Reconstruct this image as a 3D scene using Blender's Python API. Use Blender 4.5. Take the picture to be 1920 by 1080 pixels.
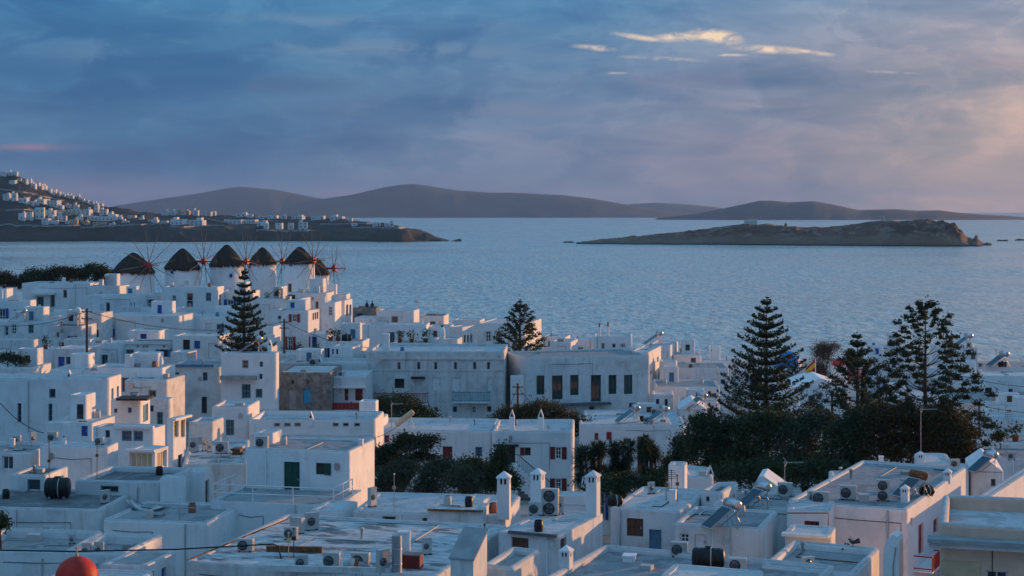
import bpy, math, random
import numpy as np
from math import radians as R, sin, cos, pi, sqrt, tan

for o in list(bpy.data.objects):
    bpy.data.objects.remove(o)
SC = bpy.context.scene
COL = SC.collection

# ------------------------------------------------------------------ camera
F, HC, YH = 3000.0, 26.0, 398.0          # focal length in photo pixels, eye height, horizon row
cam = bpy.data.cameras.new('camera')
cam_o = bpy.data.objects.new('camera', cam)
COL.objects.link(cam_o)
cam.sensor_width = 36.0
cam.lens = 36.0 * F / 1920.0
cam.shift_y = -(540.0 - YH) / 1920.0
cam_o.location = (0, 0, HC)
cam_o.rotation_euler = (R(90), 0, 0)
cam.clip_start = 0.5
cam.clip_end = 90000
SC.camera = cam_o

# ------------------------------------------------------------------ world, sun, exposure
SUN_AZ, SUN_EL = 54.0, 5.0                # degrees to the right of the view, above the horizon
sd = (sin(R(SUN_AZ)) * cos(R(SUN_EL)), cos(R(SUN_AZ)) * cos(R(SUN_EL)), sin(R(SUN_EL)))
W = bpy.data.worlds.new('World')
SC.world = W
W.use_nodes = True
nt = W.node_tree
nt.nodes.clear()

def N(tree, kind, **kw):
    n = tree.nodes.new(kind)
    for k, v in kw.items():
        if k == 'inp':
            for kk, vv in v.items():
                n.inputs[kk].default_value = vv
        else:
            setattr(n, k, v)
    return n

def wmath(op, a, b=None, c=None, clamp=False):
    n = nt.nodes.new('ShaderNodeMath'); n.operation = op; n.use_clamp = clamp
    for i, v in enumerate((a, b, c)):
        if v is None: continue
        if isinstance(v, (int, float)): n.inputs[i].default_value = v
        else: nt.links.new(v, n.inputs[i])
    return n.outputs[0]

def wmix(fac, a, b, blend='MIX'):
    n = nt.nodes.new('ShaderNodeMix'); n.data_type = 'RGBA'; n.blend_type = blend
    for i, v in ((0, fac), (6, a), (7, b)):
        if isinstance(v, (int, float)): n.inputs[i].default_value = v
        elif isinstance(v, tuple): n.inputs[i].default_value = (*v, 1)
        else: nt.links.new(v, n.inputs[i])
    return n.outputs[2]

def wramp(fac, stops, interp='EASE'):
    n = nt.nodes.new('ShaderNodeValToRGB'); n.color_ramp.interpolation = interp
    el = n.color_ramp.elements
    while len(el) < len(stops): el.new(0.5)
    for e, (p, c) in zip(el, stops):
        e.position = p; e.color = (*c, 1) if len(c) == 3 else c
    nt.links.new(fac, n.inputs[0])
    return n.outputs[0]

tc = N(nt, 'ShaderNodeTexCoord')
sep = N(nt, 'ShaderNodeSeparateXYZ'); nt.links.new(tc.outputs['Generated'], sep.inputs[0])
dx, dy, dz = sep.outputs
sky = N(nt, 'ShaderNodeTexSky', sky_type='NISHITA', sun_disc=False, sun_elevation=R(SUN_EL),
        sun_rotation=R(SUN_AZ), air_density=1.3, dust_density=2.0, ozone_density=2.5)
# how far round towards the sun (horizontal), and how high
dsun = wmath('ADD', wmath('MULTIPLY', dx, sin(R(SUN_AZ))), wmath('MULTIPLY', dy, cos(R(SUN_AZ))))
low = wramp(dz, [(0.0, (1, 1, 1)), (0.055, (0.6, 0.6, 0.6)), (0.14, (0.08, 0.08, 0.08)), (0.3, (0, 0, 0))], 'LINEAR')
# overcast deck colour: blue away from the sun, mauve and peach towards it
high = wramp(dsun, [(0.0, (0.092, 0.215, 0.395)), (0.35, (0.050, 0.205, 0.41)), (0.59, (0.056, 0.215, 0.42)),
                    (0.80, (0.14, 0.245, 0.405)), (0.92, (0.42, 0.36, 0.42)), (1.0, (0.60, 0.47, 0.45))])
near = wramp(dsun, [(0.0, (0.09, 0.16, 0.30)), (0.40, (0.050, 0.145, 0.30)), (0.60, (0.165, 0.205, 0.325)),
                    (0.70, (0.31, 0.265, 0.325)), (0.80, (0.74, 0.50, 0.40)), (0.92, (1.15, 0.66, 0.48)), (1.0, (1.5, 0.95, 0.55))])
deck = wmix(low, high, near)
# cloud relief: stretched layers, coarse masses and fine wisps
def wnoise(scale, det, rough, stretch, dist=0.0, off=(0, 0, 0)):
    m = N(nt, 'ShaderNodeMapping'); m.inputs['Scale'].default_value = (1, 1, stretch); m.inputs['Location'].default_value = off
    nt.links.new(tc.outputs['Generated'], m.inputs[0])
    n = N(nt, 'ShaderNodeTexNoise'); n.inputs['Scale'].default_value = scale
    n.inputs['Detail'].default_value = det; n.inputs['Roughness'].default_value = rough; n.inputs['Distortion'].default_value = dist
    nt.links.new(m.outputs[0], n.inputs['Vector'])
    return n.outputs['Fac']
mass = wnoise(5.0, 5, 0.52, 3.6, 0.7)
wisp = wnoise(7, 5, 0.52, 6.0, 0.9, (3.1, 1.7, 0.4))
puff = wnoise(15, 7, 0.60, 2.3, 0.45, (7.7, 2.2, 0.0))
massf = wramp(mass, [(0.38, (0.72, 0.85, 0.92)), (0.50, (0.98, 1.0, 1.0)), (0.62, (1.26, 1.18, 1.10))])
wispf = wramp(wisp, [(0.42, (0.86, 0.93, 0.96)), (0.52, (0.99, 0.99, 1.0)), (0.60, (1.16, 1.10, 1.05))])
pufff = wramp(puff, [(0.43, (0.86, 0.92, 0.95)), (0.50, (0.98, 0.99, 1.0)), (0.545, (1.17, 1.11, 1.06)), (0.62, (1.06, 1.04, 1.02))])
deck = wmix(1.0, deck, massf, 'MULTIPLY')
deck = wmix(1.0, deck, wispf, 'MULTIPLY')
deck = wmix(1.0, deck, pufff, 'MULTIPLY')
# extra brightness added overhead, out of view, to lift shaded walls and sea
over = wramp(dz, [(0.11, (1, 1, 1)), (0.30, (1.42, 1.42, 1.4)), (0.7, (2.15, 1.98, 1.86))], 'LINEAR')
deck = wmix(1.0, deck, over, 'MULTIPLY')
# pink strip of clear evening sky low down, away from the sun
pk = wmath('MULTIPLY', wramp(dz, [(0.0, (1, 1, 1)), (0.012, (0.9,) * 3), (0.026, (0,) * 3)], 'EASE'),
           wramp(dsun, [(0.25, (1, 1, 1)), (0.66, (0, 0, 0))], 'LINEAR'))
pk = wmath('MULTIPLY', pk, wramp(wisp, [(0.36, (0.25,) * 3), (0.55, (1, 1, 1))]))
deck = wmix(wmath('MULTIPLY', pk, 0.62), deck, (0.31, 0.185, 0.27))
# sunlit rims where the deck opens: ragged, flattened breaks in the cloud
up = wmath('DIVIDE', dx, wmath('MAXIMUM', dy, 0.05)); vp = wmath('DIVIDE', dz, wmath('MAXIMUM', dy, 0.05))
def gap(u0, v0, su, sv, tilt=0.0):
    a = wmath('DIVIDE', wmath('SUBTRACT', up, u0), su)
    b = wmath('DIVIDE', wmath('ADD', wmath('SUBTRACT', vp, v0), wmath('MULTIPLY', wmath('SUBTRACT', up, u0), tilt)), sv)
    q = wmath('ADD', wmath('MULTIPLY', a, a), wmath('MULTIPLY', b, b))
    return wmath('MULTIPLY', wmath('POWER', 2.718, wmath('MULTIPLY', q, -1.0)), wmath('GREATER_THAN', dy, 0.0))
def px2(x, y): return (x - 960) / F, (YH - y) / F
g = None
for (x, y, sx, sy, tl, k) in ((1342, 69, 42, 12, .10, 1.25), (1275, 70, 46, 9, -.05, .95), (1205, 71, 60, 5.5, .14, .72), (1118, 90, 42, 6, .08, .66),
                              (1450, 93, 62, 7, .05, .95), (1520, 98, 46, 4.5, .12, .85), (1370, 103, 30, 3, .0, .66), (1155, 137, 22, 3, .0, .55), (1240, 110, 90, 5, .05, .42), (1660, 135, 80, 4, .05, .34)):
    u0, v0 = px2(x, y)
    e = wmath('MULTIPLY', gap(u0, v0, sx / F, sy / F, tl), k)
    g = e if g is None else wmath('MAXIMUM', g, e)
rag = wnoise(90, 5, 0.6, 2.6, 0.5, (1.3, 0.2, 0.9))
gm = wmath('MULTIPLY', g, wramp(rag, [(0.34, (0.42,) * 3), (0.60, (1.15,) * 3)]))
gm = wmath('MULTIPLY', wmath('SUBTRACT', gm, 0.14), 1.15, clamp=True)
deck = wmix(gm, deck, (1.0, 0.74, 0.53))
# lens-shaped cloud layers: pale tops and darker undersides
for (x, y, sx, sy, tl, k, c) in ((700, 42, 260, 10, .04, .42, (.155, .27, .43)), (760, 92, 300, 16, .03, .36, (.17, .27, .41)), (250, 95, 170, 26, .0, .34, (.13, .24, .40)), (520, 160, 230, 22, .02, .45, (.062, .15, .30)), (330, 210, 360, 16, .0, .30, (.068, .16, .31)),
                                 (960, 205, 260, 16, .02, .34, (.20, .25, .38)), (1330, 150, 300, 16, .0, .34, (.16, .20, .34)), (1180, 262, 330, 26, .0, .32, (.24, .25, .36)), (1500, 262, 120, 22, .0, .28, (.36, .31, .37)), (100, 190, 220, 14, .0, .32, (.062, .16, .32))):
    u0, v0 = px2(x, y)
    deck = wmix(wmath('MULTIPLY', wmath('MULTIPLY', gap(u0, v0, sx / F, sy / F, tl), k * 1.9), wramp(puff, [(0.43, (0.05,) * 3), (0.53, (1, 1, 1))])), deck, c)
# rosy streaks at the left edge and a hazy brightening at the right edge
for (x, y, sx, sy, k, c) in ((55, 276, 75, 6, .75, (.36, .21, .28)), (1905, 215, 80, 42, .6, (.84, .56, .43)), (1900, 330, 230, 80, .5, (.66, .43, .37)),
                             (1890, 120, 70, 14, .4, (.45, .33, .38)), (640, 362, 60, 9, .5, (.30, .2, .28))):
    u0, v0 = px2(x, y)
    deck = wmix(wmath('MULTIPLY', wmath('MULTIPLY', gap(u0, v0, sx / F, sy / F), k), wramp(puff, [(0.35, (0.45,) * 3), (0.6, (1, 1, 1))])), deck, c)
deck10 = wmix(1.0, deck, (10, 10, 10), 'MULTIPLY')
mixn = wmix(0.96, sky.outputs[0], deck10)
bg = N(nt, 'ShaderNodeBackground'); bg.inputs['Strength'].default_value = 0.1
nt.links.new(mixn, bg.inputs['Color'])
wo = N(nt, 'ShaderNodeOutputWorld'); nt.links.new(bg.outputs[0], wo.inputs[0])

sun = bpy.data.lights.new('sun', 'SUN')
sun.energy = 5.0
sun.angle = R(0.6)
sun.color = (1.0, 0.48, 0.17)
sun_o = bpy.data.objects.new('sun', sun)
COL.objects.link(sun_o)
sun_o.rotation_euler = (R(90 - SUN_EL), 0, R(180 - SUN_AZ))   # lamp -Z points from the sun to the town
sun_o.location = (300, 200, 120)

SC.view_settings.view_transform = 'Standard'
SC.view_settings.look = 'None'
SC.view_settings.gamma = 1
SC.view_settings.use_curve_mapping = False
SC.view_settings.exposure = 0.0
SC.render.engine = 'CYCLES'
cy = SC.cycles
cy.use_denoising = True
cy.max_bounces = 5; cy.diffuse_bounces = 3; cy.glossy_bounces = 3; cy.transmission_bounces = 3; cy.volume_bounces = 0; cy.transparent_max_bounces = 8
cy.caustics_reflective = False; cy.caustics_refractive = False
cy.sample_clamp_indirect = 4.0
cy.use_adaptive_sampling = True; cy.adaptive_threshold = 0.015

# ------------------------------------------------------------------ pixel helpers (photo pixels -> metres)
def PX(px, D): return (px - 960.0) / F * D
def PZ(py, D): return HC - (py - YH) / F * D
def at(px, py, D): return (PX(px, D), D, PZ(py, D))
def sm(a, b, x):
    t = min(1.0, max(0.0, (x - a) / (b - a))); return t * t * (3 - 2 * t)
def lerp_pts(pts, x):
    if x <= pts[0][0]: return pts[0][1]
    for (a, b), (c, d) in zip(pts, pts[1:]):
        if x <= c: return b + (d - b) * (x - a) / (c - a)
    return pts[-1][1]

# ------------------------------------------------------------------ materials
MATS = {}
def mat(name, col, rough=0.8, metal=0.0, var=0.12, scale=3.0, bump=0.0, bscale=12.0, streak=0.0, dirt=(0.3, 0.28, 0.26), spec=0.3,
        stretch=(1, 1, 1), rnd=0.0, patch=None, grime=1.0):
    m = bpy.data.materials.new(name); m.use_nodes = True
    t = m.node_tree; b = t.nodes['Principled BSDF']
    b.inputs['Roughness'].default_value = rough; b.inputs['Metallic'].default_value = metal
    b.inputs['Specular IOR Level'].default_value = spec
    L = t.links.new
    tcn = t.nodes.new('ShaderNodeTexCoord')
    mp = t.nodes.new('ShaderNodeMapping'); mp.inputs['Scale'].default_value = stretch
    L(tcn.outputs['Object'], mp.inputs[0])
    oi = t.nodes.new('ShaderNodeObjectInfo')
    off = t.nodes.new('ShaderNodeVectorMath'); off.operation = 'ADD'
    sc_ = t.nodes.new('ShaderNodeMath'); sc_.operation = 'MULTIPLY'; sc_.inputs[1].default_value = 40.0
    L(oi.outputs['Random'], sc_.inputs[0]); L(mp.outputs[0], off.inputs[0]); L(sc_.outputs[0], off.inputs[1])
    def noise(s, d, st=None, r=0.55):
        n = t.nodes.new('ShaderNodeTexNoise'); n.inputs['Scale'].default_value = s; n.inputs['Detail'].default_value = d; n.inputs['Roughness'].default_value = r
        src = off.outputs[0]
        if st:
            q = t.nodes.new('ShaderNodeMapping'); q.inputs['Scale'].default_value = st; L(off.outputs[0], q.inputs[0]); src = q.outputs[0]
        L(src, n.inputs['Vector']); return n.outputs['Fac']
    def mixc(f, a, bb, blend='MIX'):
        n = t.nodes.new('ShaderNodeMix'); n.data_type = 'RGBA'; n.blend_type = blend
        for i, v in ((0, f), (6, a), (7, bb)):
            if isinstance(v, (int, float)): n.inputs[i].default_value = v
            elif isinstance(v, tuple): n.inputs[i].default_value = (*v[:3], 1)
            else: L(v, n.inputs[i])
        return n.outputs[2]
    def ramp(f, p0, p1, a=0.0, bb=1.0):
        n = t.nodes.new('ShaderNodeMapRange'); n.interpolation_type = 'SMOOTHSTEP'
        n.inputs[1].default_value = p0; n.inputs[2].default_value = p1; n.inputs[3].default_value = a; n.inputs[4].default_value = bb
        L(f, n.inputs[0]); return n.outputs[0]
    lo = tuple(c * (1 - var) for c in col); hi = tuple(min(1, c * (1 + var)) for c in col)
    c = mixc(ramp(noise(scale, 5), 0.3, 0.7), lo, hi)
    if patch:
        c = mixc(ramp(noise(patch[2], 6, None, 0.65), patch[3], patch[3] + (patch[4] if len(patch) > 4 else 0.12), 0, patch[1]), c, patch[0])
    if streak > 0:
        st = ramp(noise(1.0, 6, (2.2, 2.2, 0.22), 0.6), 0.50, 0.78, 0, streak)
        bl = ramp(noise(0.45, 5, None, 0.6), 0.46, 0.75, 0, streak * 0.8)
        mx = t.nodes.new('ShaderNodeMath'); mx.operation = 'MAXIMUM'; L(st, mx.inputs[0]); L(bl, mx.inputs[1])
        k = t.nodes.new('ShaderNodeMath'); k.operation = 'MULTIPLY'
        L(mx.outputs[0], k.inputs[0]); L(ramp(oi.outputs['Random'], 0, 1, 0.35, 1.0), k.inputs[1])
        c = mixc(k.outputs[0], c, dirt)
    if rnd > 0:
        h = t.nodes.new('ShaderNodeMath'); h.operation = 'FRACT'
        s7 = t.nodes.new('ShaderNodeMath'); s7.operation = 'MULTIPLY'; s7.inputs[1].default_value = 7.31
        L(oi.outputs['Random'], s7.inputs[0]); L(s7.outputs[0], h.inputs[0])
        c = mixc(rnd, c, mixc(h.outputs[0], (0.74, 0.74, 0.76), (1.0, 0.985, 0.96)), 'MULTIPLY')
    L(c, b.inputs['Base Color'])
    if bump > 0:
        bn = t.nodes.new('ShaderNodeBump'); bn.inputs['Strength'].default_value = bump; bn.inputs['Distance'].default_value = 0.06
        L(noise(bscale, 5), bn.inputs['Height']); L(bn.outputs[0], b.inputs['Normal'])
    MATS[name] = m
    return m

mat('white', (0.79, 0.785, 0.77), 0.85, var=0.05, scale=0.7, bump=0.25, bscale=5, streak=0.62, dirt=(0.34, 0.325, 0.30), rnd=0.6, patch=((0.60, 0.585, 0.56), 0.55, 0.8, 0.55, 0.05))
mat('clean_white', (0.83, 0.825, 0.81), 0.85, var=0.04, scale=0.8, bump=0.2, bscale=4, streak=0.40, dirt=(0.42, 0.405, 0.38), rnd=0.4, patch=((0.66, 0.65, 0.63), 0.5, 0.7, 0.57, 0.05))
mat('old_white', (0.70, 0.69, 0.665), 0.9, var=0.10, scale=1.5, bump=0.35, bscale=5, streak=0.72, dirt=(0.25, 0.235, 0.21), rnd=0.3)
mat('stone', (0.24, 0.215, 0.185), 0.95, var=0.35, scale=2.2, bump=0.9, bscale=5, streak=0.7, dirt=(0.10, 0.09, 0.08), patch=((0.36, 0.33, 0.29), 0.8, 1.2, 0.5))
mat('cap', (0.50, 0.495, 0.485), 0.9, var=0.12, scale=2.5, bump=0.3, bscale=8, streak=0.4, dirt=(0.33, 0.32, 0.31), patch=((0.36, 0.35, 0.34), 0.6, 1.4, 0.54, 0.08))  # weathered grey, darkened further to offset the bright sky on parapet tops
mat('beige', (0.74, 0.48, 0.35), 0.9, var=0.08, scale=1.2, bump=0.25, bscale=6, streak=0.5, dirt=(0.28, 0.23, 0.17))
mat('tan', (0.60, 0.43, 0.27), 0.9, var=0.12, scale=1.2, bump=0.25, bscale=6, streak=0.4, dirt=(0.25, 0.2, 0.15))
mat('roof_white', (0.58, 0.58, 0.57), 0.9, var=0.14, scale=0.9, bump=0.3, bscale=4, patch=((0.27, 0.265, 0.26), 0.6, 0.9, 0.52, 0.07), rnd=0.5)
mat('roof_grey', (0.33, 0.335, 0.335), 0.92, var=0.2, scale=0.8, bump=0.4, bscale=4, patch=((0.17, 0.17, 0.17), 0.75, 0.8, 0.53, 0.07), rnd=0.5)
mat('roof_worn', (0.50, 0.50, 0.49), 0.92, var=0.25, scale=2.2, bump=0.5, bscale=5, patch=((0.10, 0.105, 0.11), 0.8, 0.8, 0.52, 0.06), stretch=(0.6, 1.5, 1))
mat('roof_dark', (0.16, 0.165, 0.165), 0.95, var=0.3, scale=0.8, bump=0.4, bscale=4, patch=((0.36, 0.36, 0.35), 0.6, 0.7, 0.56))
mat('concrete', (0.34, 0.33, 0.32), 0.9, var=0.15, scale=1.5, bump=0.3, bscale=8, streak=0.5, dirt=(0.16, 0.15, 0.14))
mat('slate', (0.12, 0.13, 0.14), 0.8, var=0.25, scale=2.5, bump=0.4)
mat('blue_paint', (0.025, 0.085, 0.36), 0.5, var=0.12)
mat('slate_blue', (0.09, 0.19, 0.30), 0.55, var=0.15)
mat('sky_blue', (0.05, 0.33, 0.56), 0.55, var=0.12)
mat('teal_paint', (0.08, 0.25, 0.30), 0.55, var=0.15)
mat('red_paint', (0.32, 0.025, 0.028), 0.5, var=0.15)
mat('dark_red', (0.17, 0.024, 0.022), 0.55, var=0.18)
mat('green_paint', (0.012, 0.075, 0.055), 0.5, var=0.15)
mat('brown_wood', (0.12, 0.055, 0.030), 0.6, var=0.3, scale=4, stretch=(6, 6, 0.6))
mat('dark_wood', (0.040, 0.028, 0.022), 0.7, var=0.3, scale=4, stretch=(1, 1, 0.2))
mat('pole_wood', (0.075, 0.055, 0.042), 0.85, var=0.3, scale=5, stretch=(3, 3, 0.3))
mat('mill_wood', (0.17, 0.13, 0.10), 0.8, var=0.2)
mat('white_paint', (0.74, 0.74, 0.73), 0.5, var=0.04)
mat('dome_red', (0.50, 0.026, 0.014), 0.55, var=0.16, scale=3, bump=0.15, bscale=6)
mat('dome_rose', (0.36, 0.075, 0.085), 0.7, var=0.1)
mat('dome_blue', (0.02, 0.19, 0.46), 0.55, var=0.1)
mat('black_plastic', (0.012, 0.013, 0.014), 0.45, var=0.2)
mat('rubber', (0.010, 0.010, 0.011), 0.6)
mat('metal_grey', (0.42, 0.43, 0.44), 0.35, metal=0.9, var=0.08)
mat('steel', (0.62, 0.62, 0.62), 0.28, metal=1.0, var=0.06)
mat('galvanised', (0.36, 0.38, 0.40), 0.45, metal=0.8, var=0.15, scale=4)
mat('ac_white', (0.52, 0.51, 0.48), 0.55, var=0.06, scale=3, streak=0.3, dirt=(0.3, 0.26, 0.2), rnd=0.5)
mat('grille', (0.035, 0.037, 0.04), 0.6)
mat('fan', (0.10, 0.105, 0.11), 0.5)
mat('rust', (0.20, 0.085, 0.035), 0.9, var=0.4, scale=5)
mat('solar_panel', (0.012, 0.016, 0.03), 0.15, spec=0.6)
mat('panel_brown', (0.085, 0.05, 0.04), 0.35)
mat('glass', (0.018, 0.024, 0.032), 0.08, spec=0.6)
mat('dull_glass', (0.05, 0.07, 0.085), 0.2, spec=0.5)
mat('curtain', (0.50, 0.42, 0.27), 0.9, var=0.18, scale=2, stretch=(8, 8, 0.4))
mat('amber_glint', (0.42, 0.27, 0.07), 0.25, var=0.2)  # low-sun reflection painted into the pane colour
mat('thatch', (0.050, 0.038, 0.030), 1.0, var=0.4, scale=6, stretch=(3, 3, 0.8), bump=1.0, bscale=14)
mat('fabric', (0.55, 0.53, 0.50), 0.95, var=0.1)
mat('terracotta', (0.30, 0.11, 0.055), 0.85, var=0.15)
mat('pigeon_grey', (0.08, 0.085, 0.10), 0.7)
mat('clothes_dark', (0.03, 0.03, 0.035), 0.9)
mat('flag_yellow', (0.75, 0.42, 0.03), 0.9)
mat('flag_red', (0.42, 0.03, 0.03), 0.9)
mat('flag_blue', (0.03, 0.14, 0.48), 0.9)
mat('bark', (0.075, 0.055, 0.042), 0.95, var=0.35, scale=6, stretch=(3, 3, 0.6), bump=0.8, bscale=10)
def leafmat(name, c, c2, hue=0.25):
    m = bpy.data.materials.new(name); m.use_nodes = True
    t = m.node_tree; b = t.nodes['Principled BSDF']; L = t.links.new
    b.inputs['Roughness'].default_value = 0.7; b.inputs['Specular IOR Level'].default_value = 0.2
    g = t.nodes.new('ShaderNodeNewGeometry')
    n = t.nodes.new('ShaderNodeTexNoise'); n.inputs['Scale'].default_value = 0.9; n.inputs['Detail'].default_value = 4
    tcn = t.nodes.new('ShaderNodeTexCoord'); L(tcn.outputs['Object'], n.inputs['Vector'])
    ad = t.nodes.new('ShaderNodeMath'); ad.operation = 'MULTIPLY_ADD'; ad.inputs[1].default_value = 0.55
    L(g.outputs['Random Per Island'], ad.inputs[0])
    sb = t.nodes.new('ShaderNodeMath'); sb.operation = 'SUBTRACT'; sb.inputs[1].default_value = 0.22; L(n.outputs['Fac'], sb.inputs[0]); L(sb.outputs[0], ad.inputs[2])
    mx = t.nodes.new('ShaderNodeMix'); mx.data_type = 'RGBA'; L(ad.outputs[0], mx.inputs[0])
    mx.inputs[6].default_value = (*c, 1); mx.inputs[7].default_value = (*c2, 1)
    L(mx.outputs[2], b.inputs['Base Color'])
    tr = t.nodes.new('ShaderNodeBsdfTranslucent'); L(mx.outputs[2], tr.inputs['Color'])
    ms = t.nodes.new('ShaderNodeMixShader'); ms.inputs[0].default_value = 0.25
    L(b.outputs[0], ms.inputs[1]); L(tr.outputs[0], ms.inputs[2]); L(ms.outputs[0], t.nodes['Material Output'].inputs[0])
    MATS[name] = m
leafmat('leaf_pine', (0.018, 0.030, 0.018), (0.050, 0.066, 0.030))
leafmat('leaf_dark', (0.010, 0.020, 0.010), (0.072, 0.10, 0.042))
leafmat('leaf_olive', (0.026, 0.040, 0.026), (0.085, 0.105, 0.066))
leafmat('leaf_palm', (0.016, 0.030, 0.016), (0.05, 0.075, 0.032))
leafmat('leaf_rust', (0.028, 0.036, 0.016), (0.115, 0.070, 0.026))
leafmat('leaf_dry', (0.06, 0.045, 0.032), (0.13, 0.09, 0.055))
leafmat('leaf_grass', (0.05, 0.045, 0.03), (0.11, 0.075, 0.06))

# ------------------------------------------------------------------ mesh collector
class MB:
    def __init__(s): s.v = []; s.f = []; s.sm = []
    def add(s, vs, fs, smooth=False):
        b = len(s.v); s.v += [tuple(q) for q in vs]; s.f += [tuple(i + b for i in f) for f in fs]; s.sm += [smooth] * len(fs)
    def box(s, x0, x1, y0, y1, z0, z1, fn=None):
        vs = [(x, y, z) for z in (z0, z1) for (x, y) in ((x0, y0), (x1, y0), (x1, y1), (x0, y1))]
        if fn: vs = [fn(*q) for q in vs]
        s.add(vs, [(3, 2, 1, 0), (4, 5, 6, 7), (0, 1, 5, 4), (1, 2, 6, 5), (2, 3, 7, 6), (3, 0, 4, 7)])
    def tube(s, pts, rad, n=6, cap=True, smooth=True):
        pts = [np.array(p, float) for p in pts]
        if isinstance(rad, (int, float)): rad = [rad] * len(pts)
        vs = []; prev = None
        for i, p in enumerate(pts):
            d = pts[min(i + 1, len(pts) - 1)] - pts[max(i - 1, 0)]
            d = d / (np.linalg.norm(d) + 1e-9)
            a = np.cross(d, (0, 0, 1.0)) if prev is None else prev - d * np.dot(prev, d)
            if np.linalg.norm(a) < 1e-4: a = np.cross(d, (1.0, 0, 0))
            a = a / np.linalg.norm(a); prev = a; b = np.cross(d, a)
            for k in range(n):
                t = 2 * pi * k / n; vs.append(p + rad[i] * (cos(t) * a + sin(t) * b))
        fs = [(i * n + k, i * n + (k + 1) % n, (i + 1) * n + (k + 1) % n, (i + 1) * n + k) for i in range(len(pts) - 1) for k in range(n)]
        s.add(vs, fs, smooth)
        if cap:
            m = len(pts) - 1
            s.add([vs[k] for k in range(n)], [tuple(range(n))[::-1]]); s.add([vs[m * n + k] for k in range(n)], [tuple(range(n))])
    def lathe(s, prof, n=24, c=(0, 0, 0), fn=None, smooth=True):
        vs = []
        for (r, z) in prof:
            for k in range(n):
                t = 2 * pi * k / n; q = (c[0] + r * cos(t), c[1] + r * sin(t), c[2] + z); vs.append(fn(*q) if fn else q)
        s.add(vs, [(i * n + k, i * n + (k + 1) % n, (i + 1) * n + (k + 1) % n, (i + 1) * n + k) for i in range(len(prof) - 1) for k in range(n)], smooth)
    def mesh(s, name, m):
        me = bpy.data.meshes.new(name); me.from_pydata(s.v, [], s.f); me.polygons.foreach_set('use_smooth', s.sm)
        if m: me.materials.append(MATS[m] if isinstance(m, str) else m)
        me.update(); return me
    def build(s, name, m, parent=None, loc=(0, 0, 0), rz=0.0):
        o = bpy.data.objects.new(name, s.mesh(name, m)); COL.objects.link(o)
        o.location = loc; o.rotation_euler = (0, 0, rz)
        if parent: o.parent = parent
        return o
def soup(name, V, Fq, m, parent=None, loc=(0, 0, 0)):
    """fast mesh from numpy quads (or tris)"""
    me = bpy.data.meshes.new(name); k = Fq.shape[1]
    me.vertices.add(len(V)); me.vertices.foreach_set('co', np.asarray(V, np.float32).ravel())
    me.loops.add(Fq.size); me.loops.foreach_set('vertex_index', Fq.astype(np.int32).ravel())
    me.polygons.add(len(Fq)); me.polygons.foreach_set('loop_start', np.arange(0, Fq.size, k, dtype=np.int32))
    me.update(calc_edges=True); me.materials.append(MATS[m])
    o = bpy.data.objects.new(name, me); COL.objects.link(o); o.location = loc
    if parent: o.parent = parent
    return o
LABELS = {}
def tag(o, label, cat, group=None):
    if label in LABELS: print('DUPLICATE LABEL', label)
    LABELS[label] = 1
    n = len(label.replace(',', '').split())
    if not 4 <= n <= 16: print('LABEL LENGTH', n, label)
    o['label'] = label; o['category'] = cat
    if group: o['group'] = group
    return o
def thing(name, label, cat, loc, rz=0.0, group=None):
    o = bpy.data.objects.new(name, None); COL.objects.link(o); o.location = loc; o.rotation_euler = (0, 0, rz); o.empty_display_size = 0.3
    return tag(o, label, cat, group)
def struct(o, kind='structure'): o['kind'] = kind; return o
# ================================================================== the setting
rng = np.random.default_rng(7)
def vnoise(seed):
    g = np.random.default_rng(seed).random((64, 64))
    def f(x, y):
        xi, yi = np.floor(x).astype(int), np.floor(y).astype(int); fx, fy = x - xi, y - yi
        fx = fx * fx * (3 - 2 * fx); fy = fy * fy * (3 - 2 * fy)
        a, b = g[yi % 64, xi % 64], g[yi % 64, (xi + 1) % 64]; c, d = g[(yi + 1) % 64, xi % 64], g[(yi + 1) % 64, (xi + 1) % 64]
        return (a + (b - a) * fx) * (1 - fy) + (c + (d - c) * fx) * fy - 0.5
    return f
vn1, vn2 = vnoise(3), vnoise(11)
def fbm(x, y, o=4, r=0.55):
    t = 0; a = 1.0; s = 1.0
    for i in range(o):
        t = t + a * (vn1 if i % 2 else vn2)(x * s + 13.7 * i, y * s + 5.1 * i); a *= r; s *= 2.1
    return t

def ground_z(X, Y):
    """height of the town's ground"""
    z = 2.2 + 3.0 * sm(118, 60, Y)
    z += 7.5 * sm(-8, -48, X) * sm(110, 165, Y)
    z += 3.6 * math.exp(-(((X + 44) / 34) ** 2 + ((Y - 236) / 26) ** 2))
    shore = 262 + 16 * sm(0, -50, X)
    z -= (z + 6) * sm(shore - 6, shore + 12, Y)
    if Y < 40: z += (40 - Y) * 0.14
    return z
def grid_object(name, xs, ys, zf, m):
    V = np.array([(x, y, zf(x, y)) for y in ys for x in xs]); nx = len(xs)
    Fq = np.array([(j * nx + i, j * nx + i + 1, (j + 1) * nx + i + 1, (j + 1) * nx + i) for j in range(len(ys) - 1) for i in range(nx - 1)])
    o = soup(name, V, Fq, m); o.data.polygons.foreach_set('use_smooth', [True] * len(Fq)); return o
mat('ground', (0.30, 0.29, 0.275), 0.95, var=0.25, scale=0.4, bump=0.4, bscale=2)
struct(grid_object('ground', list(np.linspace(-170, 190, 91)), list(np.linspace(-40, 300, 86)), ground_z, 'ground'))

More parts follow.
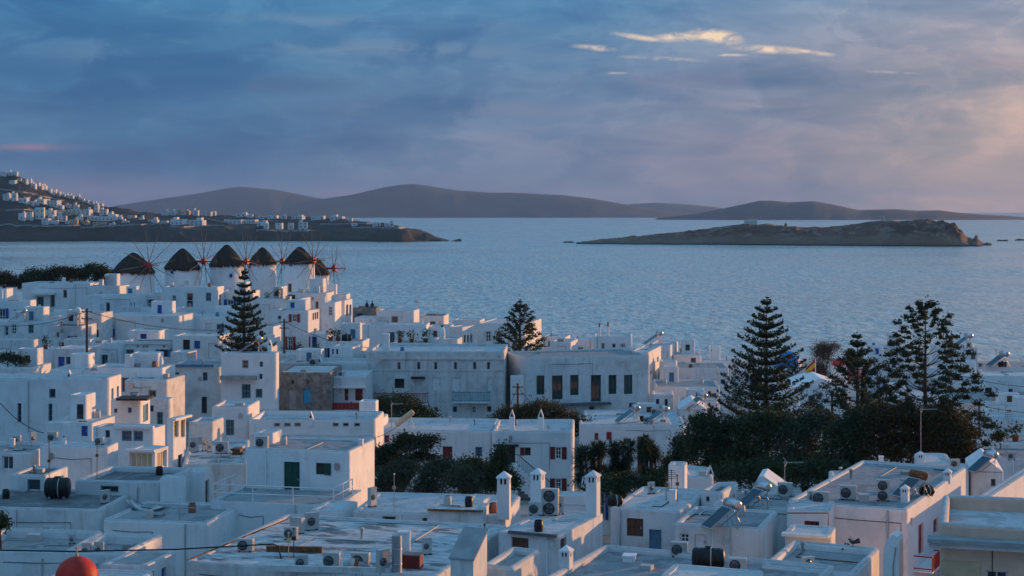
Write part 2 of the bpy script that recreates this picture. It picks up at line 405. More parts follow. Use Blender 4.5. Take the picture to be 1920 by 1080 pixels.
def water_material():
    m = bpy.data.materials.new('water'); m.use_nodes = True; t = m.node_tree; L = t.links.new
    b = t.nodes['Principled BSDF']
    b.inputs['Base Color'].default_value = (0.075, 0.20, 0.26, 1); b.inputs['Roughness'].default_value = 0.16
    b.inputs['IOR'].default_value = 1.333
    g = t.nodes.new('ShaderNodeNewGeometry')
    def nz(sx, sy, sc, det, r):
        mp = t.nodes.new('ShaderNodeMapping'); mp.inputs['Scale'].default_value = (sx, sy, 1); L(g.outputs['Position'], mp.inputs[0])
        n = t.nodes.new('ShaderNodeTexNoise'); n.inputs['Scale'].default_value = sc; n.inputs['Detail'].default_value = det; n.inputs['Roughness'].default_value = r
        L(mp.outputs[0], n.inputs['Vector']); return n.outputs['Fac']
    a = nz(1, 0.6, 0.36, 4, 0.6); c = nz(1, 0.45, 0.05, 4, 0.55); d = nz(0.6, 1, 0.008, 3, 0.5)
    s1 = t.nodes.new('ShaderNodeMath'); s1.operation = 'MULTIPLY_ADD'; s1.inputs[1].default_value = 3.5; L(c, s1.inputs[0]); L(a, s1.inputs[2])
    bp = t.nodes.new('ShaderNodeBump'); bp.inputs['Strength'].default_value = 1.0; bp.inputs['Distance'].default_value = 0.75
    L(s1.outputs[0], bp.inputs['Height']); L(bp.outputs[0], b.inputs['Normal'])
    mr = t.nodes.new('ShaderNodeMapRange'); mr.inputs[1].default_value = 0.3; mr.inputs[2].default_value = 0.7; mr.inputs[3].default_value = 0.12; mr.inputs[4].default_value = 0.30
    L(d, mr.inputs[0]); L(mr.outputs[0], b.inputs['Roughness'])
    # ripples: crest and trough shading painted as colour at several lengths, so that some of them always resolve
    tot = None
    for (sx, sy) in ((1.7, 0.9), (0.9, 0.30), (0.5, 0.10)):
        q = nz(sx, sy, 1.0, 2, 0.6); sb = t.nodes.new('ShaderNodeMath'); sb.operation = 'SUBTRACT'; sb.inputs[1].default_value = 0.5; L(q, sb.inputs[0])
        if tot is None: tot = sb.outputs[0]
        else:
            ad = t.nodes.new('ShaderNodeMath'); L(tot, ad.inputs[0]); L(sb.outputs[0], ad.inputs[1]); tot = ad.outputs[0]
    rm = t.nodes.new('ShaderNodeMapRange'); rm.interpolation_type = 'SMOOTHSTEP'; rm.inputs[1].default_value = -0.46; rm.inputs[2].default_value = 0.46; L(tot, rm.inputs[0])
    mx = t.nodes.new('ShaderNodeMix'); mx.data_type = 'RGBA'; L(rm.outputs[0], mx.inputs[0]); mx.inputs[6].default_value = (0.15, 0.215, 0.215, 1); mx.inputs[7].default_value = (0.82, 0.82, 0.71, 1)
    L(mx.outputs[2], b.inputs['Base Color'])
    MATS['water'] = m
water_material()
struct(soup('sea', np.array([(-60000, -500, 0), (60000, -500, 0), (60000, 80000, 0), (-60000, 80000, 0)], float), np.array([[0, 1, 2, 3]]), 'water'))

mat('scrub', (0.022, 0.027, 0.024), 1.0, var=0.35, scale=0.035, bump=1.0, bscale=0.25, patch=((0.060, 0.056, 0.047), 0.75, 0.03, 0.52))
mat('rock', (0.115, 0.058, 0.036), 1.0, var=0.4, scale=0.05, bump=1.0, bscale=0.3, patch=((0.24, 0.15, 0.105), 0.85, 0.06, 0.53, 0.06), stretch=(1, 1, 2.2))
mat('far_land', (0.036, 0.042, 0.042), 1.0, var=0.25, scale=0.004, patch=((0.055, 0.062, 0.05), 0.7, 0.0025, 0.5))

def waterline(name, pale, dark, z_pale=4.5):
    m = MATS[name]; t = m.node_tree; L = t.links.new; b = t.nodes['Principled BSDF']; src = b.inputs['Base Color'].links[0].from_socket
    g = t.nodes.new('ShaderNodeNewGeometry'); sp = t.nodes.new('ShaderNodeSeparateXYZ'); L(g.outputs['Position'], sp.inputs[0])
    nz = t.nodes.new('ShaderNodeTexNoise'); nz.inputs['Scale'].default_value = 0.06; nz.inputs['Detail'].default_value = 5; L(g.outputs['Position'], nz.inputs['Vector'])
    ad = t.nodes.new('ShaderNodeMath'); ad.operation = 'MULTIPLY_ADD'; ad.inputs[1].default_value = -14.0; L(nz.outputs['Fac'], ad.inputs[0]); L(sp.outputs[2], ad.inputs[2])
    def mr(src_, a, c, o0, o1):
        n = t.nodes.new('ShaderNodeMapRange'); n.inputs[1].default_value = a; n.inputs[2].default_value = c; n.inputs[3].default_value = o0; n.inputs[4].default_value = o1; L(src_, n.inputs[0]); return n.outputs[0]
    def mx(f, a, c):
        n = t.nodes.new('ShaderNodeMix'); n.data_type = 'RGBA'; L(f, n.inputs[0]); L(a, n.inputs[6]); n.inputs[7].default_value = (*c, 1); return n.outputs[2]
    c = mx(mr(ad.outputs[0], -7 + z_pale, -7 + z_pale + 5, 0.75, 0.0), src, pale); c = mx(mr(sp.outputs[2], 0.5, 1.6, 0.9, 0.0), c, dark); L(c, b.inputs['Base Color'])
waterline('rock', (0.19, 0.12, 0.08), (0.025, 0.020, 0.017)); waterline('scrub', (0.058, 0.048, 0.038), (0.02, 0.018, 0.016), 9.0)

# headland: silhouette and cliff-top read as (column, row)
HL_SIL = [(-260, 285), (-60, 310), (0, 326), (30, 327), (60, 341), (90, 356), (130, 368), (170, 380), (200, 387), (260, 396), (300, 401), (420, 405), (560, 407), (640, 409), (700, 416), (740, 422), (790, 434), (820, 444), (846, 451), (860, 453)]
HL_CLF = [(-260, 428), (0, 428), (200, 425), (300, 428), (450, 431), (600, 434), (700, 432), (760, 431), (800, 438), (840, 450), (860, 453)]
def hl_z(px, D):
    D0 = 1420 + 45 * float(fbm(np.float64(px * .012), np.float64(2.0), 3)); Dc = D0 + 26; Dr = 1600 - 150 * sm(560, 850, px); De = Dr + 160
    zc = PZ(lerp_pts(HL_CLF, px), Dc); zr = max(zc, PZ(lerp_pts(HL_SIL, px), Dr))
    if D < D0: return -3.0
    n = float(fbm(np.float64(px * .05), np.float64(D * .03), 4))
    if D < Dc: return -1 + (zc + 1) * ((D - D0) / (Dc - D0)) ** 0.7 + n * 7 * sm(D0, D0 + 10, D)
    if D < Dr: return zc + (zr - zc) * ((D - Dc) / (Dr - Dc)) + n * 2.4
    return zr * (1 - sm(Dr, De, D)) - 4 * sm(Dr, De, D) + n * 2.0
def ribbon(name, pxs, Ds, zf, m):
    V = np.array([(PX(p, D), D, zf(p, D)) for D in Ds for p in pxs]); nx = len(pxs)
    Fq = np.array([(j * nx + i, j * nx + i + 1, (j + 1) * nx + i + 1, (j + 1) * nx + i) for j in range(len(Ds) - 1) for i in range(nx - 1)])
    o = soup(name, V, Fq, m); return o
hl_Ds = list(np.linspace(1385, 1470, 24)) + list(np.linspace(1476, 1610, 26)) + list(np.linspace(1620, 1790, 8))
struct(ribbon('headland_terrain', list(np.arange(-260, 866, 4.5)), hl_Ds, hl_z, 'scrub'))
def hl_spot(px, py):
    """first ground point of the headland seen at that pixel"""
    D = 1440.0
    while D < 1600:
        z = hl_z(px, D)
        if z > 3 and YH + (HC - z) * F / D <= py: return D, z
        D += 2.0
    return 1590.0, hl_z(px, 1590.0)

IS_SIL = [(1080, 457), (1093, 454), (1110, 450), (1160, 445), (1250, 438), (1320, 430), (1390, 420), (1440, 420), (1480, 425), (1540, 426), (1590, 421), (1640, 414), (1700, 414), (1740, 411), (1758, 417), (1775, 420), (1790, 424), (1800, 436), (1815, 445), (1824, 449), (1831, 444), (1838, 457), (1852, 460), (1858, 463)]
def is_z(px, D):
    D0 = 1290 - 75 * sm(1100, 1850, px) + 14 * float(fbm(np.float64(px * .02), np.float64(7.0), 3)); Dr = D0 + 75
    zr = PZ(lerp_pts(IS_SIL, px), Dr)
    n = float(fbm(np.float64(px * .055), np.float64(D * .05), 5)); k = sm(1650, 1760, px)
    if D < D0: return -3.0
    if D < Dr:
        t = (D - D0) / (Dr - D0); return -1 + (zr + 1) * min(1, (1.25 + .35 * k) * t ** 0.6 / (1 + (.25 + .35 * k) * t)) + n * (7.5 + 6 * k) * t * (1.05 - t) * 2.2
    return zr * (1 - sm(Dr, Dr + 70, D)) - 3 * sm(Dr, Dr + 70, D) + n * 1.2 * (1 - sm(Dr, Dr + 40, D))
struct(ribbon('rocky_islet', list(np.arange(1080, 1862, 2.6)), list(np.linspace(1195, 1300, 56)) + list(np.linspace(1305, 1440, 22)), is_z, 'rock'))
def far_hill(name, sil, D, depth, seed):
    pxs = list(np.linspace(sil[0][0], sil[-1][0], 160)); Ds = list(np.linspace(D, D + depth, 26)); Dr = D + depth * 0.55
    def zf(p, d):
        zr = PZ(lerp_pts(sil, p), Dr); t = (d - D) / (Dr - D)
        n = float(fbm(np.float64(p * .02 + seed), np.float64(d * .002), 4))
        if d <= Dr: return -6 + (zr + 6) * (sm(-0.15, 1.0, t) - sm(-0.15, 1, 0)) / (1 - sm(-0.15, 1, 0)) + n * zr * .22 * sm(0, .15, t) * (1 - t)
        return zr * (1 - sm(Dr, D + depth, d)) - 6 * sm(Dr, D + depth, d)
    o = ribbon(name, pxs, Ds, zf, 'far_land'); o.data.polygons.foreach_set('use_smooth', [True] * len(o.data.polygons)); struct(o)
far_hill('far_island_hills', [(200, 392), (215, 386), (260, 379), (320, 370), (370, 363), (430, 352), (455, 350), (520, 356), (560, 364), (600, 372), (660, 380), (740, 392), (800, 398)], 8600, 1500, 1.0)
far_hill('far_island_ridge', [(540, 386), (570, 377), (610, 372), (660, 365), (720, 351), (755, 346), (775, 345), (800, 348), (860, 357), (920, 361), (960, 361), (1000, 363), (1060, 366), (1110, 372), (1150, 379), (1200, 388), (1260, 397), (1330, 402), (1380, 404)], 7600, 1500, 4.0)
far_hill('distant_low_hill', [(1120, 398), (1160, 386), (1190, 382), (1230, 380), (1290, 383), (1340, 388), (1390, 396), (1420, 398)], 10300, 1500, 9.0)
far_hill('far_island_point', [(1230, 409), (1260, 406), (1310, 400), (1370, 388), (1425, 376), (1445, 376), (1480, 379), (1525, 377), (1570, 385), (1610, 394), (1640, 393), (1680, 392), (1720, 395), (1760, 394), (1800, 399), (1850, 403), (1880, 404), (1920, 407), (1990, 409), (2040, 411)], 5300, 1100, 6.0)
# low reefs awash beside the islet
for (px, py, w, h, lab) in ((1066, 453, 13, 3, 'small dark reef awash just left of the islet'), (1880, 450, 16, 3, 'thin dark reef awash right of the islet'), (1912, 449, 14, 4, 'dark reef awash at the right edge of the sea')):
    D = HC * F / (py + 2 - YH); mb = MB(); r_ = random.Random(px)
    for k in range(5):
        a = (k - 2) * w * D / F / 5; q = h * D / F * r_.uniform(.5, 1)
        mb.lathe([(q * 2.2, -1), (q * 1.7, q * .4), (q * .9, q * .85), (0.05, q)], 7, (a, r_.uniform(-2, 2), 0), smooth=False)
    tag(mb.build('reef', 'rock', None, (PX(px, D), D, 0)), lab, 'rock')

# evening haze: one closed box of thin air round everything
hz = MB(); hz.box(-16000, 16000, -600, 17500, -12, 260)
hz_o = hz.build('haze', None); struct(hz_o, 'stuff'); hz_o.display_type = 'WIRE'
hm = bpy.data.materials.new('haze_air'); hm.use_nodes = True; ht = hm.node_tree; ht.nodes.clear()
pv = ht.nodes.new('ShaderNodeVolumePrincipled'); pv.inputs['Color'].default_value = (0.42, 0.66, 1.0, 1); pv.inputs['Density'].default_value = 0.000060; pv.inputs['Anisotropy'].default_value = 0.0
ho = ht.nodes.new('ShaderNodeOutputMaterial'); ht.links.new(pv.outputs[0], ho.inputs['Volume']); hz_o.data.materials.append(hm)
# ================================================================== houses
HOUSES = {}
class House: pass
def _ray_t(C, u, k):
    """t with C + t*u seen in direction x/y = k"""
    return (k * C[1] - C[0]) / (u[0] - k * u[1])

def rloop(w, d, r, ins, n=3):
    """rounded rectangle loop, x in [-w/2,w/2], y in [0,d], inset by ins; n+1 points per corner, counter-clockwise from the front-left"""
    rr = max(r - ins, 0.015); x0, x1, y0, y1 = -w / 2 + ins, w / 2 - ins, ins, d - ins
    pts = []
    for (cx, cy, a0) in ((x0 + rr, y0 + rr, pi), (x1 - rr, y0 + rr, 1.5 * pi), (x1 - rr, y1 - rr, 0), (x0 + rr, y1 - rr, 0.5 * pi)):
        for k in range(n + 1):
            a = a0 + 0.5 * pi * k / n; pts.append((cx + rr * cos(a), cy + rr * sin(a)))
    return pts

def shell(w, d, zb, zt, zr, r, rt, th, holes, n=3):
    """walls with parapet: rounded corners and cap, openings with reveals. holes: {'f':[(a0,a1,z0,z1)],...}"""
    mb = MB(); M = 4 * (n + 1); mb.capf = []
    rt = min(rt, th / 2.01, (zt - zr) * 0.8 + 0.01)
    prof = [(0, zb), (0, zt - rt)]
    for k in range(1, 4): a = pi / 2 * k / 3; prof.append((rt * (1 - cos(a)), zt - rt + rt * sin(a)))
    for k in range(0, 4): a = pi / 2 * (1 - k / 3); prof.append((th - rt * (1 - cos(a)), zt - rt + rt * sin(a)))
    prof.append((th, zr - 0.05))
    loops = [[(x, y, z) for (x, y) in rloop(w, d, r, i, n)] for (i, z) in prof]
    zj = [random.Random('%.3f %.3f' % (w, d)).uniform(-.07, .04), random.Random('%.3f %.2f' % (w, d)).uniform(-.07, .04), random.Random('%.2f %.3f' % (w, d)).uniform(-.07, .04), random.Random('%.2f %.2f' % (d, w)).uniform(-.07, .04)]
    zj = [q if zt - zr > .12 else q * .3 for q in zj]
    for j in range(2, len(loops) - 1): loops[j] = [(p[0], p[1], p[2] + zj[i // (n + 1)]) for i, p in enumerate(loops[j])]   # parapets that sag a little
    side = {'f': (n, n + 1), 'r': (2 * n + 1, 2 * n + 2), 'l': (4 * n + 3, 0)}
    for j in range(len(loops) - 1):
        A, B = loops[j], loops[j + 1]
        skip = {side[s][0] for s in holes if holes[s]} if j == 0 else set()
        for k in range(M):
            if k in skip: continue
            k2 = (k + 1) % M; straight = (k % (n + 1)) == n
            mb.add([A[k], A[k2], B[k2], B[k]], [(0, 1, 2, 3)], smooth=not (straight and j in (0,)))
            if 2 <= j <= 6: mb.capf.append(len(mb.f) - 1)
    for s, hs in holes.items():
        if not hs: continue
        P, Q = loops[0][side[s][0]], loops[0][side[s][1]]
        ax = 0 if s == 'f' else 1
        lo, hi = (P[ax], Q[ax]) if s != 'l' else (Q[ax], P[ax])
        fn = (lambda a, dp, z: (a, dp, z)) if s == 'f' else ((lambda a, dp, z: (w / 2 - dp, a, z)) if s == 'r' else (lambda a, dp, z: (-w / 2 + dp, a, z)))
        As = sorted({lo, hi, *[q for h in hs for q in h[:2]]}); Zs = sorted({zb, zt - rt, *[q for h in hs for q in h[2:4]]})
        for i in range(len(As) - 1):
            for k in range(len(Zs) - 1):
                ca, cz = (As[i] + As[i + 1]) / 2, (Zs[k] + Zs[k + 1]) / 2
                if any(h[0] < ca < h[1] and h[2] < cz < h[3] for h in hs): continue
                mb.add([fn(As[i], 0, Zs[k]), fn(As[i + 1], 0, Zs[k]), fn(As[i + 1], 0, Zs[k + 1]), fn(As[i], 0, Zs[k + 1])], [(0, 1, 2, 3) if s != 'l' else (3, 2, 1, 0)])
        for (a0, a1, z0, z1) in hs:
            D = 0.26; q = [(a0, z0), (a1, z0), (a1, z1), (a0, z1)]
            for (p, r_) in zip(q, q[1:] + q[:1]):
                mb.add([fn(p[0], 0, p[1]), fn(r_[0], 0, r_[1]), fn(r_[0], D, r_[1]), fn(p[0], D, p[1])], [(0, 1, 2, 3)])
    return mb

def house(key, label, x0, x1, yt, D, yaw=10, depth=6.0, xb=None, par=0.3, m='white', roof='roof_white', wins=(), r=0.30, th=0.30,
          cat='house', name='white_house', zb=None, rt=0.135, group=None, bare=False):
    H = House(); H.key = key
    if xb is not None and yaw > 0:                  # a side that shows too little of itself: turn the block until it is deep enough
        while yaw > 1:
            a = R(yaw); u = (cos(a), -sin(a)); v = (sin(a), cos(a)); C = (((x0 + x1) / 2 - 960) / F * D, D); t1 = _ray_t(C, u, (x1 - 960) / F)
            dd = _ray_t((C[0] + u[0] * t1, C[1] + u[1] * t1), v, (xb - 960) / F)
            if dd >= (4.2 if D > 115 else 2.0): break
            yaw -= 1
    a = R(yaw); u = (cos(a), -sin(a)); v = (sin(a), cos(a)); H.u, H.v, H.yaw = u, v, a
    k0, k1, kc = (x0 - 960) / F, (x1 - 960) / F, ((x0 + x1) / 2 - 960) / F
    C = (kc * D, D); t0, t1 = _ray_t(C, u, k0), _ray_t(C, u, k1)
    w = t1 - t0; mid = (C[0] + u[0] * (t0 + t1) / 2, C[1] + u[1] * (t0 + t1) / 2)
    if xb is not None:
        sgn = 1 if yaw >= 0 else -1; E = (mid[0] + sgn * u[0] * w / 2, mid[1] + sgn * u[1] * w / 2)
        dd = _ray_t(E, v, (xb - 960) / F); depth = dd if 0.5 < dd < 30 else depth
    H.w, H.d = w, depth; H.mid = mid; H.ztop = PZ(yt, D)
    if zb is None: zb = min(ground_z(mid[0] + u[0] * s * w / 2 + v[0] * q * depth, mid[1] + u[1] * s * w / 2 + v[1] * q * depth) for s in (-1, 1) for q in (0, 1)) - 0.3
    zb = min(zb, H.ztop - 1.2); H.zb = zb; H.zroof = H.ztop - par
    T = thing(name, label, cat, (mid[0], mid[1], zb), -a, group); H.obj = T
    zt, zr = H.ztop - zb, H.zroof - zb; r = min(r, w / 3, depth / 3)
    holes = {'f': [], 'r': [], 'l': []}; todo = []
    if D > 112 and not bare: wins = list(wins) + small_windows(key, x0, x1, yt, D, wins, w)
    for wi in wins:
        face, (p0, q0, p1, q1) = wi[0], wi[1]; st = wi[2] if len(wi) > 2 else {}
        if face == 'f': B, dr = mid, u
        else:
            sg = 1 if face == 'r' else -1; B, dr = (mid[0] + sg * u[0] * w / 2, mid[1] + sg * u[1] * w / 2), v
        ta, tb = sorted((_ray_t(B, dr, (p0 - 960) / F), _ray_t(B, dr, (p1 - 960) / F)))
        Dm = B[1] + dr[1] * (ta + tb) / 2; z1, z0 = PZ(q0, Dm) - zb, PZ(q1, Dm) - zb
        L0, L1 = (-w / 2 + r, w / 2 - r) if face == 'f' else (r, depth - r)
        ta, tb = max(ta, L0 + 0.02), min(tb, L1 - 0.02); z1 = min(z1, zt - 0.2); z0 = max(z0, 0.05)
        if tb - ta < 0.12 or z1 - z0 < 0.12: print('skip window', key, wi[:2], round(ta, 2), round(tb, 2)); continue
        if any(ta < h[1] and tb > h[0] and z0 < h[3] and z1 > h[2] for h in holes[face]): print('overlapping window', key, wi[:2]); continue
        holes[face].append((ta, tb, z0, z1)); todo.append((face, ta, tb, z0, z1, st))
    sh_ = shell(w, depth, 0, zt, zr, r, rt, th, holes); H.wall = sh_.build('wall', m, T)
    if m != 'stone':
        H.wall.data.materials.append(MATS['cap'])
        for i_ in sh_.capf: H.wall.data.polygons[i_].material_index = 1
    lp = rloop(w, depth, r, th - 0.06); rb = MB(); rb.add([(x, y, zr) for (x, y) in lp], [tuple(range(len(lp)))]); rb.build('roof', roof, T)
    for q in todo: window(H, *q)
    wall_clutter(H, holes, key); roof_clutter(H, key)
    HOUSES[key] = H; return H

def small_windows(key, x0, x1, yt, D, wins, w):
    """small openings on fronts that would be blank"""
    rnd = random.Random('w' + key); nf = sum(1 for q in wins if q[0] == 'f'); out = []
    if nf >= 3 or w < 2.2: return out
    k = F / D
    for i in range(rnd.choice((1, 2, 3, 3)) if nf == 0 else rnd.choice((0, 1, 2))):
        for _ in range(8):
            px = rnd.uniform(x0 + .7 * k, x1 - .7 * k); ww = rnd.choice((.5, .7, .85, .95)) * k; zz = yt + rnd.choice((.75, .9, 1.1)) * k; hh = rnd.choice((.8, 1.1, 1.3, 2.0)) * k
            if all(not (px - ww < q[1][2] and px + ww > q[1][0] and zz < q[1][3] + .3 * k and zz + hh > q[1][1] - .3 * k) for q in list(wins) + out if q[0] == 'f'):
                st = rnd.choice((dict(c='white_paint', n=(1, 2)), dict(c='slate_blue', n=(1, 1)), dict(c='white_paint', n=(2, 2), s='b', sc='blue_paint', sw=.9), dict(c='white_paint', n=(2, 3), s='b', sc='white_paint', sw=.9), dict(c='dark_wood', n=(1, 2), s='b', sc='slate_blue', sw=.9), dict(c='teal_paint', n=(2, 2), p='dull_glass'), dict(k='door', c='white_paint'), dict(c='concrete', n=(1, 1))))
                out.append(('f', (px - ww / 2, zz, px + ww / 2, zz + hh), st)); break
    return out
def roof_clutter(H, key):
    """low rooms, hatches, vents and pipe runs that belong to the roof"""
    rnd = random.Random('r' + key); w, d = H.w, H.d; z = H.zroof - H.zb; D = H.mid[1]
    if w < 2.2 or d < 2.2 or key in NO_ROOF: return
    if 112 < D and w > 3.2 and d > 3.8 and rnd.random() < .55 and key not in NO_ROOM:
        rw, rd, rh = rnd.uniform(1.3, min(3.0, w * .5)), rnd.uniform(1.2, 2.2), rnd.uniform(.9, 1.9); a = rnd.uniform(-w / 2 + rw / 2 + .4, w / 2 - rw / 2 - .4); y = d - rd - .45
        hs = []
        if rnd.random() < .75: c = rnd.uniform(-.2, .2) * rw; hs = [(c - .28, c + .28, rh * .22 if rnd.random() < .5 else .06, min(rh - .3, rh * .22 + .75))]
        o = shell(rw, rd, 0, rh, rh - .07, .2, .06, .2, {'f': [q for q in hs if q[3] - q[2] > .25], 'r': [], 'l': []}, 2).build('roof_room', H.wall.data.materials[0].name, H.obj, (a, y, z))
        cb = MB(); cb.add([(x, yy, rh - .07) for (x, yy) in rloop(rw, rd, .2, .15, 2)], [tuple(range(12))]); cb.build('roof_room_top', 'roof_white', o)
        for q in hs: f = MB(); f.box(q[0], q[1], .1, .14, q[2], q[3]); f.build('window', rnd.choice(('glass', 'slate_blue', 'blue_paint', 'brown_wood')), o)
    for _ in range(rnd.choice((0, 1, 2)) if D > 112 else rnd.choice((1, 2, 3))):
        a, y = rnd.uniform(-w / 2 + .5, w / 2 - .5), rnd.uniform(.5, d - .5); b = MB(); t = rnd.random()
        if t < .4: s_ = rnd.uniform(.2, .4); b.box(a - s_, a + s_, y - s_ * .8, y + s_ * .8, z, z + rnd.uniform(.15, .4)); b.build('hatch', rnd.choice(('concrete', 'ac_white', 'roof_grey')), H.obj)
        elif t < .75: b.lathe([(.06, 0), (.06, .4), (.11, .41), (.11, .5), (.02, .56)], 10, (a, y, z)); b.build('roof_vent', rnd.choice(('galvanised', 'ac_white', 'concrete')), H.obj)
        else: b.lathe([(.2, 0), (.22, .25), (.19, .5), (.16, .52)], 12, (a, y, z)); b.build('roof_bucket', rnd.choice(('black_plastic', 'terracotta', 'ac_white', 'slate_blue')), H.obj)
    for _ in range(rnd.choice((0, 1, 1)) if D > 112 else rnd.choice((1, 2, 3))):
        a0, y0 = rnd.uniform(-w / 2 + .3, w / 2 - .3), rnd.uniform(.4, d - .4); a1, y1 = rnd.uniform(-w / 2 + .3, w / 2 - .3), rnd.uniform(.4, d - .4); rr = rnd.choice((.018, .025, .035)); b = MB()
        b.tube([(a0, y0, z + .03), (a1, y0 + rnd.uniform(-.1, .1) * 0, z + .03), (a1, y1, z + .03)] if abs(a1 - a0) > .2 else [(a0, y0, z + .03), (a0, y1 + .3, z + .03)], rr, 5); b.build('roof_pipe', rnd.choice(('rubber', 'ac_white', 'rust', 'concrete')), H.obj)
NO_ROOF = {'blue_dome_base', 'rose_dome_base', 'dome_church', 'bell_tower', 'church_nave', 'gable_hut', 'small_gable', 'rail_terrace', 'beige_house', 'step_front', 'roof_cabin', 'sun_room', 'meter_pier'}
NO_ROOM = {'brown_shutters_right', 'green_windows', 'plain_big', 'pine_wall', 'mill_side', 'vine_house', 'tall_white', 'stone_ruin', 'junk_roof', 'tall_plain', 'planted_terrace', 'twin_chimneys', 'quay_low', 'quay_right', 'blue_window_house', 'dark_terrace', 'old_pale', 'slot_row', 'six_windows', 'amber_tower'}
def wall_clutter(H, holes, key):
    """rain spouts, drain pipes and surface cables on the front"""
    rnd = random.Random(key); w, zt = H.w, H.ztop - H.zb; zr = H.zroof - H.zb
    if w < 2.5: return
    free = lambda a, z0, z1: not any(h[0] - .25 < a < h[1] + .25 and z0 < h[3] and z1 > h[2] for h in holes['f'])
    m_ = H.wall.data.materials[0].name
    for _ in range(rnd.choice((0, 1, 1, 2))):
        a = rnd.uniform(-w / 2 + .4, w / 2 - .4); z1 = zr + .05; z0 = max(.1, z1 - rnd.uniform(1.5, 6))
        if not free(a, z0, z1): continue
        b = MB(); b.tube([(a, .05, z1 - .03), (a, -.07, z1 - .06), (a, -.07, z0)], .035, 6); b.build('drain_pipe', rnd.choice(('concrete', 'ac_white', m_, 'metal_grey')), H.obj)
    for _ in range(rnd.choice((0, 1, 1))):
        a = rnd.uniform(-w / 2 + .3, 0); b_ = rnd.uniform(a + 1.0, w / 2 - .2); z1 = zt - rnd.uniform(.45, 1.0)
        if not all(free(a + (b_ - a) * t, z1 - .2, z1 + .2) for t in (0, .2, .4, .6, .8, 1)): continue
        b = MB(); b.tube([(a, -.02, z1), (a + (b_ - a) * .5, -.02, z1 - rnd.uniform(.02, .12)), (b_, -.02, z1), (b_, -.02, max(.1, z1 - rnd.uniform(.5, 3)))], .016, 4); b.build('cable', 'rubber', H.obj)
    for _ in range(rnd.choice((0, 0, 1))):
        a = rnd.uniform(-w / 2 + .5, w / 2 - .5); z1 = zt - rnd.uniform(.5, 1.6)
        if not free(a, z1 - .4, z1 + .3): continue
        b = MB(); b.box(a - .13, a + .13, -.12, -.003, z1 - .18, z1 + .18); b.build('meter_box', rnd.choice(('ac_white', 'concrete', 'metal_grey')), H.obj)

def face_fn(H, face):
    if face == 'f': return lambda a, dp, z: (a, dp, z)
    if face == 'r': return lambda a, dp, z: (H.w / 2 - dp, a, z)
    return lambda a, dp, z: (-H.w / 2 + dp, a, z)

